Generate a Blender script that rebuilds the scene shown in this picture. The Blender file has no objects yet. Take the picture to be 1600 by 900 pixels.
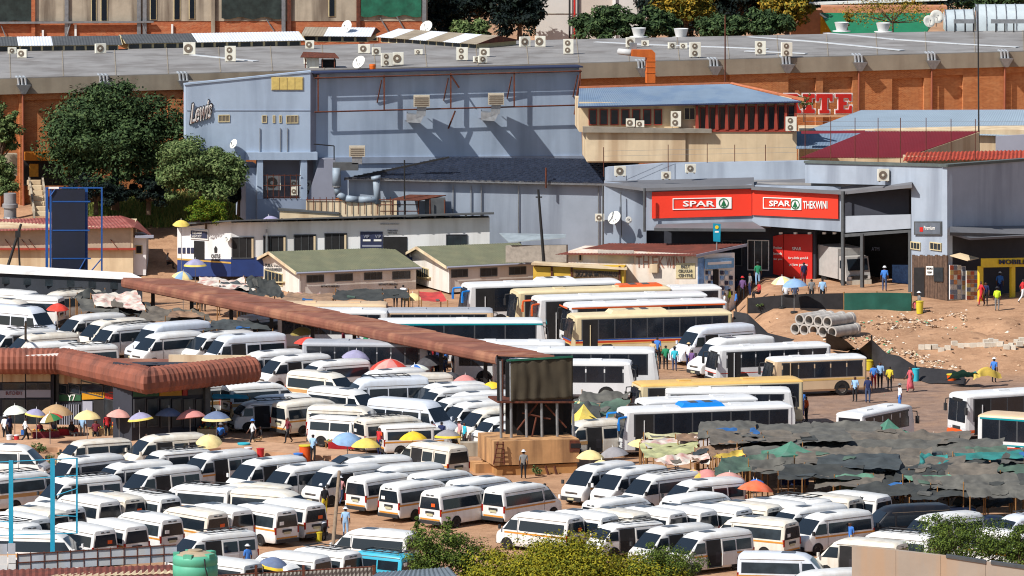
import bpy, bmesh, math, random
from mathutils import Vector, Matrix, noise
R = math.radians
random.seed(7)
sc = bpy.context.scene
col = sc.collection
# ---------------------------------------------------------------- camera
CAMH, PITCH, FPX = 64.0, 6.5, 11300.0
cam = bpy.data.cameras.new('camera'); camo = bpy.data.objects.new('camera', cam); col.objects.link(camo)
camo.location = (0, 0, CAMH); camo.rotation_euler = (R(90 - PITCH), 0, 0)
cam.sensor_width = 36; cam.lens = 36 * FPX / 1600; cam.clip_start = 10; cam.clip_end = 9000
sc.camera = camo
# ---------------------------------------------------------------- sky, sun, exposure
SUN = Vector((-0.74, -0.6, 0.98)).normalized()
w = bpy.data.worlds.new('World'); sc.world = w; w.use_nodes = True
nt = w.node_tree; bg = nt.nodes['Background']; sky = nt.nodes.new('ShaderNodeTexSky')
sky.sky_type = 'NISHITA'; sky.sun_disc = False
sky.sun_elevation = math.asin(SUN.z); sky.sun_rotation = math.atan2(SUN.x, SUN.y)
nt.links.new(sky.outputs[0], bg.inputs[0]); bg.inputs[1].default_value = 0.085
sl = bpy.data.lights.new('sun', 'SUN'); sl.energy = 4.6; sl.angle = R(0.5); sl.color = (1, .97, .91)
so = bpy.data.objects.new('sun', sl); col.objects.link(so)
so.rotation_euler = SUN.to_track_quat('Z', 'Y').to_euler(); so.location = (-60, 400, 120)
sc.view_settings.view_transform = 'Standard'; sc.view_settings.look = 'None'
sc.view_settings.exposure = 0.26; sc.view_settings.gamma = 1
sc.render.engine = 'CYCLES'
sc.cycles.pixel_filter_type = 'BLACKMAN_HARRIS'; sc.cycles.filter_width = 1.1
sc.cycles.max_bounces = 5; sc.cycles.diffuse_bounces = 2; sc.cycles.glossy_bounces = 2
sc.cycles.transparent_max_bounces = 6; sc.cycles.caustics_reflective = False; sc.cycles.caustics_refractive = False
# ---------------------------------------------------------------- projection of picture positions into the place
CP, SP = math.cos(R(PITCH)), math.sin(R(PITCH))
def ray(px, py):
    u, v = (px - 800) / FPX, (450 - py) / FPX
    return Vector((u, CP + v * SP, -SP + v * CP))
def YM(Y): return CAMH / math.tan(R(PITCH) + math.atan(8000 * math.tan(math.atan(62.6 / Y) - R(9)) / FPX))   # survey depth to metres from the viewpoint
def YI(Y): return 62.6 / math.tan(R(9) + math.atan(FPX * math.tan(math.atan(CAMH / Y) - R(PITCH)) / 8000))
def P(px, py, Y):                      # the point at survey depth Y
    d = ray(px, py); Y = YM(Y); return Vector((0, 0, CAMH)) + d * (Y / d.y)
def PZ(px, py, z):                     # the point at height z
    d = ray(px, py); return Vector((0, 0, CAMH)) + d * ((z - CAMH) / d.z)
def sstep(a, b, x):
    t = max(0., min(1., (x - a) / (b - a))); return t * t * (3 - 2 * t)
def interp(x, pts):
    if x <= pts[0][0]: return pts[0][1]
    for (a, b), (c, d) in zip(pts, pts[1:]):
        if x <= c: return b + (d - b) * (x - a) / (c - a)
    return pts[-1][1]
def hgt(x, y):
    y0 = y; y = YI(y) if y > 300 else 0.
    left = interp(y, [(0, 0), (397, 0), (402, 1.5), (409, 3.2), (416, 5), (9000, 5)])
    mid = interp(y, [(0, 0), (397, 0), (402, 1.0), (420, 3), (9000, 5)])
    right = interp(y, [(0, 0), (356.5, 0), (359, .9), (363, 1.4), (366, 1.6), (369.5, 2.4), (371, 2.5), (400, 2.5), (430, 5), (9000, 5)])
    z = left + (mid - left) * sstep(-24, -14, x)
    k = sstep(15.5, 19.5, x)
    if y > 392:
        q = min(10, y - 392) * 1.4; k = sstep(15.5 - q, 19.5 - q, x)
    z = z + (right - z) * k
    if x > 17 and 356 < y < 371:
        n = noise.noise(Vector((x * .35, y * .5, 0))) * .55 + noise.noise(Vector((x * 1.1, y * 1.3, 4))) * .25
        z += n * sstep(356.5, 360, y) * (1 - sstep(367, 371, y))
    return z
def G(px, py):                         # the point of the ground seen there
    z = 0.
    for i in range(14):
        p = PZ(px, py, z); z = z * .4 + hgt(p.x, p.y) * .6
    p = PZ(px, py, z); p.z = hgt(p.x, p.y); return p
# ---------------------------------------------------------------- materials
def lin(c):
    c = c / 255.; return c / 12.92 if c <= .04045 else ((c + .055) / 1.055) ** 2.4
def rgb(r, g, b, k=1.): return (lin(r) * k, lin(g) * k, lin(b) * k)
MATS = {}
def mat(name, c, rough=.75, var=.18, scale=1.2, metal=0., bump=0., bscale=20., dirt=None, dirtk=.5, emit=0., spec=.5, rand=0.):
    if name in MATS: return MATS[name]
    m = bpy.data.materials.new(name); m.use_nodes = True; MATS[name] = m
    n = m.node_tree.nodes; l = m.node_tree.links; b = n['Principled BSDF']
    b.inputs['Roughness'].default_value = rough; b.inputs['Metallic'].default_value = metal
    b.inputs['Specular IOR Level'].default_value = spec
    m.diffuse_color = (*c, 1)
    if var <= 0 and not dirt: b.inputs['Base Color'].default_value = (*c, 1); return m
    tc = n.new('ShaderNodeTexCoord'); nz = n.new('ShaderNodeTexNoise'); nz.inputs['Scale'].default_value = scale
    nz.inputs['Detail'].default_value = 7; nz.inputs['Roughness'].default_value = .62
    l.new(tc.outputs['Object'], nz.inputs['Vector'])
    cr = n.new('ShaderNodeValToRGB'); l.new(nz.outputs['Fac'], cr.inputs[0])
    lo = tuple(x * (1 - var) for x in c); hi = tuple(min(.95, x * (1 + var)) for x in c)
    cr.color_ramp.elements[0].position = .32; cr.color_ramp.elements[1].position = .68
    cr.color_ramp.elements[0].color = (*lo, 1); cr.color_ramp.elements[1].color = (*hi, 1)
    out = cr.outputs[0]
    if dirt:
        n2 = n.new('ShaderNodeTexNoise'); n2.inputs['Scale'].default_value = scale * .6; n2.inputs['Detail'].default_value = 8
        mp = n.new('ShaderNodeMapping'); mp.inputs['Scale'].default_value = (2.2, 2.2, .2); mp.inputs['Location'].default_value = (7, 3, 1)
        l.new(tc.outputs['Object'], mp.inputs[0]); l.new(mp.outputs[0], n2.inputs['Vector'])
        r2 = n.new('ShaderNodeValToRGB'); r2.color_ramp.elements[0].position = .46; r2.color_ramp.elements[1].position = .66
        r2.color_ramp.elements[1].color = (dirtk, dirtk, dirtk, 1); l.new(n2.outputs['Fac'], r2.inputs[0])
        mx = n.new('ShaderNodeMix'); mx.data_type = 'RGBA'; l.new(r2.outputs[0], mx.inputs[0]); l.new(out, mx.inputs[6])
        mx.inputs[7].default_value = (*dirt, 1); out = mx.outputs[2]
    if rand:
        if dirt:
            o2 = n.new('ShaderNodeObjectInfo'); f2 = n.new('ShaderNodeMath'); f2.operation = 'MULTIPLY'; f2.inputs[1].default_value = 7.31; l.new(o2.outputs['Random'], f2.inputs[0]); f3 = n.new('ShaderNodeMath'); f3.operation = 'FRACT'; l.new(f2.outputs[0], f3.inputs[0]); f4 = n.new('ShaderNodeMath'); f4.operation = 'MULTIPLY'; f4.inputs[1].default_value = .1; l.new(f3.outputs[0], f4.inputs[0])
            m3 = n.new('ShaderNodeMix'); m3.data_type = 'RGBA'; l.new(f4.outputs[0], m3.inputs[0]); l.new(out, m3.inputs[6]); m3.inputs[7].default_value = (*dirt, 1); out = m3.outputs[2]
        oi = n.new('ShaderNodeObjectInfo'); mr = n.new('ShaderNodeMapRange'); l.new(oi.outputs['Random'], mr.inputs[0])
        mr.inputs[3].default_value = 1 - rand; mr.inputs[4].default_value = 1.0
        hs = n.new('ShaderNodeHueSaturation'); l.new(mr.outputs[0], hs.inputs['Value']); l.new(out, hs.inputs['Color']); out = hs.outputs[0]
    l.new(out, b.inputs['Base Color'])
    if bump:
        n3 = n.new('ShaderNodeTexNoise'); n3.inputs['Scale'].default_value = bscale; n3.inputs['Detail'].default_value = 5
        l.new(tc.outputs['Object'], n3.inputs['Vector'])
        bp = n.new('ShaderNodeBump'); bp.inputs['Strength'].default_value = bump; bp.inputs['Distance'].default_value = .05
        l.new(n3.outputs['Fac'], bp.inputs['Height']); l.new(bp.outputs[0], b.inputs['Normal'])
    return m
def brickmat(name, c1, c2, mortar, bw=.24, bh=.085, patch=None):
    if name in MATS: return MATS[name]
    m = bpy.data.materials.new(name); m.use_nodes = True; MATS[name] = m
    n = m.node_tree.nodes; l = m.node_tree.links; b = n['Principled BSDF']; b.inputs['Roughness'].default_value = .9
    tc = n.new('ShaderNodeTexCoord'); sx = n.new('ShaderNodeSeparateXYZ'); cx = n.new('ShaderNodeCombineXYZ')
    l.new(tc.outputs['Object'], sx.inputs[0]); l.new(sx.outputs[0], cx.inputs[0]); l.new(sx.outputs[2], cx.inputs[1])
    bt = n.new('ShaderNodeTexBrick'); l.new(cx.outputs[0], bt.inputs['Vector']); bt.inputs['Scale'].default_value = 1
    bt.inputs['Brick Width'].default_value = bw; bt.inputs['Row Height'].default_value = bh; bt.inputs['Mortar Size'].default_value = .008
    bt.inputs['Color1'].default_value = (*c1, 1); bt.inputs['Color2'].default_value = (*c2, 1); bt.inputs['Mortar'].default_value = (*mortar, 1)
    bt.inputs['Bias'].default_value = -.2
    nz = n.new('ShaderNodeTexNoise'); nz.inputs['Scale'].default_value = 1.6; nz.inputs['Detail'].default_value = 9; nz.inputs['Roughness'].default_value = .75
    mp = n.new('ShaderNodeMapping'); mp.inputs['Scale'].default_value = (.6, 1, 1.6)
    l.new(tc.outputs['Object'], mp.inputs[0]); l.new(mp.outputs[0], nz.inputs['Vector'])
    r2 = n.new('ShaderNodeValToRGB'); r2.color_ramp.elements[0].position = .5; r2.color_ramp.elements[1].position = .72
    r2.color_ramp.elements[1].color = (.55, .55, .55, 1); l.new(nz.outputs['Fac'], r2.inputs[0])
    mx = n.new('ShaderNodeMix'); mx.data_type = 'RGBA'; l.new(r2.outputs[0], mx.inputs[0]); l.new(bt.outputs['Color'], mx.inputs[6])
    pc = patch or (.55, .3, .16); mx.inputs[7].default_value = (*pc, 1)
    l.new(mx.outputs[2], b.inputs['Base Color'])
    return m
# ---------------------------------------------------------------- mesh helpers
ORG = {}
def org(o): return ORG.get(o.name, Vector((0, 0, 0))) if o else Vector((0, 0, 0))
def tag(o, label=None, cat=None, group=None, kind=None):
    if label: o['label'] = label
    if cat: o['category'] = cat
    if group: o['group'] = group
    if kind: o['kind'] = kind
    return o
def T(name, label, cat, loc=(0, 0, 0), rz=0., group=None):
    o = bpy.data.objects.new(name, None); col.objects.link(o); o.empty_display_size = .2
    o.location = loc; o.rotation_euler = (0, 0, rz); ORG[o.name] = Vector(loc)
    return tag(o, label, cat, group)
def O(name, verts, faces, m, parent=None, smooth=False, local=False, mi=None, sharp=None):
    me = bpy.data.meshes.new(name); og = Vector((0, 0, 0)) if local else org(parent)
    me.from_pydata([tuple(Vector(v) - og) for v in verts], [], faces)
    for q in (m if isinstance(m, (list, tuple)) else [m]): me.materials.append(q)
    if mi: me.polygons.foreach_set('material_index', mi)
    if smooth:
        me.polygons.foreach_set('use_smooth', [True] * len(me.polygons))
        if sharp: me.set_sharp_from_angle(angle=R(sharp))
    me.update()
    o = bpy.data.objects.new(name, me); col.objects.link(o)
    if parent: o.parent = parent
    ORG[o.name] = org(parent) if parent else Vector((0, 0, 0))
    return o
class B:                                # collects shapes into one mesh
    def __init__(s): s.v = []; s.f = []; s.mi = []
    def add(s, v, f, mi=0):
        n = len(s.v); s.v += [Vector(p) for p in v]; s.f += [tuple(i + n for i in q) for q in f]; s.mi += [mi] * len(f); return s
    def hexa(s, a, b, mi=0):            # a: 4 points, b: the 4 opposite points
        return s.add(list(a) + list(b), [(0, 1, 2, 3), (7, 6, 5, 4), (0, 4, 5, 1), (1, 5, 6, 2), (2, 6, 7, 3), (3, 7, 4, 0)], mi)
    def box(s, c, d, rz=0., mi=0):
        c = Vector(c); x, y, z = d[0] / 2, d[1] / 2, d[2] / 2; m = Matrix.Rotation(rz, 3, 'Z')
        q = lambda a, b, e: c + m @ Vector((a, b, e))
        return s.hexa([q(-x, -y, -z), q(x, -y, -z), q(x, y, -z), q(-x, y, -z)], [q(-x, -y, z), q(x, -y, z), q(x, y, z), q(-x, y, z)], mi)
    def tube(s, a, b, r, r2=None, n=8, mi=0, cap=True):
        a, b = Vector(a), Vector(b); r2 = r if r2 is None else r2; d = (b - a).normalized()
        u = d.orthogonal().normalized(); v = d.cross(u)
        ring = lambda c, q: [c + (u * math.cos(2 * math.pi * i / n) + v * math.sin(2 * math.pi * i / n)) * q for i in range(n)]
        f = [(i, (i + 1) % n, n + (i + 1) % n, n + i) for i in range(n)]
        if cap: f += [tuple(range(n))[::-1], tuple(range(n, 2 * n))]
        return s.add(ring(a, r) + ring(b, r2), f, mi)
    def path(s, pts, r, n=6, mi=0):
        for a, b in zip(pts, pts[1:]): s.tube(a, b, r, None, n, mi)
        return s
    def lathe(s, c, prof, n=16, mi=0, axis=None):
        c = Vector(c); k = len(prof); M3 = Vector((0, 0, 1)).rotation_difference(Vector(axis)).to_matrix() if axis else Matrix.Identity(3)
        v = [c + M3 @ Vector((r * math.cos(2 * math.pi * i / n), r * math.sin(2 * math.pi * i / n), z)) for i in range(n) for r, z in prof]
        f = [(i * k + j, ((i + 1) % n) * k + j, ((i + 1) % n) * k + j + 1, i * k + j + 1) for i in range(n) for j in range(k - 1)]
        return s.add(v, f, mi)
    def poly(s, pts, off, mi=0):         # polygon given a thickness vector
        pts = [Vector(p) for p in pts]; n = len(pts); off = Vector(off)
        f = [tuple(range(n)), tuple(range(n, 2 * n))[::-1]] + [(i, n + i, n + (i + 1) % n, (i + 1) % n) for i in range(n)]
        return s.add(pts + [p + off for p in pts], f, mi)
    def o(s, name, m, parent=None, smooth=False, local=False, sharp=None):
        return O(name, s.v, s.f, m, parent, smooth, local, s.mi if isinstance(m, (list, tuple)) else None, sharp)
def rect(x0, y0, x1, y1): return [(x0, y1), (x1, y1), (x1, y0), (x0, y0)]
class Plane:                            # a facade: maps picture positions onto a vertical plane through two depths
    def __init__(s, xa, Ya, xb, Yb):
        s.a, s.b = P(xa, 300, Ya), P(xb, 300, Yb); s.t = Vector((s.b.x - s.a.x, s.b.y - s.a.y, 0)).normalized()
        s.n = Vector((s.t.y, -s.t.x, 0))       # towards the viewer
    def p(s, px, py, out=0.):
        d = ray(px, py); c = Vector((0, 0, CAMH)); k = (s.a + s.n * out - c).dot(s.n) / d.dot(s.n); return c + d * k
    def poly(s, bm, pts, th, out=0., mi=0):    # prism: front face 'out' proud of the plane, thickness th
        bm.poly([s.p(x, y, out) for x, y in pts], -s.n * th, mi); return bm
    def panel(s, name, pts, m, parent, th=.1, out=0.):
        b = B(); s.poly(b, pts, th, out); return b.o(name, m, parent)
    def window(s, x0, y0, x1, y1, parent, fm, gm, nx=2, ny=1, out=.05, fw=.07, name='window', dep=.12):
        b = B(); A, C = s.p(x0, y1), s.p(x1, y0); wx = (C - A).dot(s.t); h = C.z - A.z; o0 = s.p(x0, y1)
        q = lambda u, z: o0 + s.t * u + Vector((0, 0, z))
        def bar(u0, z0, u1, z1): b.poly([q(u0, z0) + s.n * out, q(u1, z0) + s.n * out, q(u1, z1) + s.n * out, q(u0, z1) + s.n * out], -s.n * dep)
        bar(0, 0, wx, fw); bar(0, h - fw, wx, h); bar(0, fw + .002, fw, h - fw - .002); bar(wx - fw, fw + .002, wx, h - fw - .002)
        for i in range(1, nx): bar(wx * i / nx - fw * .3, fw + .002, wx * i / nx + fw * .3, h - fw - .002)
        o_ = b.o(name, fm, parent)
        for i in range(nx):
            for j in range(ny):
                g = B(); u0, u1 = fw * .8 + (wx - 1.6 * fw) * i / nx, fw * .8 + (wx - 1.6 * fw) * (i + 1) / nx
                z0, z1 = fw * .8 + (h - 1.6 * fw) * j / ny, fw * .8 + (h - 1.6 * fw) * (j + 1) / ny - (.03 if j < ny - 1 else 0)
                k = s.n * (out - .03)
                g.poly([q(u0, z0) + k, q(u1, z0) + k, q(u1, z1) + k, q(u0, z1) + k], -s.n * .02).o('pane', gm, o_)
        return o_
def text(name, s, parent, o, xd, zd, width, height, m, depth=.03, bold=0., local=False):
    cu = bpy.data.curves.new('t', 'FONT'); cu.body = s; cu.extrude = .02; cu.offset = bold; cu.resolution_u = 2
    ob = bpy.data.objects.new('t', cu); col.objects.link(ob)
    me = ob.to_mesh(); vs = [v.co.copy() for v in me.vertices]; fs = [tuple(p.vertices) for p in me.polygons]; ob.to_mesh_clear()
    bpy.data.objects.remove(ob); bpy.data.curves.remove(cu)
    x0, x1 = min(v.x for v in vs), max(v.x for v in vs); y0, y1 = min(v.y for v in vs), max(v.y for v in vs)
    xd, zd = Vector(xd).normalized(), Vector(zd).normalized(); nd = xd.cross(zd); o = Vector(o)
    kx = width / max(1e-6, x1 - x0); kz = height / max(1e-6, y1 - y0)
    out = [o + xd * ((v.x - x0) * kx) + zd * ((v.y - y0) * kz) + nd * (depth * (.5 + v.z / .04)) for v in vs]
    return O(name, out, fs, m, parent, local=local)
def ptext(pl, name, s, parent, x0, y0, x1, y1, m, out=.03, depth=.03, bold=0.):
    a = pl.p(x0, y1, out); b_ = pl.p(x1, y1, out); c = pl.p(x0, y0, out)
    return text(name, s, parent, a, b_ - a, c - a, (b_ - a).length, (c - a).length, m, depth, bold)
def corr(name, p00, p10, p11, p01, m, parent, pitch=.25, amp=.03, th=.02, across=6, side=True):
    # corrugated sheet: ribs run from edge p00-p10 to edge p01-p11
    p00, p10, p11, p01 = map(Vector, (p00, p10, p11, p01)); L = (p10 - p00).length; n = max(4, int(L / pitch) * 2)
    N = (p10 - p00).cross(p01 - p00).normalized()
    if N.z < 0 and abs(N.z) > .05: N = -N
    v, f = [], []
    for i in range(n + 1):
        t = i / n; a = p00.lerp(p10, t); b = p01.lerp(p11, t); k = N * (amp if i % 2 else -amp)
        v += [a + k, b + k, b + k - N * th, a + k - N * th]
    for i in range(n):
        a, b = i * 4, i * 4 + 4
        f += [(a, b, b + 1, a + 1), (a + 3, a + 2, b + 2, b + 3), (a, a + 3, b + 3, b), (a + 1, b + 1, b + 2, a + 2)]
    return O(name, v, f, m, parent)
def aircon(p, w, h, label, face=0., dep=.35, fans=1, base=True, parent=None):
    t = T('air_conditioner', label, 'air conditioner', p, face, 'outdoor air conditioning units')
    b = B().box((0, 0, h / 2 + .08), (w, dep, h)); b.o('casing', M_acw, t, local=True)
    for i in range(fans):
        z = h * (i + .5) / fans + .08; r = min(w, h / fans) * .38
        g = B().lathe((-w * .08, -dep / 2, z), [(0, .03), (r, .03), (r, 0)], 12, axis=(0, -1, 0)); fo = g.o('fan_grille', M_acf, t, local=True)
        B().lathe((-w * .08, -dep / 2 - .03, z), [(0, .03), (r * .35, .02), (r * .35, 0)], 8, axis=(0, -1, 0)).o('hub', M_acw, fo, local=True)
    for s in (-1, 1): B().box((s * w * .35, 0, .04), (.06, dep * 1.2, .08)).o('foot', M_acf, t, local=True)
    return t
def dish(p, r, label, rz=0., tilt=35., pole=.5, m=None):
    t = T('satellite_dish', label, 'satellite dish', p, rz)
    ax = Vector((0, -math.cos(R(tilt)), math.sin(R(tilt)))); c = Vector((0, 0, pole + r * .6))
    B().lathe(c, [(.001, 0), (r * .5, r * .06), (r, r * .26), (r * 1.01, r * .24), (r * .5, r * .03), (.001, -.03)], 20, axis=ax).o('reflector', m or M_dish, t, True, True)
    B().tube((0, .05, 0), c, .04).o('mast', M_steel, t, local=True)
    a = B(); e = c + ax * r * .9; a.tube(c + Vector((0, 0, -r * .8)) + ax * .15, e, .02).tube(e, e - ax * .12, .05); a.o('feed_arm', M_steel, t, local=True)
    return t
GL = (.012, .018, .026)
M_glass = mat('window glass', GL, .12, 0, spec=.6)
M_glass2 = mat('dusty window glass', (.02, .028, .035), .3, .5, 1.5)
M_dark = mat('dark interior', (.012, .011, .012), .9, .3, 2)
M_steel = mat('galvanised steel', rgb(150, 152, 155), .45, .2, 3, .6)
M_rust = mat('rusty steel', rgb(96, 48, 30), .85, .4, 4, dirt=rgb(50, 30, 24))
M_acw = mat('white painted casing', rgb(226, 222, 208), .55, .06, 3, dirt=rgb(190, 175, 140), dirtk=.35)
M_acf = mat('grey brown grille', rgb(112, 98, 84), .7, .3, 8)
M_dish = mat('pale dish', rgb(214, 212, 204), .5, .08, 3)
M_white = mat('white paint', rgb(232, 230, 226), .55, .06, 2)
M_black = mat('black rubber', (.012, .012, .013), .7, .2, 5)
M_red = mat('red paint', rgb(196, 30, 22), .5, .12, 2)
M_chrome = mat('bright metal', (.6, .6, .6), .25, 0, metal=.9)
# ================================================================ ground
def axis(lo, hi, a, b, step):
    v = [a + step * i for i in range(int((b - a) / step) + 1)]; d = step * 3
    x = a
    while x > lo: x -= d; d *= 1.7; v.insert(0, max(lo, x))
    x, d = b, step * 3
    while x < hi: x += d; d *= 1.7; v.append(min(hi, x))
    return v
gx, gy = axis(-4000, 4000, -60, 60, .8), axis(-1500, 7000, 375, 640, 1.)
gv = [(x, y, hgt(x, y) + .035 * noise.noise(Vector((x * .3, y * .3, 9)))) for y in gy for x in gx]
nx_ = len(gx); gf = [(j * nx_ + i, j * nx_ + i + 1, (j + 1) * nx_ + i + 1, (j + 1) * nx_ + i) for j in range(len(gy) - 1) for i in range(nx_ - 1)]
def ground_mat():
    m = bpy.data.materials.new('dusty earth and worn tarmac'); m.use_nodes = True
    n = m.node_tree.nodes; l = m.node_tree.links; b = n['Principled BSDF']; b.inputs['Roughness'].default_value = .95
    b.inputs['Specular IOR Level'].default_value = .15
    tc = n.new('ShaderNodeTexCoord')
    def nz(s, d=8, r=.62):
        q = n.new('ShaderNodeTexNoise'); q.inputs['Scale'].default_value = s; q.inputs['Detail'].default_value = d; q.inputs['Roughness'].default_value = r
        l.new(tc.outputs['Object'], q.inputs['Vector']); return q.outputs['Fac']
    def ramp(f, a, ca, e, ce):
        q = n.new('ShaderNodeValToRGB'); q.color_ramp.elements[0].position = a; q.color_ramp.elements[1].position = e
        q.color_ramp.elements[0].color = (*ca, 1); q.color_ramp.elements[1].color = (*ce, 1); l.new(f, q.inputs[0]); return q.outputs[0]
    def mix(f, a, c):
        q = n.new('ShaderNodeMix'); q.data_type = 'RGBA'; l.new(f, q.inputs[0]); l.new(a, q.inputs[6]); l.new(c, q.inputs[7]); return q.outputs[2]
    soil = ramp(nz(.5), .3, rgb(148, 112, 86), .7, rgb(190, 150, 118))
    grit = ramp(nz(6, 6), .3, rgb(140, 98, 70), .72, rgb(210, 172, 138))
    fg = ramp(nz(2.2), .45, (0, 0, 0), .62, (.55, .55, .55))
    soil = mix(fg, soil, grit)
    tar = ramp(nz(.9), .3, rgb(118, 98, 88), .72, rgb(160, 132, 114))
    sx = n.new('ShaderNodeSeparateXYZ'); l.new(tc.outputs['Object'], sx.inputs[0])
    def band(src, a, e):
        q = n.new('ShaderNodeMapRange'); q.inputs[1].default_value = a; q.inputs[2].default_value = e; l.new(src, q.inputs[0]); return q.outputs[0]
    def mul(a, c):
        q = n.new('ShaderNodeMath'); q.operation = 'MULTIPLY'; q.use_clamp = True; l.new(a, q.inputs[0]); l.new(c, q.inputs[1]); return q.outputs[0]
    k = mul(mul(band(sx.outputs[0], 0, 6), band(sx.outputs[1], YM(357), YM(352))), band(sx.outputs[1], YM(326), YM(331)))
    k = mul(k, ramp(nz(.35), .3, (.55, .55, .55), .55, (1, 1, 1)))
    stain = ramp(nz(1.3, 4, .5), .6, (0, 0, 0), .74, (.6, .6, .6)); dk_ = n.new('ShaderNodeRGB'); dk_.outputs[0].default_value = (*rgb(96, 72, 58), 1)
    mpg = n.new('ShaderNodeMapping'); mpg.inputs['Scale'].default_value = (.12, 1.6, 1); mpg.inputs['Rotation'].default_value = (0, 0, .35); l.new(tc.outputs['Object'], mpg.inputs[0]); rz_ = n.new('ShaderNodeTexNoise'); rz_.inputs['Scale'].default_value = 1.4; rz_.inputs['Detail'].default_value = 4; l.new(mpg.outputs[0], rz_.inputs['Vector']); rut = ramp(rz_.outputs['Fac'], .54, (0, 0, 0), .66, (.4, .4, .4))
    stain = mix(rut, stain, rut)
    out = mix(stain, mix(k, soil, tar), dk_.outputs[0]); l.new(out, b.inputs['Base Color'])
    bp = n.new('ShaderNodeBump'); bp.inputs['Strength'].default_value = .5; bp.inputs['Distance'].default_value = .06
    l.new(nz(5, 8, .7), bp.inputs['Height']); l.new(bp.outputs[0], b.inputs['Normal'])
    return m
M_ground = ground_mat()
g_ = O('ground', gv, gf, M_ground, smooth=True); tag(g_, 'orange brown dusty earth with worn tarmac under the minibuses', kind='structure')

# ================================================================ big brick store with the wide grey roof
M_roofgrey = mat('grey roof sheeting', rgb(138, 135, 133), .8, .16, .3, dirt=rgb(108, 102, 98), dirtk=.7)
M_fascia = mat('beige fascia sheeting', rgb(150, 138, 120), .75, .12, .6, dirt=rgb(120, 106, 90), dirtk=.5)
M_brick = brickmat('orange brickwork', rgb(166, 92, 46), rgb(196, 120, 66), rgb(196, 142, 98), patch=rgb(214, 156, 104))
M_brickdark = mat('dark brick reveal', rgb(120, 58, 34), .9, .2, 3)
M_flash = mat('silver flashing', rgb(208, 210, 212), .5, .1, 2, .2)
ZR = 14.5
store = T('store_building', 'long orange brick store under a wide grey flat roof', 'building', P(800, 250, 422))
SB = Plane(0, 412, 1600, 432)
FL, FR = SB.p(-150, 125.8), SB.p(1750, 77.2); FL.z = FR.z = ZR
BL, BR = PZ(-150, 84, ZR + .1), PZ(1750, 43, ZR + .1)
B().poly([FL, FR, BR, BL], (0, 0, -.3)).o('roof', M_roofgrey, store)
fz = ZR - 1.32
fa, fb = FL + SB.n * .25, FR + SB.n * .25
B().hexa([Vector((fa.x, fa.y, fz)), Vector((fb.x, fb.y, fz)), Vector((FR.x, FR.y + .5, fz)), Vector((FL.x, FL.y + .5, fz))],
         [Vector((fa.x, fa.y, ZR - .05)) , Vector((fb.x, fb.y, ZR - .05)), Vector((FR.x, FR.y + .5, ZR - .32)), Vector((FL.x, FL.y + .5, ZR - .32))]).o('fascia', M_fascia, store)
wl, wr = SB.p(-150, 150), SB.p(1750, 150)
B().hexa([Vector((wl.x, wl.y + .3, 3)), Vector((wr.x, wr.y + .3, 3)), Vector((wr.x, wr.y + 3, 3)), Vector((wl.x, wl.y + 3, 3))],
         [Vector((wl.x, wl.y + .3, fz - .01)), Vector((wr.x, wr.y + .3, fz - .01)), Vector((wr.x, wr.y + 3, fz - .01)), Vector((wl.x, wl.y + 3, fz - .01))]).o('wall', M_brick, store)
# brick piers and headers standing proud of the recessed wall panels
L_ = (wr - wl).length; ts = (wr - wl).normalized()
def wpt(px, z, out): q = SB.p(px, 150); return Vector((q.x, q.y, z)) + SB.n * out
for a, c in ((-20, 0), (30, 38), (118, 124), (262, 286), (1140, 1232), (1275, 1286), (1332, 1394), (1444, 1455), (1505, 1570)):
    B().hexa([wpt(a, 3, -.02), wpt(c, 3, -.02), wpt(c, 3, -.6), wpt(a, 3, -.6)], [wpt(a, fz - .02, -.02), wpt(c, fz - .02, -.02), wpt(c, fz - .02, -.6), wpt(a, fz - .02, -.6)]).o('brick_pier', M_brick, store)
for a, c, h_ in ((38, 118, .55), (124, 262, .55), (1232, 1275, .5), (1286, 1332, .5), (1394, 1444, .75), (1455, 1505, .6), (1570, 1640, .55)):
    B().hexa([wpt(a, fz - h_, -.03), wpt(c, fz - h_, -.03), wpt(c, fz - h_, -.6), wpt(a, fz - h_, -.6)], [wpt(a, fz - .03, -.03), wpt(c, fz - .03, -.03), wpt(c, fz - .03, -.6), wpt(a, fz - .03, -.6)]).o('brick_header', M_brick, store)
M_pipe = mat('silver downpipe', rgb(196, 200, 204), .4, .1, 4, .5)
for px in (32, 160, 284, 1000, 1112, 1225, 1338, 1452, 1566):
    c = wpt(px, ZR, .27); d = store
    h = B()
    for k in (-.3, 0, .3):
        a0 = c + ts * k; h.path([a0 + SB.n * -.5 + Vector((0, 0, .06)), a0 + SB.n * .12 + Vector((0, 0, .02)), a0 + ts * .1 + SB.n * .1 + Vector((0, 0, -.8))], .105, 6)
    o_ = h.o('rainwater_spout', M_pipe, d)
    c2 = c + ts * .12 + Vector((0, 0, -1.3)); B().hexa([c2 + ts * -.16 + SB.n * .04, c2 + ts * .16 + SB.n * .04, c2 + ts * .16 + SB.n * .4, c2 + ts * -.16 + SB.n * .4],
        [c2 + ts * -.6 + SB.n * .04 + Vector((0, 0, .75)), c2 + ts * .6 + SB.n * .04 + Vector((0, 0, .75)), c2 + ts * .6 + SB.n * .5 + Vector((0, 0, .75)), c2 + ts * -.6 + SB.n * .5 + Vector((0, 0, .75))]).o('rainwater_head', M_steel, d)
    if 1300 < px < 1600 or px < 290: B().tube(wpt(px + 3, fz, .12), wpt(px + 3, 4, .12), .09).o('downpipe', mat('brown downpipe', rgb(150, 84, 58), .7), d)
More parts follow.
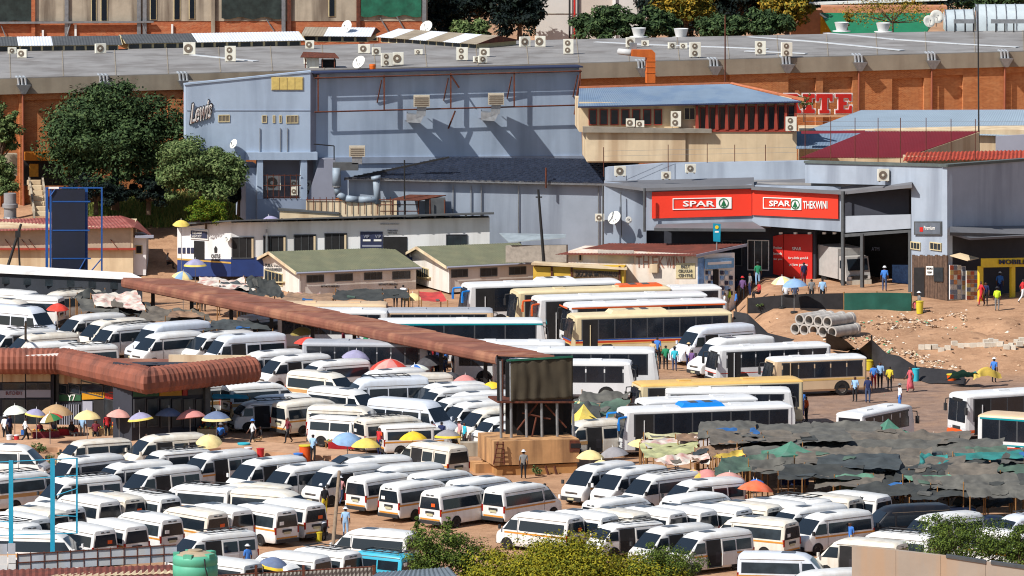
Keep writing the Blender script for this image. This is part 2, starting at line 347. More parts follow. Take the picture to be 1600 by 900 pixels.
for pts in ([(930, 66), (1010, 70), (1125, 74), (1200, 77)], [(1170, 58), (1280, 66), (1340, 72), (1410, 79)], [(1290, 52), (1400, 62), (1500, 69), (1590, 74)], [(1165, 80), (1260, 84)], [(300, 86), (400, 96)]):
    h = B()
    for (xa, ya), (xb, yb) in zip(pts, pts[1:]):
        a, c = PZ(xa, ya, ZR + .06), PZ(xb, yb, ZR + .06); d = (c - a).normalized(); s = Vector((-d.y, d.x, 0)) * .32
        h.poly([a - s, c - s, c + s, a + s], (0, 0, .05))
    h.o('roof_flashing', M_flash, store)
for k in range(1, 24):
    a, c = FL.lerp(FR, k / 24.), BL.lerp(BR, k / 24.); B().poly([a + Vector((-.03, 0, .01)), a + Vector((.03, 0, .01)), c + Vector((.03, 0, .01)), c + Vector((-.03, 0, .01))], (0, 0, .03)).o('sheet_lap', M_fascia, store)
# store sign on the brick wall
RS = Plane(1240, 426.6, 1340, 427.85)
def slab_letter(ch, x0, x1, y0, y1):       # slab serif letter as a closed outline
    w, h = x1 - x0, y1 - y0; S = .2
    if ch == 'I': u = [(0, 0), (1, 0), (1, S), (.74, S), (.74, 1 - S), (1, 1 - S), (1, 1), (0, 1), (0, 1 - S), (.26, 1 - S), (.26, S), (0, S)]
    elif ch == 'T': u = [(.2, 0), (.8, 0), (.8, S * .8), (.66, S * .8), (.66, 1 - S), (.82, 1 - S), (.86, .62), (1, .62), (1, 1), (0, 1), (0, .62), (.14, .62), (.18, 1 - S), (.34, 1 - S), (.34, S * .8), (.2, S * .8)]
    elif ch == 'E': u = [(0, 0), (1, 0), (1, .4), (.87, .4), (.82, S), (.48, S), (.48, .42), (.68, .42), (.68, .6), (.48, .6), (.48, 1 - S), (.8, 1 - S), (.85, .64), (.98, .64), (.98, 1), (0, 1), (0, 1 - S * .8), (.18, 1 - S * .8), (.18, S * .8), (0, S * .8)]
    else: u = [(0, 0), (.5, 0), (.5, S * .8), (.4, S * .8), (.4, .42), (.5, .42), (.68, 0), (1, 0), (1, S * .8), (.9, S * .8), (.76, .46), (.95, .58), (.95, .86), (.75, 1), (0, 1), (0, 1 - S * .8), (.15, 1 - S * .8), (.15, S * .8), (0, S * .8)]
    return [(x0 + a * w, y1 - b_ * h) for a, b_ in u]
def fat(pts, k):
    n = len(pts); out = []
    for i in range(n):
        (ax, ay), (bx, by_), (cx, cy) = pts[i - 1], pts[i], pts[(i + 1) % n]
        d1 = Vector((bx - ax, by_ - ay)).normalized(); d2 = Vector((cx - bx, cy - by_)).normalized(); n1, n2 = Vector((d1.y, -d1.x)), Vector((d2.y, -d2.x)); m = n1 + n2; m = m / max(.5, m.dot(n1)); out.append((bx - m.x * k, by_ - m.y * k))
    return out
for ch, x0, x1 in (('R', 1226, 1252), ('I', 1255, 1273), ('T', 1276, 1301), ('E', 1306, 1331)):
    q = slab_letter(ch, x0, x1, 147, 177); RS.panel('sign_letter_edge', fat(q, 1.7), M_white, store, .12, .25); RS.panel('sign_letter', q, M_red, store, .08, .33)
RS.panel('sign_ledge', rect(1246, 180, 1334, 183), mat('pink ledge', rgb(214, 170, 130)), store, .5, .3)
# left entrance with ochre fascia
RS2 = Plane(30, 411.5, 130, 412.6)
RS2.panel('entrance_shade', rect(38, 250, 130, 290), M_dark, store, .3, .25)
RS2.panel('entrance_fascia', rect(40, 238, 112, 251), mat('ochre board', rgb(186, 112, 24), .7, .15), store, .5, .8)
RS2.panel('entrance_poster', rect(46, 256, 60, 276), mat('ochre poster', rgb(180, 130, 40), .7, .25, 6), store, .05, .31)
RS2.panel('entrance_poster', rect(99, 252, 108, 274), mat('ochre poster', rgb(180, 130, 40)), store, .05, .31)
RS2.panel('concrete_pier', rect(10, 240, 27, 275), mat('pale concrete', rgb(176, 164, 144), .9, .15), store, .6, .5)
# roof lanterns
M_clad = mat('dark ribbed sheeting', rgb(76, 78, 80), .7, .2, 2)
M_sheet = mat('bright roof sheet', rgb(214, 218, 226), .5, .08, 1)
M_cream = mat('cream painted timber', rgb(196, 180, 140), .7, .15, 2)
def lantern(label, x0, y0, x1, y1, h, roofm, n, redge=None, dep=5.):
    a, c = PZ(x0, y0, ZR), PZ(x1, y1, ZR); t = T('roof_lantern', label, 'roof lantern', (a + c) / 2)
    d = (c - a).normalized(); nn = Vector((d.y, -d.x, 0)); up = Vector((0, 0, 1)); L = (c - a).length
    B().hexa([a, c, c - nn * dep, a - nn * dep], [a + up * h, c + up * h, c - nn * dep + up * h, a - nn * dep + up * h]).o('base_wall', M_cream, t)
    for i in range(n):
        u0, u1 = L * (i + .1) / n, L * (i + .9) / n
        B().poly([a + d * u0 + up * .12 * h + nn * .03, a + d * u1 + up * .12 * h + nn * .03, a + d * u1 + up * h * .85 + nn * .03, a + d * u0 + up * h * .85 + nn * .03], -nn * .05).o('pane', M_glass2, t)
    e0, e1 = a + nn * .35 - d * .3 + up * (h + .03), c + nn * .35 + d * .3 + up * (h + .03); k = -nn * (dep / 2 + .3) + up * .55
    m = len(roofm)
    for i in range(m):
        p0, p1 = e0.lerp(e1, i / m), e0.lerp(e1, (i + 1) / m)
        corr('roof_sheet', p0, p1, p1 + k, p0 + k, roofm[i], t, .24, .012, .03)
    B().poly([e0 + k, e1 + k, e1 - nn * (dep + .6), e0 - nn * (dep + .6)], (0, 0, -.05)).o('rear_slope', roofm[0], t)
    for e in (e0, e1):
        B().poly([e, e + k, e - nn * (dep + .6)], d * .05).o('gable_board', redge or M_cream, t)
    return t
lantern('dark roof lantern with clerestory panes at the far end of the grey roof', -20, 82, 185, 80, .55, [M_clad, M_sheet, M_clad, M_clad], 12)
lantern('roof lantern half dark half white sheeted above the grey roof', 200, 78, 470, 73, .55, [M_clad, M_clad, M_sheet, M_sheet, M_sheet], 14)
lantern('tan roof lantern with striped white and brown sheets', 595, 66, 745, 77, .45, [M_sheet, M_fascia, M_sheet, M_fascia, M_sheet, M_fascia], 12, M_rust)
lantern('low white gabled roof lantern with red edge', 475, 65, 575, 66, .5, [M_fascia, M_sheet, M_sheet], 5, M_rust)
# air conditioners on that roof
ACS = [(35, 91, 15, 14), (19, 85, 13, 11), (157, 84, 17, 16), (296, 86, 19, 20), (360, 97, 17, 25), (484, 77, 14, 14), (484, 101, 18, 19), (569, 84, 19, 15), (588, 87, 13, 13), (722, 95, 18, 21), (757, 89, 16, 14),
       (745, 98, 10, 10), (754, 99, 13, 12), (654, 86, 13, 9), (604, 104, 17, 21), (622, 102, 17, 20), (820, 74, 17, 17), (844, 74, 17, 18), (888, 85, 16, 24), (985, 75, 14, 17), (1008, 73, 12, 10), (1050, 77, 12, 11), (1068, 77, 12, 10),
       (1086, 90, 17, 24), (1188, 86, 17, 22), (1229, 89, 17, 23)]
ACL = ['small white air conditioner in front of the dark roof lantern', 'white air conditioner behind another beside the dark lantern', 'white single fan air conditioner alone in front of the dark lantern',
       'white square air conditioner in front of the half white lantern', 'tall white air conditioner alone on the open grey roof', 'white air conditioner beside the red edged lantern', 'white air conditioner leaning by the small rooftop shed',
       'wide white air conditioner under the striped lantern', 'small round fan air conditioner under the striped lantern', 'tall twin fan air conditioner below the striped lantern', 'white air conditioner at the near end of the striped lantern',
       'smallest air conditioner of the group at the striped lantern end', 'low air conditioner in the group at the striped lantern end', 'low flat air conditioner between the two lanterns', 'big white air conditioner beside the rooftop dish',
       'brown grilled air conditioner beside the orange barrel', 'first white air conditioner by the white tower block', 'second white air conditioner by the white tower block', 'tall white air conditioner in front of the white tower block',
       'white air conditioner behind the orange duct', 'small air conditioner just behind the orange duct elbow', 'first of two small air conditioners past the orange duct', 'second of two small air conditioners past the orange duct',
       'tall air conditioner on the roof edge past the orange duct', 'tall twin fan air conditioner over the blue roofed house', 'tallest twin fan air conditioner over the red letters']
for i, ((x, y, w_, h_), lb) in enumerate(zip(ACS, ACL)):
    p = PZ(x, y, ZR + .03); s = 18.7
    aircon(p, w_ / s, h_ / s - .08, lb, R(random.choice([0, 12, -10, 20])), .36, 2 if h_ > 20 else 1)
dish(PZ(543, 55, ZR + .5), .55, 'tall white satellite dish at the red edged lantern', R(-40), 20, .4)
dish(PZ(667, 55, ZR + .5), .6, 'white satellite dish tilted skyward by the dark trees', R(-35), 35, .3)
dish(PZ(562, 108, ZR), .6, 'large grey satellite dish on the roof edge above the blue wall', R(-40), 35, .15)
dish(PZ(1451, 45, ZR), .55, 'white satellite dish beside the curved glass roof', R(20), 20, .3)
dish(PZ(1463, 42, ZR), .62, 'cream satellite dish touching the curved glass roof', R(15), 20, .5)
M_pot = mat('white fibreglass', rgb(214, 214, 212), .55, .06)
for x, y, lb in ((998, 58, 'white tub shaped roof ventilator before the dark bushes'), (1064, 59, 'white tub shaped roof ventilator before the hedge'), (1315, 49, 'white tub shaped roof ventilator before the ochre gable'), (1380, 50, 'white tub shaped roof ventilator before the green roof')):
    t = T('roof_ventilator', lb, 'roof ventilator', PZ(x, y, ZR), 0, 'white roof ventilators')
    B().lathe((0, 0, 0), [(.42, 0), (.62, .75), (.64, .8), (.56, .8), (.3, .6), (0.001, .55)], 20).o('cowl', M_pot, t, True, True, 40)
    B().lathe((0, 0, 0), [(.8, 0), (.8, .05), (.4, .08)], 20).o('base_flange', M_pot, t, local=True)
# rooftop shed, barrel
t = T('rooftop_shed', 'little rooftop shed with rusty lean-to lid', 'shed', PZ(500, 106, ZR)); o0 = PZ(500, 106, ZR)
B().box(o0 + Vector((-.6, .3, .45)), (1., .8, .9)).o('tank_box', M_acw, t)
for k in (-1.2, .2, 1.2): B().box(o0 + Vector((k, -.3, .4)), (.08, .08, .8)).o('post', M_rust, t)
B().poly([o0 + Vector((-1.6, -.6, .9)), o0 + Vector((1.6, -.5, .8)), o0 + Vector((1.2, .9, 1.1)), o0 + Vector((-1.4, .9, 1.2))], (0, 0, .06)).o('lid', M_rust, t)
B().box(o0 + Vector((.7, .5, .35)), (1.2, .5, .6)).o('crate', M_dark, t)
t = T('orange_barrel', 'orange barrel on the roof edge beside the grey dish', 'barrel', PZ(582, 108, ZR))
B().lathe((0, 0, 0), [(0.001, 0), (.24, 0), (.27, .1), (.25, .12), (.27, .25), (.25, .4), (.2, .42), (.001, .42)], 14, axis=None).o('drum', mat('orange plastic', rgb(214, 104, 30), .5), t, local=True)
# orange duct
M_or = mat('orange duct paint', rgb(206, 106, 40), .6, .1, 2, dirt=rgb(170, 80, 36))
t = T('orange_duct', 'orange square air duct bending over the roof edge', 'duct', P(1016, 128, 420)); D0 = Plane(970, 419, 1030, 419.5)
h = B(); D0.poly(h, rect(1011, 85, 1024, 130), .65); h.o('drop_pipe', M_or, t)
h = B(); D0.poly(h, [(987, 88), (1012, 90), (1024, 91), (1024, 83), (1019, 78), (988, 78)], .65, .01); h.o('elbow', M_or, t)
B().tube(D0.p(988, 83) - D0.n * .3, D0.p(972, 82) - D0.n * 1.2, .28, .26, 12).o('fan_drum', mat('pale grey paint', rgb(190, 190, 190)), t, True)
B().box(D0.p(993, 73) - D0.n * .8, (.6, .5, .5)).o('fan_motor', M_steel, t)
for y in (95, 104, 113): D0.panel('joint_band', rect(1010.4, y, 1024.6, y + 1.4), M_or, t, .72, .03)

# ================================================================ buildings and trees beyond the roof
M_plaster = mat('stained plaster', rgb(170, 158, 140), .9, .15, .8, dirt=rgb(92, 78, 66), dirtk=.8)
M_brick2 = brickmat('weathered red brick', rgb(158, 78, 44), rgb(188, 104, 62), rgb(170, 118, 86), patch=rgb(196, 150, 112))
M_net = mat('dark green shade net', (.018, .028, .026), .9, .5, 1.5)
M_netg = mat('green shade net', rgb(24, 92, 70), .85, .35, 1.5)
rb = T('renovated_building', 'brick and plaster building under repair hung with shade nets', 'building', P(330, 70, 462)); R1 = Plane(0, 462, 700, 464)
R1.panel('brick_wall', rect(-80, 33, 668, 90), M_brick2, rb, 6, 0)
R1.panel('plaster_wall', rect(-80, -40, 668, 33), M_plaster, rb, 6.2, .06)
R1.panel('grey_beam', [(-80, 38), (240, 35.5), (240, 33), (-80, 34.5)], M_steel, rb, .3, .5)
for a, c, b0 in ((142, 151, 33), (157, 168, 33), (234, 245, 31), (271, 282, 31), (295, 305, 30), (513, 524, 26)):
    w_ = R1.panel('window', rect(a, -40, c, b0), M_cream, rb, .15, .12); R1.panel('pane', rect(a + 1.5, -40, c - 1.5, b0 - 1), M_glass, w_, .05, .16)
def netting(x0, x1, yb, m):
    v, f = [], []; n, k = 14, 6
    for i in range(n + 1):
        for j in range(k + 1):
            x = x0 + (x1 - x0) * i / n; y = -40 + (yb + 2 * math.sin(i * 1.1) + 40) * j / k
            v.append(R1.p(x, y) + R1.n * (.25 + .12 * noise.noise(Vector((i * .5, j * .4, x0)))))
    f = [(i * (k + 1) + j, (i + 1) * (k + 1) + j, (i + 1) * (k + 1) + j + 1, i * (k + 1) + j + 1) for i in range(n) for j in range(k)]
    return O('shade_net', v, f, m, rb, True)
netting(-40, 49, 33, M_net); netting(346, 441, 28, M_net); netting(564, 658, 25, M_netg)
for x, m_ in ((52, M_brick2), (104, M_steel), (217, M_steel), (226, M_steel), (333, M_plaster), (443, M_steel), (452, M_rust), (560, M_rust), (663, M_steel)):
    R1.panel('pier', rect(x - 3, -40, x + 3, 62), m_, rb, .4, .3)
for x in (10, 44, 78, 130, 160, 352, 392, 470, 502, 532, 582, 640):
    w_ = R1.panel('vent_window', rect(x - 8, 57, x + 8, 64), M_cream, rb, .1, .08); R1.panel('pane', rect(x - 6, 58.2, x + 6, 63), M_glass, w_, .05, .12)
for x in (67, 118, 269): R1.panel('pipe', rect(x - 1.6, 38 if x != 67 else 47, x + 1.6, 64), M_white, rb, .1, .2)
for x0, y0, x1, y1 in ((110, 36, 104, 58), (222, 36, 230, 56), (416, 30, 428, 48), (594, 28, 612, 58), (620, 26, 634, 50), (10, 60, 2, 40)): B().tube(R1.p(x0, y0, .3), R1.p(x1, y1, .3), .06).o('strut', M_steel, rb)
wt = T('white_tower_block', 'off white tower block with dark and red drainpipes', 'building', P(930, 60, 470)); W1 = Plane(838, 470, 1015, 470)
W1.panel('wall', rect(838, -60, 1016, 110), mat('off white render', rgb(206, 202, 196), .85, .06, .4), wt, 9)
W1.panel('recessed_wall', rect(905, -60, 958, 110), mat('beige render', rgb(196, 184, 172), .85, .06, .4), wt, .2, .15)
for x, m_ in ((890, M_black), (898, M_red), (903, M_clad)): B().tube(W1.p(x, -40, .3), W1.p(x, 60, .3), .09).o('drainpipe', m_, wt)
W1.panel('ledge', rect(957, -60, 962, 60), M_white, wt, .3, .25)
W1.panel('string_course', rect(838, 21, 904, 22), M_plaster, wt, .1, .05)
gh = T('green_roofed_house', 'house with brick gable and green roof behind the big roof', 'house', P(1340, 60, 462)); H1 = Plane(1230, 461, 1440, 461)
M_peach = mat('peach brick', rgb(190, 132, 98), .9, .12, 3)
H1.panel('gable_wall', [(1236, 70), (1236, 46), (1265, 16), (1284, 16), (1284, 70)], M_peach, gh, 3, 0)
H1.panel('ochre_wall', [(1282, 70), (1282, 25), (1304, 38), (1304, 70)], mat('yellow ochre wall', rgb(206, 150, 30), .85), gh, 2, .3)
H1.panel('barge_board', [(1229, 46), (1263, 8), (1267, 8), (1233, 46)], M_white, gh, .6, .6)
H1.panel('fascia', [(1263, 8), (1480, 1), (1480, -3), (1263, 4)], M_white, gh, .5, .7)
B().poly([P(1282, 20, 460.5), P(1470, 20, 460.5), P(1440, 60, 457), P(1306, 60, 457)], (0, 0, -.1)).o('roof', mat('green roof sheet', rgb(22, 108, 74), .6, .12), gh)
B().poly([P(1281, 20, 460), P(1304, 36, 459.5), P(1304, 38.5, 459.5), P(1281, 23, 460)], (0, .2, 0)).o('verge_board', M_white, gh)
H1.panel('upper_wall', rect(1284, 10, 1480, 30), M_peach, gh, 2, -1)
gv_ = T('curved_glass_roof', 'curved pale glass rooflight with steel frames on the big roof', 'rooflight', P(1540, 50, 444))
M_pg = mat('pale polycarbonate', rgb(190, 200, 204), .35, .1, 1)
for x0, x1, rr in ((1478, 1522, 1.5), (1526, 1650, 1.9)):
    v, f = [], []; n = 10; A = PZ(x0, 50, ZR); C = PZ(x1, 49, ZR)
    for i in range(n + 1):
        th = math.pi * .55 * i / n; 
        for q in (A, C): v.append(q + Vector((0, 2 - 2 * math.cos(th), rr * math.sin(th) * 1.2)))
    f = [(2 * i, 2 * i + 1, 2 * i + 3, 2 * i + 2) for i in range(n)]
    O('vault', v, f, M_pg, gv_, True)
    k = int((x1 - x0) / 14)
    for j in range(k + 1):
        q = A.lerp(C, j / k); B().path([q + Vector((0, 1.97 - 2 * math.cos(math.pi * .55 * i / 6), rr * math.sin(math.pi * .55 * i / 6) * 1.2 + .03)) for i in range(7)], .05, 5).o('rib', M_steel, gv_)
    b = B(); b.poly([A, A + Vector((0, 3.9, rr)), A + Vector((0, 3.9, 0))], (.05, 0, 0)); b.o('end_wall', M_pg, gv_)
for x in (1492, 1508, 1521, 1556, 1570, 1584): B().tube(PZ(x, 52, ZR), PZ(x, 52, ZR) + Vector((0, 0, 1.1)), .06).o('frame_post', M_black, gv_)
for x0, x1 in ((1490, 1522), (1548, 1600)): B().box((PZ(x0, 52, ZR) + PZ(x1, 52, ZR)) / 2 + Vector((0, 0, 1.05)), ((x1 - x0) / 18., .3, .35)).o('roof_duct', M_steel, gv_)
# ================================================================ blue furniture store
M_blue = mat('pale blue render', rgb(168, 184, 204), .85, .07, .5, dirt=rgb(130, 144, 164), dirtk=.6)
M_blue2 = mat('grey blue render', rgb(146, 158, 178), .85, .07, .5, dirt=rgb(122, 132, 148), dirtk=.6)
M_grayw = mat('grey lilac render', rgb(148, 150, 164), .85, .08, .5)
M_lilac = mat('lilac grey wall', rgb(156, 166, 180), .85, .08, .45, dirt=rgb(122, 130, 144), dirtk=.75)
M_yel = mat('yellowed window panel', rgb(212, 186, 110), .6, .15, 3)
M_nav = mat('navy trim', rgb(38, 44, 74), .6, .1)
fs = T('blue_furniture_store', 'tall pale blue store with script sign and steel sign frame', 'building', P(600, 300, 402))
L1 = Plane(290, 401, 485, 402.4); L2 = Plane(494, 403, 905, 407.5)
h = B(); L1.poly(h, [(290, 262), (384, 262), (384, 245), (485, 245), (485, 112.5), (290, 132)], 1.); h.o('corner_wall', M_blue, fs)
L1.panel('parapet_cap', [(288, 133), (486, 113), (486, 110.5), (288, 130.5)], M_blue, fs, .5, .08)
h = B(); L2.poly(h, [(494, 310), (912, 300), (905, 104), (494, 114)], .8, -.002); h.o('long_wall', M_blue, fs)
h = B(); L2.poly(h, [(494, 246), (915, 243), (915, 252), (494, 256)], .2, .15); h.o('base_ledge', M_blue2, fs)
b = B(); b.poly([L1.p(485, 245), L1.p(485, 112.5), L2.p(494, 114), L2.p(494, 245)], (0, .3, 0)); b.o('corner_return', M_grayw, fs)
b = B(); e = .7; b.hexa([L2.p(486, 114.5) + L2.n * e, L2.p(907, 104.5) + L2.n * e, L2.p(907, 104) - L2.n * .9, L2.p(486, 114) - L2.n * .9],
    [L2.p(486, 112.5) + L2.n * e, L2.p(907, 102.5) + L2.n * e, L2.p(907, 102) - L2.n * .9, L2.p(486, 112) - L2.n * .9]); b.o('roof_overhang', M_nav, fs)
q_ = [L1.p(291, 150) - L1.n * .9, L2.p(500, 134) - L2.n * .7, L2.p(904, 126) - L2.n * .7]; q_ = [Vector((q.x, q.y, q_[2].z)) for q in q_]; B().poly([q_[0], q_[1], q_[2], q_[2] + Vector((0, 8, 0)), q_[0] + Vector((0, 8, 0))], (0, 0, -.2)).o('flat_roof', M_roofgrey, fs)
b = B(); b.poly([L2.p(487, 124) + L2.n * .02, L2.p(494, 124) + L2.n * .02, L2.p(497, 113) + L2.n * e, L2.p(487, 114) + L2.n * e], (0, .3, 0)); b.o('eave_end', M_clad, fs)
# script sign
a = L1.p(298, 193); xd = L1.t * 1 + Vector((0, 0, .28)); zd = Vector((0, 0, 1)) + L1.t * .12
text('sign_script_edge', 'Lewis', fs, a + L1.n * .04 + Vector((-.14, 0, -.12)), xd, zd, 1.86, 1.78, mat('dark sign edge', rgb(40, 30, 30), .6, 0), .06, .06)
text('sign_script_rim', 'Lewis', fs, a + L1.n * .1 + Vector((-.06, 0, -.04)), xd, zd, 1.7, 1.62, M_white, .06, .03)
text('sign_script', 'Lewis', fs, a + L1.n * .17, xd, zd, 1.58, 1.52, mat('brown sign core', rgb(120, 84, 72)), .03, -.022)
w_ = L1.panel('window_panel', rect(424, 120, 474, 141), M_cream, fs, .15, .05)
for i in range(4): L1.panel('pane', rect(425 + i * 12.2, 121, 436 + i * 12.2, 140), M_yel, w_, .06, .09)
for x0, y0, x1, y1 in ((341, 179, 359, 191), (409, 180, 417, 192), (426, 180, 430, 192), (436, 180, 440, 192), (447, 180, 466, 193)):
    L1.window(x0, y0, x1, y1, fs, M_cream, mat('hazy pane', rgb(120, 110, 96), .4), 3 if x1 - x0 > 12 else 1, 1)
L1.panel('ledge_line', rect(292, 172, 484, 173), M_blue2, fs, .1, .04)
for x in (438, 449, 406): B().tube(L1.p(x, 200, .06), L1.p(x, 240, .06), .03).o('cable', M_steel, fs)
# steel frame for a missing billboard
fr = .62
for x, y0, y1 in ((494, 116, 174), (597, 116, 172), (701, 113, 169), (800, 111, 166), (903, 108, 163)):
    B().box((L2.p(x, (y0 + y1) / 2) + L2.n * fr), (.12, .12, abs(L2.p(x, y0).z - L2.p(x, y1).z)), 0).o('frame_post', M_rust, fs)
    if x > 500:
        B().tube(L2.p(x - 4, y0 + 8) + L2.n * fr, L2.p(x - 8, y1 - 12) + L2.n * .05, .05).o('frame_brace', M_rust, fs)
for y0, y1 in ((121, 110), (174, 163)):
    B().tube(L2.p(488, y0) + L2.n * (fr + .05), L2.p(905, y1) + L2.n * (fr + .05), .06).o('frame_rail', M_rust, fs)
for x0, y0, x1, y1 in ((702, 118, 714, 136), (708, 172, 697, 200), (895, 165, 903, 116), (894, 178, 900, 140)): B().tube(L2.p(x0, y0) + L2.n * fr, L2.p(x1, y1) + L2.n * fr, .07).o('loose_strut', M_rust, fs)
M_cool = mat('cooler sheet metal', rgb(176, 166, 148), .6, .12, 3)
for x, y, lb in ((651, 155, 'boxy evaporative cooler on blue wall nearer the corner'), (767, 152, 'boxy evaporative cooler on blue wall farther along')):
    c = L2.p(x, y) + L2.n * 1.45; t = T('evaporative_cooler', lb, 'cooler', c, 0, 'coolers on the blue wall'); wz = .62
    B().box(c + Vector((0, 0, 0)), (1.28, 1.1, .86)).o('louvred_box', M_cool, t)
    for k in range(5): B().box(c + Vector((0, -.57, -.3 + k * .15)), (1.1, .05, .05)).o('louvre', M_acf, t)
    B().hexa([c + Vector((-.45, -.35, -1.35)), c + Vector((.3, -.35, -1.2)), c + Vector((.3, .35, -1.2)), c + Vector((-.45, .35, -1.35))],
             [c + Vector((-.35, -.3, -.44)), c + Vector((.4, -.3, -.44)), c + Vector((.4, .3, -.44)), c + Vector((-.35, .3, -.44))]).o('duct_drop', M_steel, t)
    B().hexa([c + Vector((-1.2, -.2, -1.7)), c + Vector((-.1, -.4, -1.75)), c + Vector((-.1, .4, -1.75)), c + Vector((-1.2, 1.2, -1.7))],
             [c + Vector((-1.2, -.2, -1.05)), c + Vector((.2, -.4, -1.15)), c + Vector((.2, .4, -1.15)), c + Vector((-1.2, 1.2, -1.05))]).o('duct_elbow', M_steel, t)
    B().box(c + Vector((-1.45, 1.3, -1.3)), (.5, .4, .75)).o('wall_collar', M_blue2, t)
    B().tube(c + Vector((.4, .5, -.4)), c + Vector((.2, 1.42, -1.2)), .03).o('bracket', M_rust, t)
# loggia at its foot
h = B(); L1.poly(h, rect(384, 262, 410, 345), 5, -.3); h.o('side_pier', M_blue2, fs)
L1.panel('loggia_back', rect(408, 244, 500, 345), M_grayw, fs, .3, -2.5)
L1.panel('loggia_lintel', rect(384, 238, 496, 250), M_blue, fs, 2.5, .3)
L1.panel('column', rect(470, 250, 480, 316), M_blue, fs, .6, .2); L1.panel('column', rect(402, 250, 411, 316), M_blue, fs, .6, .2)
L1.panel('low_wall', rect(402, 311, 478, 345), M_blue2, fs, .4, .25)
b = B(); b.poly([L1.p(478, 345), L1.p(478, 316), L1.p(500, 248), L1.p(524, 248), L1.p(524, 345)], (0, .5, 0)); b.o('sloped_wall', M_grayw, fs)
b = B()
for x in (418, 427, 436, 445, 454, 463): b.tube(L1.p(x, 272, .3), L1.p(x, 311, .3), .03)
for y in (274, 290, 308): b.tube(L1.p(412, y, .3), L1.p(470, y, .3), .03)
b.o('cage', M_rust, fs)
for x, y, w_, h_, lb in ((430, 300, 23, 23, 'big white air conditioner caged in the blue store loggia'), (463, 308, 10, 24, 'narrow air conditioner beside the loggia column'), (484, 309, 9, 24, 'twin fan air conditioner past the loggia column'), (499, 310, 14, 17, 'white square air conditioner at the loggia end')):
    p = L1.p(x, y) - L1.n * .9; aircon(p, w_ / 19.6, h_ / 19.6, lb, 0, .4, 2 if h_ > w_ * 1.5 else 1)
dish(L1.p(366, 232, .5), .4, 'white dish mounted low on the blue store wall by the tree', R(-50), 25, .1)
B().path([L1.p(490, 225, .4), L1.p(522, 228, .4), L1.p(522, 250, .4)], .05).o('pipe', M_black, fs)

# ================================================================ cream house with blue roof
M_beige = mat('cream render', rgb(212, 190, 156), .88, .1, .7, dirt=rgb(170, 138, 104), dirtk=.6)
M_beige2 = mat('pale cream render', rgb(216, 196, 164), .88, .1, .7, dirt=rgb(170, 140, 108), dirtk=.7)
M_bluer = mat('blue roof sheeting', rgb(108, 126, 146), .9, .08, .5, dirt=rgb(84, 108, 138), dirtk=.6)
M_fin = mat('oxide red paint', rgb(150, 56, 40), .7, .1)
ch = T('cream_house', 'cream house with blue roof and a row of red window fins', 'building', P(1080, 250, 400)); C1 = Plane(905, 399, 1245, 399.6)
C1.panel('lower_wall', [(918, 254), (1245, 256), (1245, 204), (1072, 206), (1072, 200), (918, 203)], M_beige, ch, 7, 0)
C1.panel('pale_wall', rect(916, 205, 1071, 252), M_beige2, ch, .3, .2)
C1.panel('upper_wall', rect(905, 160, 1243, 206), M_beige, ch, 6, -.35)
C1.panel('flat_ledge', [(911, 207), (1112, 208), (1112, 202), (911, 198)], mat('grey ledge', rgb(140, 132, 120), .9, .2), ch, .5, .55)
corr('roof', C1.p(903, 166, .6), C1.p(1252, 158, .6), C1.p(1140, 131, -5.5), C1.p(905, 138, -5.5), M_bluer, ch, .2, .01, .04)
C1.panel('roof_edge', [(903, 168.5), (1252, 160.5), (1252, 158.3), (903, 166.3)], M_nav, ch, .1, .63)
B().poly([C1.p(905, 138, -5.6), C1.p(1140, 131, -5.6), C1.p(1140, 128.5, -5.6), C1.p(905, 135, -5.6)], (0, .2, 0)).o('ridge_cap', mat('faded orange ridge', rgb(176, 104, 70), .8, .2, 2), ch)
B().poly([C1.p(1140, 130.5, -5.6), C1.p(1256, 158, .6), C1.p(1256, 154, .6), C1.p(1142, 128.5, -5.6)], (.1, .2, 0)).o('hip_cap', mat('faded orange ridge', rgb(176, 104, 70), .8, .2, 2), ch)
for i in range(10): C1.window(1094 + i * 15.2, 168 - i * .35, 1107 + i * 15.2, 203, ch, M_fin, M_glass, 1, 1, -.22)
for i in range(11): C1.panel('fin', [(1087 + i * 15.4, 203), (1092 + i * 15.4, 203), (1090.5 + i * 15.4, 165 - i * .4), (1087.5 + i * 15.4, 165 - i * .4)], M_fin, ch, .4, .15)
for i in range(7): C1.window(920 + i * 17, 171, 933 + i * 17, 196, ch, M_fin, M_glass2, 1, 1, -.22)
C1.window(1069, 168, 1087, 188, ch, M_cream, M_glass, 2, 1, -.22)
C1.panel('sill', rect(1086, 203, 1244, 206), M_fin, ch, .4, .1)
for x, y, w_, h_, lb in ((985, 199, 14, 12, 'low air conditioner on the cream house ledge'), (1000, 200, 13, 10, 'square air conditioner on the cream house ledge'), (1056, 199, 16, 24, 'tall air conditioner on the cream house ledge'), (1236, 206, 17, 22, 'twin fan air conditioner at the cream house corner')):
    aircon(C1.p(x, y, .3 if x < 1200 else .6), w_ / 19.8, h_ / 19.8, lb, 0, .3, 2 if h_ > 20 else 1)
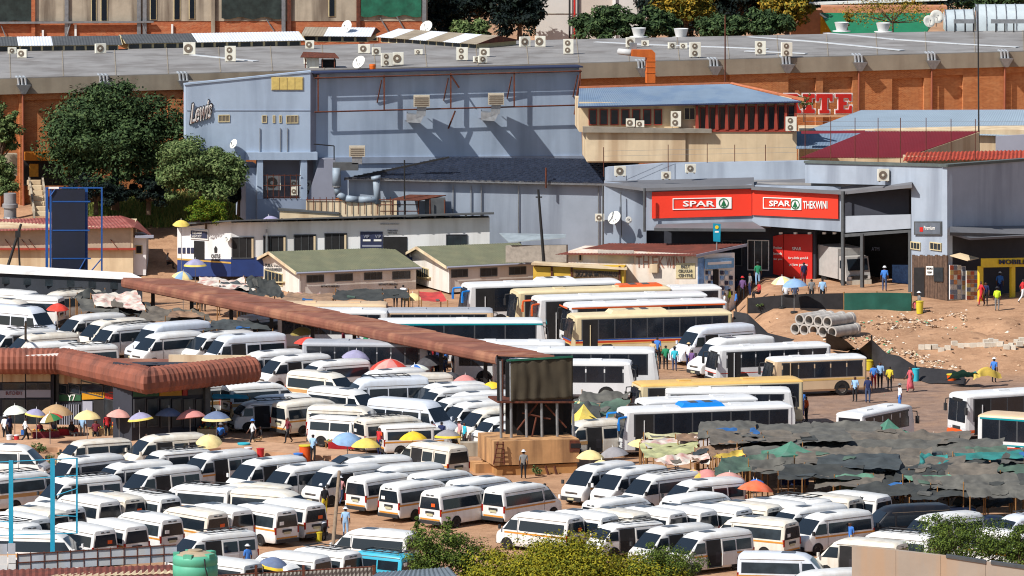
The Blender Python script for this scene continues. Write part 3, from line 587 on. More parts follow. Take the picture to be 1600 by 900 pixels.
# ================================================================ roofs to its side
M_maroon = mat('maroon roof sheeting', rgb(112, 26, 34), .6, .1, .5)
lb_ = T('light_blue_roofed_shed', 'long light blue sheet roof in front of the brick store', 'building', P(1430, 235, 408))
corr('roof', P(1262, 203, 404), P(1640, 214, 404), P(1640, 171, 412), P(1345, 172, 412), mat('light blue roof sheeting', rgb(140, 156, 170), .9, .06, .4), lb_, .22, .011, .04)
corr('roof', P(1244, 232, 399), P(1330, 232, 399), P(1345, 208, 403), P(1244, 205, 403), M_bluer, lb_, .22, .011, .04)
Q1 = Plane(1244, 404, 1640, 404)
Q1.panel('wall', rect(1250, 203, 1640, 262), M_beige, lb_, 4, -.4); Q1.panel('grey_wall', [(1556, 262), (1640, 262), (1640, 208), (1556, 213)], M_grayw, lb_, .3, .2)
mr = T('maroon_roofed_building', 'cream building under a maroon sheet roof', 'building', P(1400, 250, 396))
corr('roof', P(1250, 246, 393), P(1412, 246, 394), P(1531, 205, 399), P(1352, 205, 399), M_maroon, mr, .22, .011, .04)
B().poly([P(1252, 205, 399), P(1352, 204, 399), P(1352, 208, 398.6), P(1252, 209, 398.6)], (0, .2, 0)).o('roof_ridge', M_maroon, mr)
B().poly([P(1340, 248, 393.9), P(1410, 248, 393.9), P(1530, 206.5, 398.8), P(1530, 248, 398.8)], (0, .3, 0)).o('gable_wall', M_beige, mr)
rt = T('red_tiled_wall', 'low wall capped with old red tiles', 'wall', P(1500, 250, 392))
corr('tile_coping', P(1411, 251, 391), P(1640, 247, 391), P(1640, 234, 393), P(1416, 238, 393), mat('old red tile', rgb(160, 62, 40), .8, .25, 3), rt, .3, .05, .05)
Plane(1412, 392, 1640, 392).panel('wall', rect(1412, 244, 1640, 300), M_beige, rt, 1.2)
B().tube(P(1528, 5, 399), P(1530, 300, 399), .05, .07).o('aerial_mast', M_black)
tag(bpy.data.objects['aerial_mast'], 'thin tall black mast rising past the maroon roof', 'mast')
o_ = B().tube(P(1133, 24, 411), P(1133, 128, 411), .05, .06).o('radio_mast', M_rust); tag(o_, 'thin rusty mast standing behind the blue house roof', 'mast')
# ================================================================ long lilac wall with dark pressed roof
M_tile = mat('dark blue grey roof tile', rgb(52, 60, 78), .32, .25, 2)
lw = T('lilac_warehouse', 'long lilac warehouse under a dark pressed tile roof', 'building', P(740, 380, 394)); W2 = Plane(540, 399.4, 945, 400.4)
W2.panel('wall', [(545, 395), (1010, 395), (1010, 290), (945, 288), (545, 281)], M_lilac, lw, 2)
W2.panel('gutter', [(540, 281), (945, 290), (945, 286), (540, 277)], M_steel, lw, .35, .5)
# stepped tile courses
e0, e1 = W2.p(538, 280, .5), W2.p(945, 287, .5); t0, t1 = W2.p(700, 246, -3.), W2.p(1010, 249, -3.)
b = B(); nr, nc = 11, 64
for j in range(nr):
    for i in range(nc):
        q = lambda u, v: (e0.lerp(e1, u)).lerp(t0.lerp(t1, u), v)
        dz = Vector((0, 0, .05 + (.05 if i % 2 else 0)))
        u0, u1, v0, v1 = i / nc, (i + .96) / nc, j / nr, (j + 1) / nr
        b.hexa([q(u0, v0), q(u1, v0), q(u1, v1), q(u0, v1)], [q(u0, v0) + dz + Vector((0, 0, .09)), q(u1, v0) + dz + Vector((0, 0, .07)), q(u1, v1) + dz * .3, q(u0, v1) + dz * .3])
o_ = b.o('roof_tile_courses', M_tile, lw); tag(o_, kind='stuff')
W2.panel('verge_board', [(538, 282), (702, 247), (702, 244.5), (538, 279)], M_black, lw, .2, .2)
for x in (708, 736, 752, 810, 935, 943): B().tube(W2.p(x, 290, .1), W2.p(x, 385, .1), .04).o('downpipe', M_steel, lw)
B().tube(W2.p(853, 262, .7), W2.p(853, 294, .7), .07).o('vent_stub', M_rust, lw)
# duct work beside it
M_duct = mat('blue grey duct', rgb(140, 154, 168), .55, .12, 2, dirt=rgb(110, 112, 114))
dk = T('round_duct', 'bent blue grey round duct with two risers', 'duct', W2.p(560, 330, 2)); o2 = .9
B().tube(W2.p(526, 262, o2), W2.p(526, 290, o2), .34, .34, 14).o('riser', M_duct, dk, True)
B().path([W2.p(526, 290, o2), W2.p(528, 303, o2), W2.p(540, 310, o2), W2.p(560, 312, o2), W2.p(590, 312, o2)], .26, 12).o('pipe_run', M_duct, dk, True)
B().tube(W2.p(590, 318, o2), W2.p(588, 280, o2), .26, .3, 12).tube(W2.p(588, 280, o2), W2.p(587, 275, o2), .42, .4, 12).o('capped_riser', M_duct, dk, True)
B().tube(W2.p(526, 290, o2), W2.p(526, 292, o2), .38, .38, 14).o('flange', M_steel, dk)
t = T('evaporative_cooler', 'pale cooler box perched above the round ducts', 'cooler', W2.p(558, 236, .8)); c = W2.p(558, 236, .8)
B().box(c, (1.25, 1., .8)).o('louvred_box', M_cool, t); B().box(c + Vector((0, 0, -.7)), (.8, .8, .6)).o('duct_drop', M_steel, t)
B().box(c + Vector((-.9, 0, -1.2)), (2., .8, .6)).o('duct_elbow', M_clad, t)
for k in range(4): B().box(c + Vector((0, -.52, -.25 + k * .16)), (1.05, .04, .05)).o('louvre', M_acf, t)
rs = T('rusty_lean_to', 'rusty iron lean-to frame against the lilac wall', 'lean-to', W2.p(650, 335, 1.5))
for x in (614, 633, 654, 672, 695): B().tube(W2.p(x, 312, 1.6), W2.p(x, 345, 1.6), .06).o('post', M_rust, rs)
B().poly([W2.p(608, 313, 2), W2.p(655, 314, 2), W2.p(697, 306, .3), W2.p(640, 305, .3)], (0, 0, .06)).o('roof_sheet', M_rust, rs)
B().box(W2.p(680, 324, .9), (1.6, .8, 1.5)).o('cupboard', M_clad, rs)
for y in (320, 330, 338): B().tube(W2.p(594, y, 1.65), W2.p(654, y, 1.65), .04).o('rail', M_rust, rs)
for x, lb in ((632, 'tall thin dark pole by the rusty lean-to'),):
    o_ = B().tube(W2.p(x, 250, 1.8), W2.p(x, 340, 1.8), .06).o('pole', M_black); tag(o_, lb, 'pole')
yr = T('yard_wall', 'rusted railing yard wall below the blue store loggia', 'wall', W2.p(520, 340, 2.4)); Y2 = Plane(400, 398.8, 620, 398.8)
Y2.panel('wall', rect(478, 314, 620, 350), M_beige2, yr, .3)
for i in range(14): B().tube(Y2.p(480 + i * 10, 308, .1), Y2.p(480 + i * 10, 335, .1), .03).o('railing_bar', M_rust, yr)
B().tube(Y2.p(478, 312, .1), Y2.p(612, 312, .1), .035).o('railing_top', M_rust, yr)
# ================================================================ supermarket
M_spred = mat('supermarket red', rgb(226, 50, 22), .6, .05, .6)
M_green = mat('emblem green', rgb(10, 100, 56), .5, 0)
M_canopy = mat('grey canopy sheeting', rgb(104, 104, 108), .7, .1, .6)
M_bump_ = mat('dark grille', rgb(40, 40, 42), .7)
M_dkw = mat('charcoal and painted shade', rgb(46, 48, 58), .8, .12)  # dark wall colour, also painted on walls that only lie in shade
sp = T('supermarket', 'lilac grey supermarket with two red sign panels', 'building', P(1250, 450, 382))
S0 = Plane(945, 392, 1260, 389)        # set back upper wall
S1 = Plane(1258, 383.5, 1480, 373.5)       # side wall seen beside the signs
S2 = Plane(1480, 373.5, 1640, 379.5)
S0.panel('upper_wall', [(945, 330), (1260, 330), (1260, 252), (1030, 256), (945, 262)], M_lilac, sp, 1., -.5)
S1.panel('tall_wall', [(1424, 470), (1480, 478), (1480, 258), (1258, 252), (1258, 286), (1424, 290)], M_lilac, sp, .5)
S2.panel('end_wall', [(1480, 478), (1640, 480), (1640, 246), (1480, 258)], M_lilac, sp, .5)
for pl, pts in ((S1, [(1256, 255), (1481, 261), (1481, 257), (1256, 251)]), (S2, [(1479, 261), (1640, 249), (1640, 245), (1479, 257)])): pl.panel('coping', pts, mat('dark green grey coping', rgb(84, 92, 90)), sp, .6, .12)
b = B(); b.poly([S0.p(944, 268, .0), S1.p(1258, 253, -.6), S1.p(1480, 259.5, -.6), S2.p(1640, 247.5, -.6), S2.p(1640, 240, -8), S0.p(944, 250, -3)], (0, 0, -.2)); b.v = [q - Vector((0, 0, 1.6)) for q in b.v]; b.o('flat_roof', M_roofgrey, sp)
A1 = Plane(1005, 384.5, 1175, 384.0); A2 = Plane(1175, 384., 1312, 381.5)
# sign boxes and the wall they hang on
A1.panel('sign_wall', [(1010, 360), (1175, 360), (1175, 288), (1010, 296)], M_lilac, sp, .4, -.06)
A2.panel('sign_wall', [(1175, 352), (1314, 362), (1314, 292), (1175, 290)], M_lilac, sp, .4, -.06)
A1.panel('side_wall', [(944, 400), (1010, 400), (1010, 290), (944, 284)], M_lilac, sp, .4, -1.)
s1 = A1.panel('sign_board', [(1018.5, 341.5), (1174.5, 337), (1174.5, 295), (1018.5, 300)], M_spred, sp, .12, .1)
s2 = A2.panel('sign_board', [(1175.5, 336), (1309.5, 342), (1309.5, 301), (1175.5, 297)], M_spred, sp, .12, .1)
def logo(pl, par, x0, y0, x1, y1, word, wx0, wx1, ex, dy=0):
    # thin white frame, white emblem square with green tree, white word
    for r_ in ((x0, y0, x1, y0 + 1.3), (x0, y1 - 1.3, x1, y1), (x0, y0 + 1.3, x0 + 1.3, y1 - 1.3)):
        a, c, e, g = r_; s = lambda x: dy * (x - x0) / (x1 - x0)
        pl.panel('sign_frame', [(a, g + s(a)), (e, g + s(e)), (e, c + s(e)), (a, c + s(a))], M_white, par, .04, .16)
    s = dy; pl.panel('emblem_field', [(ex, y1 + s), (x1, y1 + s), (x1, y0 + s), (ex, y0 + s)], M_white, par, .04, .165)
    c = pl.p((ex + x1) / 2, (y0 + y1) / 2 + s); r = (y1 - y0) * .42 / 20
    B().lathe(c + pl.n * .14, [(r, 0), (r, .06), (r * .82, .06), (r * .82, 0)], 24, axis=pl.n).o('emblem_ring', M_green, par)
    up = Vector((0, 0, 1)); B().poly([c + pl.n * .2 - up * r * .55 - pl.t * r * .55, c + pl.n * .2 - up * r * .55 + pl.t * r * .55, c + pl.n * .2 + up * r * .72], -pl.n * .04).o('emblem_tree', M_green, par)
    B().poly([c + pl.n * .2 - up * r * .8 - pl.t * r * .1, c + pl.n * .2 - up * r * .8 + pl.t * r * .1, c + pl.n * .2 - up * r * .57 + pl.t * r * .1, c + pl.n * .2 - up * r * .57 - pl.t * r * .1], -pl.n * .04).o('emblem_stem', M_green, par)
    ptext(pl, 'sign_word', word, par, wx0, y0 + 4.5 + dy * .4, wx1, y1 - 4.5 + dy * .4, M_white, .13, .04, .02)
logo(A1, s1, 1051, 310, 1143, 328, 'SPAR', 1067, 1117, 1119, -2)
logo(A2, s2, 1192, 308, 1252, 326, 'SPAR', 1202, 1235, 1236, 2)
ptext(A2, 'sign_word', 'THEKWINI', s2, 1255, 314, 1293, 326, M_white, .13, .04, .015)
# canopy roofs over the signs
def canopy(pts, name='canopy_roof', th=.22, m=None): return B().poly(pts, (0, 0, -th)).o(name, m or M_canopy, sp)
canopy([A1.p(1006, 294, .4), A1.p(1178, 289.5, .4), A1.p(1178, 277, -4), A1.p(945, 283, -4), A1.p(944, 286, -1)])
canopy([A2.p(1174, 291.5, .4), A2.p(1317, 299, .45), S1.p(1425, 288, .8), S1.p(1425, 284, 0), A2.p(1258, 279, -4), A2.p(1174, 284, -4)], th=.25)
S3 = Plane(1312, 381, 1424, 377.5)
S3.panel('shade_wall', [(1314, 340), (1420, 334), (1420, 292), (1314, 300)], M_dkw, sp, .3, -.8)  # recess shade painted into the wall colour
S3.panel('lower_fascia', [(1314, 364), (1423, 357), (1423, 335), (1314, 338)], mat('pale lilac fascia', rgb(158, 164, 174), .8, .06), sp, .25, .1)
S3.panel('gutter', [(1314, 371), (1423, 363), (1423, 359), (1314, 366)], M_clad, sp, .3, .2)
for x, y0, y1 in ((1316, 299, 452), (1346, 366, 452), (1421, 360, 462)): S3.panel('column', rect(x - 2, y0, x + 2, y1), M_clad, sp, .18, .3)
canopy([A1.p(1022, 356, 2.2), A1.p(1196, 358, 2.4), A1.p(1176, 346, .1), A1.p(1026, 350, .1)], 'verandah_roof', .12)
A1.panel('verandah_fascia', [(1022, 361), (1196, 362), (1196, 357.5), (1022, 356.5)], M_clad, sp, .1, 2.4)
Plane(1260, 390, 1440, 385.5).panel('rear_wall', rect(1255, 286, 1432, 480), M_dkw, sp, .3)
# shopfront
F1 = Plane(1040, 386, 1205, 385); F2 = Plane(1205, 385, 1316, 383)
F1.panel('shopfront_shade', rect(1000, 356, 1205, 450), M_dkw, sp, .3, 0)  # dark panel painted as the shade under the verandah
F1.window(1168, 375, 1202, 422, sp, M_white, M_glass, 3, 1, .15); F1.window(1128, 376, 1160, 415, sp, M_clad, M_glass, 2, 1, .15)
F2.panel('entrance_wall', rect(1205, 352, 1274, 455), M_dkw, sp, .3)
f1 = F2.panel('entrance_poster', [(1208, 428), (1224, 432), (1224, 366), (1208, 369)], mat('poster red', rgb(196, 34, 24), .5, .06), sp, .06, .12)
f2 = F2.panel('entrance_poster', [(1225, 432), (1269, 437), (1269, 366), (1225, 366)], mat('poster red', rgb(196, 34, 24)), sp, .06, .12)
ptext(F2, 'poster_text', 'SPAR', f2, 1238, 386, 1252, 391, M_white, .13); ptext(F2, 'poster_text', 'for a little good &', f2, 1232, 401, 1263, 406, M_white, .13); ptext(F2, 'poster_text', 'at low prices', f2, 1233, 411, 1262, 417, M_white, .13)
for k, s in enumerate(('Freshest', 'brands', 'for you')): ptext(F2, 'poster_text', s, f1, 1209, 385 + k * 9, 1222, 389 + k * 9, M_white, .13)
for x in (1219, 1242, 1264, 1287, 1303): o_ = F2.panel('downlight', rect(x - 2, 363, x + 2, 366), M_white, sp, .2, 1.)
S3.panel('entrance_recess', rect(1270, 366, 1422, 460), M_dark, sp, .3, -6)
tk = T('delivery_truck', 'grey white delivery truck parked in the supermarket entrance shade', 'truck', S3.p(1318, 448, -2.2), R(-66)); M_trk = mat('truck paint', rgb(176, 172, 168), .5, .08, 2)
B().hexa([(1.2, -1., .7), (2.6, -1., .7), (2.6, 1., .7), (1.2, 1., .7)], [(1.2, -1., 2.5), (2.1, -1., 2.5), (2.1, 1., 2.5), (1.2, 1., 2.5)]).o('cab', M_trk, tk, local=True); B().box((-.6, 0, 1.9), (3.4, 2.1, 2.3)).o('cargo_box', M_trk, tk, local=True)
B().hexa([(2.44, -.85, 1.5), (2.44, .85, 1.5), (2.2, .85, 2.35), (2.2, -.85, 2.35)], [(2.47, -.85, 1.5), (2.47, .85, 1.5), (2.23, .85, 2.35), (2.23, -.85, 2.35)]).o('windshield', M_glass, tk, local=True); B().box((2.62, 0, .6), (.2, 2., .35)).o('bumper', M_acw, tk, local=True); B().box((2.62, 0, 1.0), (.1, 1.4, .25)).o('grille', M_bump_, tk, local=True)
for s_ in (1, -1):
    B().box((1.7, s_ * 1.0, 1.9), (.7, .04, .6)).o('door_window', M_glass, tk, local=True); B().box((2.62, s_ * .75, .95), (.1, .3, .2)).o('headlight', M_white, tk, local=True)
    for ax in (1.8, -1.4): B().lathe((ax, s_ * .8, .42), [(.001, .2), (.25, .2), (.42, .2), (.42, 0)], 14, axis=(0, s_, 0)).o('wheel', M_black, tk, local=True)
S3.window(1360, 412, 1373, 450, sp, M_acw, M_glass, 1, 1, -5.8, name='door')
S3.panel('side_poster', rect(1394, 414, 1420, 462), mat('blue poster', rgb(70, 108, 160), .6, .35, 4), sp, .05, -4.)
ptext(S3, 'wall_text', 'ATM', sp, 1362, 386, 1374, 392, M_grayw, -5.8)
# corner shop
M_timber = mat('reclaimed timber cladding', rgb(96, 74, 60), .85, .35, 4, dirt=rgb(60, 44, 36))
w_ = B()
for i in range(14):
    x0 = 1425 + i * 3.95; S1.panel('timber_board', rect(x0, 398 + (i % 3), x0 + 3.7, 476 + i * .1), M_timber, sp, .08, .05 + .02 * (i % 2))
s_ = S1.panel('wall_sign', rect(1428, 346, 1471, 367), M_clad, sp, .1, .15); S1.panel('sign_face', rect(1430, 348, 1469, 365.5), mat('grey sign face', rgb(92, 98, 108)), s_, .04, .18)
ptext(S1, 'sign_word', 'Premium', s_, 1444, 353, 1461, 359, M_white, .19); S1.panel('sign_mark', rect(1437, 355, 1442, 362), M_red, s_, .03, .2)
S1.window(1424, 379, 1439, 389, sp, M_cream, M_glass2, 3, 1, .1); S1.window(1454, 380, 1472, 390, sp, M_cream, M_glass2, 3, 1, .1)
S1.panel('shop_doorway', rect(1428, 418, 1444, 470), M_dark, sp, .2, .12); S1.panel('shop_window', rect(1459, 418, 1473, 440), M_glass2, sp, .1, .14)
S1.panel('shop_notice', rect(1447, 416, 1458, 430), M_white, sp, .05, .14)
ptext(S1, 'notice_text', 'SPECIALS', sp, 1448, 418, 1457, 421, M_black, .17); ptext(S1, 'notice_text', 'TODAY', sp, 1449, 424, 1456, 427, M_black, .17)
canopy([S2.p(1484, 364, 2.), S2.p(1516, 372, 2.4), S2.p(1640, 366, 2.4), S2.p(1640, 352, .1), S2.p(1484, 354, .1)], 'verandah_roof', .15)
S2.panel('verandah_fascia', [(1484, 368), (1640, 372), (1640, 367), (1484, 363)], M_clad, sp, .1, 2.2)
S2.panel('shopfront_shade', rect(1484, 368, 1640, 478), M_dkw, sp, .1, .05)  # dark panel painted as shade behind the corner shopfront
CPAL = [mat('print %d' % i, c, .6, .25, 12) for i, c in enumerate((rgb(200, 196, 190), rgb(206, 140, 90), rgb(190, 90, 60), rgb(214, 190, 120), rgb(120, 130, 150), rgb(224, 216, 200), rgb(170, 120, 90)))]
for x0, y0, x1, y1, ou, nc in ((1484, 414, 1502, 468, .4, 3), (1503, 416, 1509, 468, .5, 1), (1510, 423, 1529, 469, 1., 3)):
    pb = S2.panel('poster_board', rect(x0, y0, x1, y1), M_white, sp, .06, ou)
    for i in range(nc):
        for j in range(7): u, v_ = (x1 - x0 - 1) / nc, (y1 - y0 - 1) / 7; S2.panel('print', rect(x0 + .8 + i * u, y0 + .8 + j * v_, x0 + .3 + (i + 1) * u, y0 + .1 + (j + 1) * v_), random.choice(CPAL), pb, .02, ou + .03)
M_yshop = mat('yellow shop board', rgb(222, 190, 40), .55, .08, 2)
ys = S2.panel('shop_sign', [(1535, 418), (1640, 416), (1640, 402), (1535, 404)], M_yshop, sp, .15, 2.3)
ptext(S2, 'sign_word', 'MOBILE CASH', ys, 1561, 405.5, 1640, 413, M_nav, 2.36, .05, .015)
for x in (1533, 1583): S2.panel('yellow_column', rect(x - 2.5, 416, x + 3.5, 472), M_yshop, sp, .2, 2.2)
B().poly([S2.p(1484, 400, .2), S2.p(1500, 396, .2), S2.p(1530, 404, 1.6), S2.p(1512, 408, 1.8)], (0, 0, .05)).o('awning_flap', M_beige, sp)
for x, y, w_, h_, lb, pl, ou in ((969, 276, 17, 15, 'white air conditioner on the supermarket canopy end', A1, -2.5), (1041, 281, 14, 11, 'square dark fan air conditioner low on the canopy', A1, -1), (1079, 271, 16, 13, 'white air conditioner on stand above the first sign', A1, -3.), (1380, 284, 17, 18, 'white air conditioner on the canopy by the tall wall', S1, .5)):
    aircon(pl.p(x, y, ou), w_ / 20.5, h_ / 20.5, lb, R(10), .35)
B().tube(A1.p(942, 290, .2), A1.p(942, 400, .2), .05).tube(A1.p(1007, 294, 1.), A1.p(1007, 362, 1.), .1).tube(A1.p(970, 300, -.6), A1.p(971, 370, -.6), .04).o('drainpipe', M_clad, sp)
dish(A1.p(961, 352, -.3), .55, 'large pale dish on the lilac supermarket side wall', R(-35), 30, .2); dish(A1.p(982, 352, -.3), .26, 'small white dish on the lilac supermarket side wall', R(20), 15, .25)
aircon(A1.p(937, 347, -.5), .7, .55, 'small air conditioner hung beside the large pale dish', 0, .3)
tb = T('turquoise_sign', 'upright turquoise sign above the rusty roofed shop', 'sign', P(1120, 378, 381)); TB = Plane(1100, 381, 1140, 381)
TB.panel('panel', [(1114.5, 377), (1125.5, 378), (1126, 350), (1114, 349)], mat('turquoise panel', rgb(0, 140, 170), .5), tb, .15)
B().lathe(TB.p(1120, 355, .02), [(0.001, .02), (.14, .02), (.14, 0)], 14, axis=(0, -1, 0)).o('emblem', M_yshop, tb); TB.panel('lettering', rect(1117, 361, 1123, 363.5), M_white, tb, .03, .02)
B().tube(TB.p(1120, 378, -.1), TB.p(1120, 400, -.1), .05).o('post', M_steel, tb)
# ================================================================ white bar with blue base
M_wwall = mat('white washed wall', rgb(226, 225, 225), .85, .05, .6, dirt=rgb(176, 170, 164), dirtk=.5)
M_bbase = mat('navy wall base', rgb(26, 52, 110), .7, .12)
wb = T('white_bar', 'long low white bar with navy base and dark windows', 'building', P(520, 415, 397)); V1 = Plane(360, 396.5, 765, 397.5); V0 = Plane(276, 398, 361, 396.5)
V1.panel('wall', [(361, 402), (765, 402), (765, 340), (361, 348)], M_wwall, wb, 1.6)
V0.panel('end_wall', [(277, 405), (361, 405), (361, 346), (277, 356)], M_wwall, wb, 1.2)
V1.panel('base', rect(361, 402, 765, 432), M_bbase, wb, 1.6, .03); V0.panel('base', [(277, 432), (361, 432), (361, 405.5), (277, 405.5)], M_bbase, wb, 1.2, .03)
V0.panel('gold_line', [(277, 406), (361, 412), (361, 409.5), (277, 403.5)], mat('gold line', rgb(190, 150, 70)), wb, .05, .06)
B().poly([V0.p(270, 352, .8), V1.p(361, 346, .9), V1.p(772, 335, .8), V1.p(772, 333, -1.7), V0.p(285, 350, -1.7)], (0, 0, .1)).o('roof', M_clad, wb)
for i in range(17): B().box(V1.p(368 + i * 24, 345.5 - i * .63, .35), (.14, .9, .16)).o('rafter_end', M_black, wb)
for x0, y0, x1, y1 in ((362, 370, 397, 404), (411, 368, 447, 402), (459, 366, 494, 400), (507, 364, 542, 396)):
    V1.window(x0, y0, x1, y1, wb, M_clad, M_dark, 3, 1, .08); V1.panel('jamb', rect(x1 - 4, y0 + 3, x1 - 1, y1 - 1), M_beige, wb, .05, .1)
V1.window(697, 366, 730, 400, wb, M_dkw, M_glass2, 3, 1, .08)
p_ = V1.panel('poster_board', rect(563, 362, 598, 392), M_nav, wb, .06, .08)
for x in (567, 584): V1.panel('poster_text', rect(x, 374, x + 12, 377), M_white, p_, .02, .1)
V1.panel('poster_text', rect(566, 383, 596, 385.5), M_grayw, p_, .02, .1); ptext(V1, 'poster_text', 'VIP', p_, 568, 367, 577, 372, M_grayw, .1); ptext(V1, 'poster_text', 'VIP', p_, 586, 367, 595, 372, M_grayw, .1)
V1.panel('doorway', rect(599, 370, 636, 420), M_dark, wb, .1, .06); V1.panel('dark_band', rect(542, 395, 640, 420), M_nav, wb, .05, .05)
ptext(V1, 'wall_text', 'THEKWINI', wb, 605, 359, 621, 361.5, M_nav, .05); ptext(V1, 'wall_text', 'NIGHT CLUB', wb, 606, 362.5, 620, 365, M_nav, .05)
ptext(V1, 'wall_text', 'REFRESHING NIGHT SPOT', wb, 594, 349, 624, 351, M_grayw, .05)
s_ = V0.panel('sign_board', [(297, 373), (325, 375), (325, 360), (297, 358)], M_white, wb, .06, .08); V0.panel('sign_face', [(298, 371), (324, 373), (324, 362), (298, 360)], M_nav, s_, .04, .1)
ptext(V0, 'sign_word', 'THEKWINI', s_, 300, 362, 315, 366, M_white, .12); ptext(V0, 'sign_word', 'NIGHT SPOT', s_, 300, 367.5, 315, 371, M_white, .12)
ptext(V0, 'wall_text', 'CASTLE', wb, 330, 397, 344, 403, M_black, .03); ptext(V0, 'wall_text', 'MILK STOUT', wb, 330, 404.5, 344, 407.5, M_black, .03)
B().poly([V0.p(335, 395, .03), V0.p(339, 395, .03), V0.p(339.5, 388, .03), V0.p(337, 384, .03), V0.p(334.5, 388, .03)], (0, .02, 0)).o('wall_emblem', M_black, wb)
V0.panel('doorway', [(303, 408), (319, 410), (319, 377), (303, 376)], M_dark, wb, .1, .05)
for x in (278, 285, 292, 298): V0.panel('small_poster', rect(x, 387, x + 4.5, 396), M_nav, wb, .03, .04)
dish(V0.p(356, 377, .3), .3, 'small dish at the corner of the white bar', R(-40), 20, .05)
V1.panel('step_wall', rect(415, 358, 418, 400), M_steel, wb, .05, .3)
# cream shed behind it
o_ = T('cream_parapet', 'short cream parapet behind the white bar roof', 'wall', P(470, 336, 399)); X1 = Plane(430, 398.6, 530, 398.6)
X1.panel('wall', [(437, 350), (530, 350), (530, 333), (437, 327)], M_beige, o_, .5); X1.panel('coping', [(434, 329), (530, 335), (530, 332), (434, 326)], M_clad, o_, .7, .1)
# ================================================================ public toilets: two green roofed blocks
M_mossroof = mat('mossy green roof sheeting', rgb(104, 106, 84), .9, .12, .8, dirt=rgb(120, 118, 92), dirtk=.6)
M_cwall = mat('cream white wall', rgb(214, 208, 200), .85, .06, .8, dirt=rgb(190, 176, 160), dirtk=.6)
def toilet(label, A, Bq, Cq, ap, rd, base, wins, gw, texts):
    # A far left eave, Bq near left eave, Cq near right eave, ap ridge start, rd ridge end : (px, py, Y)
    t = T('toilet_block', label, 'toilet block', P(Bq[0], base, Bq[2])); A, Bp, C, a, r = P(*A), P(*Bq), P(*Cq), P(*ap), P(*rd)
    D = A + C - Bp; z0 = P(Bq[0], base, Bq[2]).z - .4; fl = lambda p: Vector((p.x, p.y, z0)); ins = lambda p, c: p.lerp(c, .06)
    ctr = (A + Bp + C + D) / 4; k = [ins(p, ctr) - Vector((0, 0, .1)) for p in (Bp, C, D, A)]
    b = B(); b.hexa([fl(p) for p in k], k); b.o('wall', M_cwall, t)
    g0 = a + (r - a).normalized() * .35 - Vector((0, 0, .12)); b = B(); b.poly([k[0], k[3], g0], (r - a).normalized() * .3); b.o('gable', M_cwall, t)
    corr('roof_slope', Bp, C, r, a, M_mossroof, t, .2, .012, .03); corr('roof_slope', A, D, r, a, M_mossroof, t, .2, .012, .03)
    up = Vector((0, 0, .16))
    B().poly([Bp, a, a - up * 1.3, Bp - up * 1.3], Vector((-.08, -.02, 0))).o('barge_board', M_beige2, t); B().poly([A, a, a - up * 1.3, A - up * 1.3], Vector((-.08, -.02, 0))).o('barge_board', M_beige2, t)
    d = (C - Bp).normalized(); n = Vector((d.y, -d.x, 0)).normalized()
    B().tube(Bp + n * .1 - up * .6, C + n * .1 - up * .6, .09).o('gutter', M_grayw, t); B().tube(k[0] + n * .1, fl(k[0]) + n * .1, .05).o('downpipe', M_white, t)
    F = Plane(100, 100, 200, 100); F.a, F.t = fl(k[0]), Vector((d.x, d.y, 0)).normalized(); F.n = Vector((F.t.y, -F.t.x, 0))
    for x0, y0, x1, y1 in wins: F.window(x0, y0, x1, y1, t, M_clad, M_glass2, 3, 1, .05)
    dg = (k[0] - k[3]); Gp = Plane(100, 100, 200, 100); Gp.a, Gp.t = k[3], Vector((dg.x, dg.y, 0)).normalized(); Gp.n = Vector((Gp.t.y, -Gp.t.x, 0))
    x0, y0, x1, y1 = gw; Gp.window(x0, y0, x1, y1, t, M_cream, M_glass2, 5, 1, .06)
    Gp.panel('window_ledge', rect(x0, y1, x1, y1 + 2), M_cream, t, .2, .2)
    for pl, s, a0, b0, a1, b1 in texts: ptext(Gp if pl else F, 'wall_text', s, t, a0, b0, a1, b1, M_clad if pl else M_black, .02)
    return t
toilet('green roofed toilet block with gable lettering beside the canopy', (394, 407, 397.6), (463, 425, 391.5), (658, 417, 394.5), (420, 393, 394.6), (614, 386.5, 397.4), 458,
       ((479, 429, 506, 442), (523, 427, 551, 440), (569, 425, 597, 438), (613, 423, 641, 437)), (414, 428, 442, 440), ((1, 'PUBLIC TOILET', 415, 412, 440, 417), (1, 'ISITHOTI MISUZU', 415, 419, 440, 424), (0, 'ISITHOTI MISUZU', 502, 446, 530, 449), (0, 'ISITHOTI MISUZU', 592, 443, 621, 446)))
toilet('green roofed toilet block beside the yellow kiosk', (628, 398, 398.2), (698, 416, 391.7), (846, 409, 394.), (651, 385, 394.9), (812, 379, 397.6), 450,
       ((705, 420, 731, 434), (750, 418, 777, 433), (795, 416, 822, 430)), (652, 420, 670, 433), ())
# ================================================================ rusty roofed shop
M_rroof = mat('rust brown roof sheeting', rgb(112, 56, 44), .85, .2, 1., dirt=rgb(84, 48, 40), dirtk=.7)
M_shopw = mat('patchy white shop wall', rgb(218, 206, 192), .85, .1, .9, dirt=rgb(206, 160, 120), dirtk=.8)
ts_ = T('rusty_roofed_shop', 'patchy white shop with faded lettering under a rusty roof', 'shop', P(1020, 470, 381)); K1 = Plane(880, 382.5, 1090, 380.); K2 = Plane(1090, 380., 1148, 381.6)
K1.panel('wall', [(888, 486), (1090, 486), (1090, 397), (888, 392)], M_shopw, ts_, 4); K2.panel('front', [(1090, 486), (1148, 484), (1148, 395), (1090, 397)], M_white, ts_, .4, 0)
corr('roof', K1.p(868, 397, .5), K2.p(1090, 399.5, .6), K2.p(1166, 381, -.4), K1.p(950, 380, -4), M_rroof, ts_, .25, .015, .04)
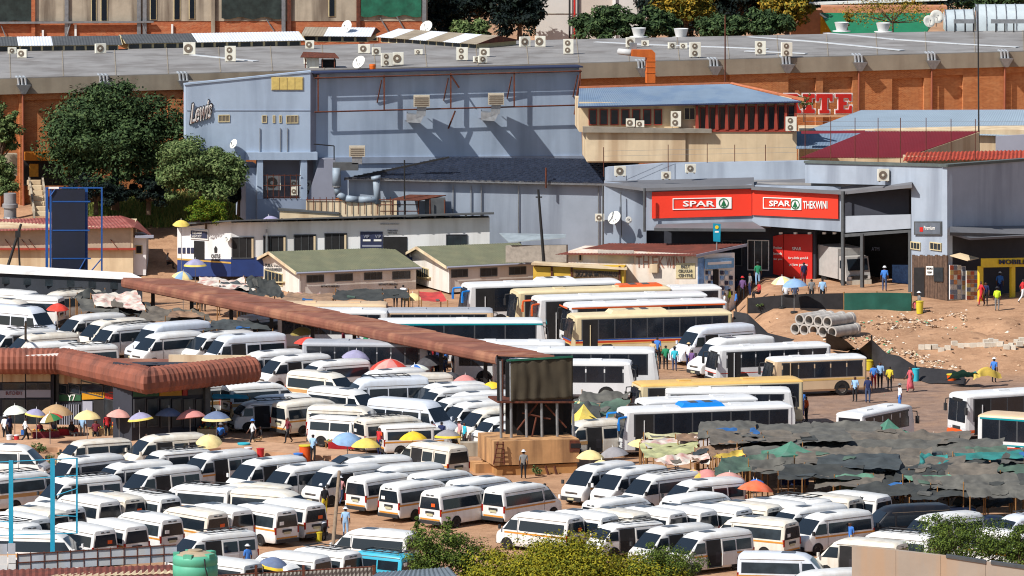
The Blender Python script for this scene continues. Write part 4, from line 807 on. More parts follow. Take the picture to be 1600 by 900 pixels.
B().poly([K2.p(1088, 402, .65), K2.p(1167, 385, .8), K2.p(1167, 381, .8), K2.p(1088, 398, .65)], (0, .15, 0)).o('roof_board', M_grayw, ts_)
K1.panel('grey_patch', rect(934, 391, 990, 411), mat('grey plaster patch', rgb(176, 168, 158), .9), ts_, .05, .03)
for i, (c_, x) in enumerate(zip('THEKWINI', (994, 1005, 1019, 1029, 1041, 1051, 1056, 1067))): ptext(K1, 'painted_letter', c_, ts_, x, 400 + .2 * i, x + (9 if c_ not in 'I' else 3), 418 + .2 * i, mat('faded rust lettering', rgb(170, 120, 100), .9, .3, 6), .02, .02)
p_ = K1.panel('price_board', rect(1056, 411, 1086, 435), M_cream, ts_, .06, .06)
for k, s in enumerate(('BEST', 'CELLULAR', 'CENTRE')): ptext(K1, 'board_text', s, p_, 1060 + 4 * (k == 0), 414 + k * 7, 1082 - 4 * (k == 0), 418.5 + k * 7, M_clad, .09)
K1.window(904, 395, 910, 408, ts_, M_beige2, M_dark, 1, 1, .04); K1.panel('hatch_box', rect(1015, 413, 1027, 426), M_beige2, ts_, .4, .4)
M_post = mat('blue white phone posters', rgb(120, 160, 206), .6, .3, 3)
K2.panel('poster_wall', [(1091, 462), (1100, 462), (1100, 402), (1091, 404)], M_post, ts_, .06, .08)
p_ = K2.panel('shop_sign', [(1102, 421), (1147, 418), (1147, 403), (1102, 405)], mat('sky blue sign', rgb(120, 170, 214), .6, .2, 4), ts_, .08, .25)
K2.panel('sign_band', [(1106, 414), (1143, 412), (1143, 408), (1106, 410)], M_white, p_, .03, .28)
K2.panel('doorway', rect(1115, 421, 1123, 462), M_dark, ts_, .1, .09)
for r_ in range(5):
    for c_ in range(3):
        for bx in (1103, 1126): K2.panel('phone_poster', rect(bx + c_ * (4 if bx == 1103 else 7), 423 + r_ * 8, bx + (3 if bx == 1103 else 5) + c_ * (4 if bx == 1103 else 7), 429 + r_ * 8), (M_nav, M_post, M_white)[(r_ + c_) % 3], ts_, .04, .1)
ky = T('yellow_kiosk', 'low yellow kiosk with flat beige roof and painted name', 'kiosk', P(900, 470, 380.5)); Z1 = Plane(833, 380.8, 978, 380.2)
Z1.panel('wall', rect(833, 417, 975, 490), mat('yellow kiosk wall', rgb(206, 166, 60), .8, .1), ky, 1.5)
Z1.panel('name_board', [(896, 433), (966, 437), (966, 425), (896, 421)], mat('brown board', rgb(110, 86, 64), .8), ky, .06, .08); ptext(Z1, 'name_text', 'SIGCINA IMTFWALO', ky, 899, 424, 964, 432, M_black, .11, .02, .01)
B().poly([Z1.p(830, 414, .4), Z1.p(980, 422, .4), Z1.p(980, 419, -1.6), Z1.p(835, 411, -1.6)], (0, 0, .15)).o('roof', M_beige, ky)
for x in (862, 893, 968): Z1.panel('post', rect(x - 1.5, 416, x + 1.5, 445), M_rust, ky, .1, .1)
cw = T('concrete_yard_wall', 'rough grey block wall behind the second green roof', 'wall', P(850, 395, 391.5)); CW = Plane(790, 392.5, 885, 391.5)
CW.panel('blocks', [(790, 410), (885, 410), (885, 383), (790, 384)], mat('grey block wall', rgb(150, 142, 132), .9, .2, 3), cw, .4); B().poly([CW.p(795, 378, .3), CW.p(884, 371, .3), CW.p(884, 366, -2), CW.p(780, 364, -2)], (0, 0, -.06)).o('sheet_roof', mat('dull zinc', rgb(140, 150, 156), .6), cw)
o_ = B().tube(P(850, 412, 389), P(841, 296, 389), .13, .09).box(P(842, 308, 389), (.5, .1, .1)).o('leaning_pole', M_black); tag(o_, 'black timber pole leaning beside the lilac wall', 'pole')
# ================================================================ left: red roofed store building
M_redroof = mat('faded red roof sheeting', rgb(138, 70, 64), .75, .15, .8, dirt=rgb(168, 110, 100), dirtk=.6)
rr = T('red_roofed_building', 'cream building with faded red roof behind the blue hoarding', 'building', P(100, 425, 398)); J1 = Plane(0, 398, 210, 398)
J1.panel('wall', rect(-60, 354, 208, 430), M_beige, rr, 6); J1.panel('upper_band', rect(-60, 356, 204, 388), mat('grey cream band', rgb(176, 158, 136), .9, .12), rr, .2, .04)
J1.panel('ledge', rect(-60, 388, 212, 391), M_fin, rr, .5, .4)
corr('roof', J1.p(-60, 362, .8), J1.p(210, 355, .8), J1.p(190, 337, -5), J1.p(-60, 344, -5), M_redroof, rr, .28, .02, .03)
B().poly([J1.p(210, 355, .8), J1.p(240, 370, -.5), J1.p(215, 345, -5), J1.p(190, 337, -5)], (0, 0, -.05)).o('roof_hip', M_redroof, rr); B().poly([J1.p(211, 372, .4), J1.p(240, 372, .4), J1.p(240, 368, .4), J1.p(211, 368, .4)], (0, .4, 0)).o('eave_board', M_grayw, rr)
J1.panel('side_wing', rect(208, 371, 228, 430), M_wwall, rr, 4, -.6); J1.window(211, 384, 222, 398, rr, M_cream, M_dark, 1, 1, -.55)
for x in (20, 46, 57, 185): B().tube(J1.p(x, 390, .4), J1.p(x - 12, 374, .05), .03).o('bracket', M_rust, rr)
o_ = B().tube(P(12, 417, 394), P(33, 350, 394), .12, .1).box(P(28, 366, 394), (.4, .2, .5)).o('leaning_pole', M_black); tag(o_, 'dark pole leaning with a box in front of cream wall', 'pole')
o_ = B().tube(P(31, 418, 394), P(28, 368, 394), .08, .07).o('short_pole', M_black); tag(o_, 'short dark pole beside the leaning one on cream wall', 'pole')
# steps and concrete stack on the hill
st = T('hillside_steps', 'worn brown steps climbing to the store entrance', 'steps', G(60, 330))
for i in range(7):
    q = P(62 - i * 1.5, 334 - i * 8.2, 404 + i * .9); B().box(q, (1.1, .6, .34)).o('step', M_beige, st)
for x, k in ((50, 0), (71, 1)): B().poly([P(x + 2, 342, 403.4), P(x - 6, 288, 410), P(x - 6, 276, 410), P(x + 2, 330, 403.4)], (.15, 0, 0)).o('stair_wall', M_plaster, st)
cs = T('concrete_stack', 'round grey concrete shaft beside the hillside steps', 'shaft', P(16, 345, 403)); c = P(16, 345, 403)
B().lathe(c, [(.5, -1), (.5, 1.), (.62, 1.05), (.62, 1.35), (.5, 1.4), (.5, 2.2), (0.001, 2.2)], 16).o('shaft', mat('grey concrete', rgb(134, 132, 134), .9, .15, 2), cs, True, False, 30); B().lathe(c, [(.53, .2), (.56, .25), (.53, .3)], 16).o('band', M_steel, cs)
# ================================================================ blue hoarding frame
M_hblue = mat('blue painted steel', rgb(20, 74, 140), .5, .12, 2); M_hnavy = mat('navy hoarding sheet', rgb(8, 16, 38), .6, .2, 1)
bb = T('blue_hoarding', 'tall dark blue hoarding frame seen from behind', 'hoarding', P(108, 455, 384)); U1 = Plane(70, 384, 162, 384)
U1.panel('back_sheet', rect(81, 296, 133, 428), M_hnavy, bb, .08, .12)
for x, w_, y1, o2 in ((73, 4, 425, 0), (79, 3, 424, .1), (90, 5, 470, -.2), (134, 6, 470, -.2), (159, 2.4, 424, .4)): U1.panel('post', rect(x - w_ / 2, 293, x + w_ / 2, y1), M_hblue, bb, .2, o2)
for y, x0, x1 in ((293.5, 72, 160), (315, 82, 141), (360, 82, 140), (404, 82, 142), (426, 80, 165)): U1.panel('rail', rect(x0, y - 1, x1, y + 1), M_hblue, bb, .1, .15)
B().tube(U1.p(79, 306, .2), U1.p(86, 296, .2), .05).tube(U1.p(124, 422, .2), U1.p(134, 404, .2), .05).tube(U1.p(142, 424, .3), U1.p(158, 405, .3), .05).o('brace', M_hblue, bb)
U1.panel('name_plate', rect(76, 292, 92, 295), M_white, bb, .04, .2)
U1.panel('catwalk', rect(62, 432, 165, 434), M_steel, bb, 1., .9)
for x in (62, 86, 99, 113, 130, 165): B().tube(U1.p(x, 424, .9), U1.p(x, 436, .9), .03).o('catwalk_post', M_steel, bb)
# ================================================================ long shelters
M_brown = mat('brown canopy sheeting', rgb(124, 76, 60), .85, .22, .5, dirt=rgb(160, 112, 86), dirtk=.8)
cn = T('long_brown_canopy', 'long brown roofed canopy on posts running across the terminus', 'canopy', PZ(500, 500, 0))
a0, a1 = PZ(193, 437, 3.5), PZ(778, 556.5, 3.5); d = (a1 - a0).normalized(); n = Vector((d.y, -d.x, 0)).normalized(); up = Vector((0, 0, 1))
n = n if n.y < 0 else -n
w_ = 2.7; q0, q1 = a0 - n * w_ + d * 3., a1 - n * w_ + d * 3
b = B(); N = 24
for i in range(N):
    f0, f1 = i / N, (i + .985) / N
    e = lambda A, C, f: A.lerp(C, f)
    b = B(); wob = .03 * math.sin(i * 2.1)
    b.hexa([e(a0, a1, f0), e(a0, a1, f1), e(q0, q1, f1), e(q0, q1, f0)], [e(a0, a1, f0) + up * (.1 + wob), e(a0, a1, f1) + up * (.1 + wob), e(q0, q1, f1) + up * (.22 + wob), e(q0, q1, f0) + up * (.22 + wob)]); b.o('roof_sheet', M_brown, cn)
# rounded ribbed valance along the near edge
v, f = [], []; K = 130; prof = [(0, .12), (.14, .06), (.22, -.08), (.24, -.28), (.19, -.5), (.1, -.58)]
for i in range(K + 1):
    q = a0.lerp(a1, i / K); k = .018 if i % 2 else -.018
    for ou, z in prof: v.append(q + n * (ou + k) + up * z)
m_ = len(prof); f = [(i * m_ + j, (i + 1) * m_ + j, (i + 1) * m_ + j + 1, i * m_ + j + 1) for i in range(K) for j in range(m_ - 1)]
O('valance', v, f, M_brown, cn)
b = B(); b.poly([a0 + up * .15, a0 - up * .56, q0 - up * .35, q0 + up * .2], -d * .06); b.o('end_board', M_brown, cn)
for i in range(9):
    q = a0.lerp(a1, (i + .35) / 9) - n * 1.35; B().box((q.x, q.y, 1.6), (.28, .28, 3.7)).o('post', M_black, cn)
ws = T('white_shelter', 'long white roofed shelter with dark sides', 'shelter', PZ(100, 450, 0)); z = 3.2
c0, c1, c2, c3 = PZ(-60, 424, z), PZ(222, 438, z), PZ(205, 430, z + .2), PZ(-60, 413, z + .2)
B().poly([c0, c1, c2, c3], (0, 0, .18)).o('roof', M_wwall, ws)
b = B(); b.hexa([c0 + Vector((0, .3, -3.2)), c1 + Vector((0, .3, -3.2)), c2 + Vector((0, -.3, -3.3)), c3 + Vector((0, -.3, -3.3))], [c0 + Vector((0, .3, -.02)), c1 + Vector((0, .3, -.02)), c2 + Vector((0, -.3, -.1)), c3 + Vector((0, -.3, -.1))]); b.o('side_sheet', mat('dark grey sheeting', rgb(40, 44, 52), .8, .2), ws)
for k in range(6):
    q = c0.lerp(c1, .25 + k * .12); B().box(q + Vector((0, .25, -.55)), (.7, .1, .5)).o('opening', M_glass2, ws)
# ================================================================ butchery block with rounded brown eave
by = T('butchery_block', 'shop block with rounded brown ribbed eave and coloured fascia panels', 'shop', PZ(150, 675, .3))
KP = [(P(-90, 560, 335.5)), (P(97, 560, 335.5)), (P(229, 560, 328)), (P(398, 560, 332.5))]
zt = [P(97, 546, 335.5).z] * 2 + [P(229, 562, 328).z, P(398, 553, 332.5).z]
zt = [zt[0]] * 4
M_eave = mat('brown ribbed eave', rgb(138, 80, 62), .8, .16, .8, dirt=rgb(96, 58, 48), dirtk=.75)
M_eave2 = mat('brown eave underside', rgb(110, 56, 42), .8)
def en(i): a = KP[i]; b = KP[i + 1]; d = Vector((b.x - a.x, b.y - a.y, 0)).normalized(); return Vector((d.y, -d.x, 0))
def mit(i):
    if i in (0, 3): return en(0 if i == 0 else 2)
    m = (en(i - 1) + en(i)).normalized(); return m / m.dot(en(i))
for si, (p0, p1) in enumerate(zip(KP, KP[1:])):
    d = Vector((p1.x - p0.x, p1.y - p0.y, 0)); L = d.length; d.normalize(); n = Vector((d.y, -d.x, 0)); K = int(L / .19); K += K % 2
    v, f = [], []; prof = [(-.6, .02), (0, 0), (.35, -.12), (.62, -.42), (.72, -.85), (.66, -1.25), (.42, -1.55), (.1, -1.66)]
    for i in range(K + 1):
        q = p0.lerp(p1, i / K); k = .045 if i % 2 else -.03; n = mit(si).lerp(en(si), min(1, i / 6)) if i < K / 2 else mit(si + 1).lerp(en(si), min(1, (K - i) / 6))
        for ou, z in prof: v.append(Vector((q.x, q.y, zt[0] + z)) + n * (ou * 1. + (k if ou > 0 else 0)) + Vector((0, 0, k * .7 if ou < .4 else 0)))
    m_ = len(prof); f = [(i * m_ + j, (i + 1) * m_ + j, (i + 1) * m_ + j + 1, i * m_ + j + 1) for i in range(K) for j in range(m_ - 1)]
    O('ribbed_eave', v, f, M_eave, by)
zr = zt[0] - 1.0
B().poly([Vector((KP[0].x, KP[0].y, zr)), Vector((KP[1].x, KP[1].y, zr)), Vector((KP[2].x, KP[2].y, zr)), Vector((KP[3].x, KP[3].y, zr)), Vector((KP[3].x, KP[3].y + 6.5, zr)), Vector((KP[0].x, KP[0].y + 4.5, zr))], (0, 0, -.2)).o('flat_roof', M_brown, by)
bp_ = [Vector((p.x, p.y, zr + .02)) for p in KP]
B().box(Vector((KP[3].x - 3.2, KP[3].y + 5.2, zr + .25)), (5.5, .2, .5), R(-4)).o('parapet', M_beige2, by); B().box(Vector((KP[2].x - .6, KP[2].y + 6, zr + .2)), (4.8, .2, .4), R(3)).o('parapet', M_brown, by)
zg, zl = 0., zt[0] - 1.6
M_mull = mat('dark steel mullion', rgb(60, 60, 64), .6)
WP = [Plane(0, 336.5, 97, 336.5), Plane(97, 336.5, 216, 329.6), Plane(216, 329.6, 330, 332.5)]
segs = [(-60, 84), (86, 204), (206, 325)]
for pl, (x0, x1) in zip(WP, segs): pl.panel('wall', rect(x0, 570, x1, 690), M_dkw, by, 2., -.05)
b = B(); b.poly([WP[2].p(325, 690), WP[2].p(325, 575), WP[2].p(325, 570, -7), WP[2].p(325, 672, -7)], (-.3, 0, 0)); b.o('end_wall', M_dkw, by)
for pl, x in ((WP[1], 84), (WP[1], 205), (WP[2], 325)): pl.panel('pier', rect(x - 4, 575, x + 4, 692), M_clad, by, .4, .25)
def pan(i, x0, y0, x1, y1, m, s=0., nm='fascia_panel'): return WP[i].panel(nm, [(x0, y1), (x1, y1 + s), (x1, y0 + s), (x0, y0)], m, by, .06, .06)
M_cpan = mat('stained cream panel', rgb(190, 168, 138), .8, .1, 1, dirt=rgb(140, 84, 50), dirtk=.7)
pan(0, -40, 582, 3, 597, M_cpan); pan(0, 4, 582, 39, 597, M_cpan); pan(0, 41, 582, 79, 596, M_cpan)
bt = pan(0, -20, 610, 39, 622, M_grayw); pan(0, 41, 608, 79, 621, M_grayw); ptext(WP[0], 'sign_text', 'BUTCHERY', bt, 9, 611.5, 35, 617, mat('dark red lettering', rgb(110, 40, 40)), .08, .02, .01)
for x0, x1 in ((88, 126), (127.5, 162), (163.5, 201)): pan(1, x0, 582, x1, 600, M_cpan)
gp = pan(1, 88, 617, 126, 627, mat('green panel', rgb(40, 84, 56), .6, .2), -1); pan(1, 128, 614, 163, 624.5, mat('ochre panel', rgb(186, 130, 20), .6, .1), -1.5); pan(1, 164, 612.5, 202, 624, mat('signal red panel', rgb(164, 38, 26), .6, .1), -1)
ptext(WP[1], 'sign_text', 'Y7', gp, 106, 616.5, 118, 626, M_white, .09)
pan(2, 209, 609, 248, 620, mat('green panel', rgb(40, 84, 56)), -1); pan(2, 249.5, 608, 284, 619, mat('ochre panel', rgb(186, 130, 20)), -1); pan(2, 285.5, 607, 293, 618, mat('signal red panel', rgb(164, 38, 26))); pan(2, 294, 607, 323, 617, M_clad, -1)
for i, xs, ya, yb in ((0, [(4, 39), (41, 59), (60, 79)], 598, 609), (1, [(88, 106), (108, 126), (128, 162), (164, 182), (184, 202)], 602, 613), (2, [(209, 248), (250, 284), (286, 323)], 596, 606)):
    for x0, x1 in xs: WP[i].window(x0, ya, x1, yb, by, M_mull, M_glass, 1, 1, .08)
for i, xs, ya, yb in ((0, [(4, 39), (41, 59), (60, 79)], 624, 672), (1, [(164, 182), (184, 201)], 626, 660), (2, [(209, 227), (229, 247), (250, 266), (268, 284), (286, 303), (305, 322)], 622, 668)):
    for x0, x1 in xs: WP[i].window(x0, ya, x1, yb, by, M_mull, M_glass2, 1, 1, .08)
WP[1].panel('doorway', rect(146, 625, 162, 680), M_dark, by, .1, .08); WP[1].panel('notice', rect(129, 627, 144, 645), M_grayw, by, .05, .1)
sg = WP[1].panel('security_gate', rect(92, 632, 124, 676), M_dark, by, .1, .05)
for k in range(9): WP[1].panel('gate_bar', rect(93 + k * 3.6, 632, 94 + k * 3.6, 676), M_grayw, sg, .04, .12)
WP[0].panel('white_board', [(40, 571.), (95.5, 567.5), (95.5, 552), (40, 555)], M_white, by, .15, 1.95)
ptext(WP[2], 'sign_text', '161', by, 303, 596.5, 321, 602, M_white, .12)
pv = T('shop_pavement', 'raised pale pavement in front of the butchery block', 'pavement', PZ(150, 690, 0)); tag(pv, kind='structure')
e = [PZ(-90, 702, .3), PZ(90, 699, .3), PZ(240, 707, .3), PZ(345, 700, .3), PZ(560, 716, .3), PZ(580, 708, .3), PZ(345, 682, .3), PZ(330, 668, .3), PZ(-90, 660, .3)]
B().poly(e, (0, 0, -.35)).o('kerbed_slab', mat('pale paving', rgb(190, 150, 118), .9, .12, .8, dirt=rgb(150, 112, 86), dirtk=.6), pv)
# ================================================================ covered tank tower on its concrete base
M_concb = mat('stained ochre concrete', rgb(188, 142, 96), .9, .15, .9, dirt=rgb(96, 66, 46), dirtk=.8)
tw = T('cloth_covered_tower', 'steel tower wrapped in brown cloth on a concrete base', 'tower', PZ(838, 745, 0)); N1 = Plane(771, 319, 912, 320)
b = B(); N1.poly(b, [(772, 728), (905, 722), (905, 686), (772, 690)], 4.5); b.o('concrete_base', M_concb, tw)
b = B(); N1.poly(b, [(776, 752), (902, 748), (902, 724), (776, 729)], 4.2, -.12); b.o('ochre_plinth', mat('ochre plinth', rgb(176, 128, 76), .9, .2, 1, dirt=rgb(130, 80, 40)), tw)
N1.panel('niche', rect(892, 693, 908, 700), M_dark, tw, .1, .05); N1.panel('niche_sheet', rect(890, 688, 906, 706), M_rust, tw, .06, .03)
for x0, y0, x1, y1 in ((771, 726, 778, 690), (788, 726, 786, 690)): B().tube(N1.p(x0, y0, .25), N1.p(x1, y1, .2), .05).o('ladder_rail', M_rust, tw)
for k in range(5): B().tube(N1.p(773 + k * .6, 722 - k * 7, .25), N1.p(788 - k * .2, 722 - k * 7, .25), .035).o('ladder_rung', M_rust, tw)
for x0, y0, x1, y1 in ((852, 728, 860, 750), (866, 728, 872, 748)): B().tube(N1.p(x0, y0, .15), N1.p(x1, y1, .3), .08).o('prop_post', M_rust, tw)
N2 = Plane(778, 320.2, 895, 321); M_cloth = mat('brown shade cloth', rgb(66, 58, 44), .9, .2, .9)
for x, y0 in ((783, 564), (799, 568), (823, 630), (847, 630), (871, 630), (896, 628)): B().tube(N2.p(x, 688), N2.p(x - 1, y0), .09).o('leg', M_steel, tw)
for x in (785, 818, 850, 880): B().tube(N2.p(x, 684, -2.6), N2.p(x, 562, -2.6), .08).o('leg', M_rust, tw)
v, f = [], []; nx2, ny2 = 30, 14
for i in range(nx2 + 1):
    for j in range(ny2 + 1):
        x = 797 + (894 - 797) * i / nx2; y = 563 + (627 - 563) * j / ny2 - 5 * i / nx2
        v.append(N2.p(x, y) + N2.n * (.2 + .1 * noise.noise(Vector((i * .35, j * .12, 2))) + .05 * math.sin(i * 1.25) * (.4 + .6 * j / ny2)))
f = [(i * (ny2 + 1) + j, (i + 1) * (ny2 + 1) + j, (i + 1) * (ny2 + 1) + j + 1, i * (ny2 + 1) + j + 1) for i in range(nx2) for j in range(ny2)]
cl = O('wrap_cloth', v, f, M_cloth, tw, True); cl.modifiers.new('t', 'SOLIDIFY').thickness = .03
N2.panel('top_hem', [(792, 565), (895, 559), (895, 556), (792, 562)], M_netg, tw, .1, .3)
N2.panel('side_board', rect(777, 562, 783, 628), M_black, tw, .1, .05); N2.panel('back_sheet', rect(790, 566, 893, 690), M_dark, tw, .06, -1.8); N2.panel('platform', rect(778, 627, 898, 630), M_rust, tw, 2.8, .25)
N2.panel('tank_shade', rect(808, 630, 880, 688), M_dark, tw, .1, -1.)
for x0, y0, x1, y1 in ((840, 630, 808, 672), (852, 632, 885, 668), (838, 652, 830, 688), (816, 645, 860, 655)): B().tube(N2.p(x0, y0, -.1), N2.p(x1, y1, -.1), .06).o('brace', M_rust, tw)
o_ = tw
for x, y, k, rz in ((742, 712, 1.9, .05), (735, 735, 1.6, -.1), (757, 738, 1.4, .3)):
    q = G(x, y); s_ = T('concrete_barrier', {742: 'grey concrete slab lying beside the tower base', 735: 'broken tan slab on the earth near the tower base', 757: 'small flat slab nearest the tower base'}[x], 'slab', q, rz, 'broken concrete slabs'); B().box((0, 0, .3 if x != 742 else .45), (k, .7, .6 if x != 742 else .9)).o('slab', M_plaster if x == 742 else M_concb, s_, local=True)
# ================================================================ minibuses
def vmat(name, c, dirt, dk): return mat(name, c, .35, .04, 1.5, dirt=dirt, dirtk=dk, rand=.12)
VW = {'w': vmat('white van paint', rgb(230, 230, 229), rgb(196, 182, 160), .28), 'c': vmat('creamy van paint', rgb(228, 222, 210), rgb(186, 164, 132), .4),
      'b': vmat('bluish white van paint', rgb(216, 222, 232), rgb(186, 180, 170), .3), 'k': vmat('dark van paint', rgb(24, 28, 36), rgb(60, 50, 44), .3),
      't': vmat('turquoise van paint', rgb(60, 176, 206), rgb(120, 160, 160), .3), 'g': vmat('grey car paint', rgb(130, 134, 138), rgb(120, 108, 96), .3), 'd': vmat('navy car paint', rgb(20, 34, 58), rgb(60, 50, 44), .2)}
M_strip = mat('golden stripe', rgb(206, 138, 52), .5, .1); M_strip2 = mat('tan stripe', rgb(196, 150, 96), .5, .1)
M_bump = mat('dark bumper plastic', rgb(44, 44, 46), .7, .15); M_tail = mat('red lamp glass', rgb(150, 20, 14), .25, 0); M_lamp = mat('lamp glass', rgb(206, 210, 214), .15, 0, spec=.8)
M_hub = mat('dusty steel wheel', rgb(150, 142, 134), .5, .2, 6, .5); M_tyre = mat('dusty tyre', rgb(40, 36, 34), .9, .3, 6); M_sky = mat('roof hatch glass', rgb(70, 76, 86), .3, .2, 2); M_plate = mat('number plate', rgb(190, 184, 150), .6, .1, 6)
M_seat = mat('dim seat cloth', rgb(44, 42, 46), .9, .3, 4)
M_orange = mat('orange paint', rgb(222, 88, 24), .5, .08)
def loft(st, hw, ts):
    # st: stations (x, zbot, ztop, widthscale)
    v, f = [], []; n = 2 * len(ts) + 1
    for x, zb, zt_, ws_ in st:
        ring = []
        for t in ts:
            z = zb + t * (zt_ - zb); k = 1. if t < .9 else (.985 if t < .96 else (.94 if t < .99 else .8)); k *= (.93 if t == 0 else 1)
            ring.append((x, hw(z) * ws_ * k, z))
        v += ring + [(x, 0, zt_ + .012)] + [(a, -b, c) for a, b, c in reversed(ring)]
    for i in range(len(st) - 1):
        for j in range(n - 1): f.append((i * n + j, i * n + j + 1, (i + 1) * n + j + 1, (i + 1) * n + j))
        f.append((i * n + n - 1, i * n, (i + 1) * n, (i + 1) * n + n - 1))
    f += [tuple(range(n))[::-1], tuple(range((len(st) - 1) * n, len(st) * n))]
    return v, f
TS = [0, .07, .18, .32, .46, .6, .72, .82, .91, .965, 1.]
KIND = {
 'H': dict(L=5.2, H=2.28, st=[(-2.6, .42, 1.98, .95), (-2.56, .32, 2.14, .98), (-2.4, .28, 2.25, 1), (-1, .26, 2.29, 1), (.5, .26, 2.28, 1), (1.05, .26, 2.2, 1), (1.38, .26, 2.03, 1), (1.75, .26, 1.68, 1), (2.22, .27, 1.2, .99), (2.46, .28, 1.04, .95), (2.57, .32, .86, .9), (2.6, .36, .6, .86)],
      ws=((1.42, 1.99), (2.2, 1.21)), hw=lambda z: .93 if z < 1.1 else .93 - (z - 1.1) * .15, rear=(-2.585, -2.61, 1.2, 1.9), win=(1.2, 1.8), axle=(-1.3, 1.72), bw=(1.3, 1.98)),
 'L': dict(L=4.5, H=1.96, st=[(-2.25, .42, 1.62, .95), (-2.2, .32, 1.84, .98), (-2.05, .28, 1.93, 1), (-.5, .26, 1.97, 1), (.8, .26, 1.96, 1), (1.2, .26, 1.88, 1), (1.42, .26, 1.72, 1), (1.98, .26, 1.14, .99), (2.14, .28, 1.0, .96), (2.23, .32, .84, .92), (2.26, .38, .56, .88)],
      ws=((1.44, 1.7), (1.95, 1.18)), hw=lambda z: .84 if z < 1.05 else .84 - (z - 1.05) * .14, rear=(-2.23, -2.265, 1.12, 1.6), win=(1.1, 1.62), axle=(-1.2, 1.35), bw=(1.32, 1.9)),
 'S': dict(L=6.2, H=2.62, st=[(-3.1, .45, 2.4, .97), (-3.06, .34, 2.54, .99), (-2.9, .3, 2.6, 1), (-1, .28, 2.63, 1), (.9, .28, 2.62, 1), (1.35, .28, 2.5, 1), (1.6, .28, 2.28, 1), (1.95, .28, 1.8, 1), (2.25, .28, 1.36, .99), (2.6, .3, 1.2, .97), (2.95, .32, 1.02, .92), (3.07, .36, .8, .88), (3.1, .4, .6, .84)],
      ws=((1.64, 2.22), (2.22, 1.4)), hw=lambda z: .98 if z < 1.2 else .98 - (z - 1.2) * .1, rear=(-3.08, -3.115, 1.4, 2.05), win=(1.3, 1.95), axle=(-1.7, 2.05), bw=(1.5, 2.25)),
}
def side(pts, hw, s, off=.012, th=.03):
    b = B(); b.poly([(x, s * (hw(z) + off), z) for x, z in pts], (0, -s * th, 0)); return b
def strip(x0, x1, zs, hw, s, off, th=.02):
    b = B()
    for a, c in zip(zs, zs[1:]): b.hexa([(x0, s * (hw(a) + off), a), (x1, s * (hw(a) + off), a), (x1, s * (hw(c) + off), c), (x0, s * (hw(c) + off), c)], [(x0, s * (hw(a) + off - th), a), (x1, s * (hw(a) + off - th), a), (x1, s * (hw(c) + off - th), c), (x0, s * (hw(c) + off - th), c)])
    return b
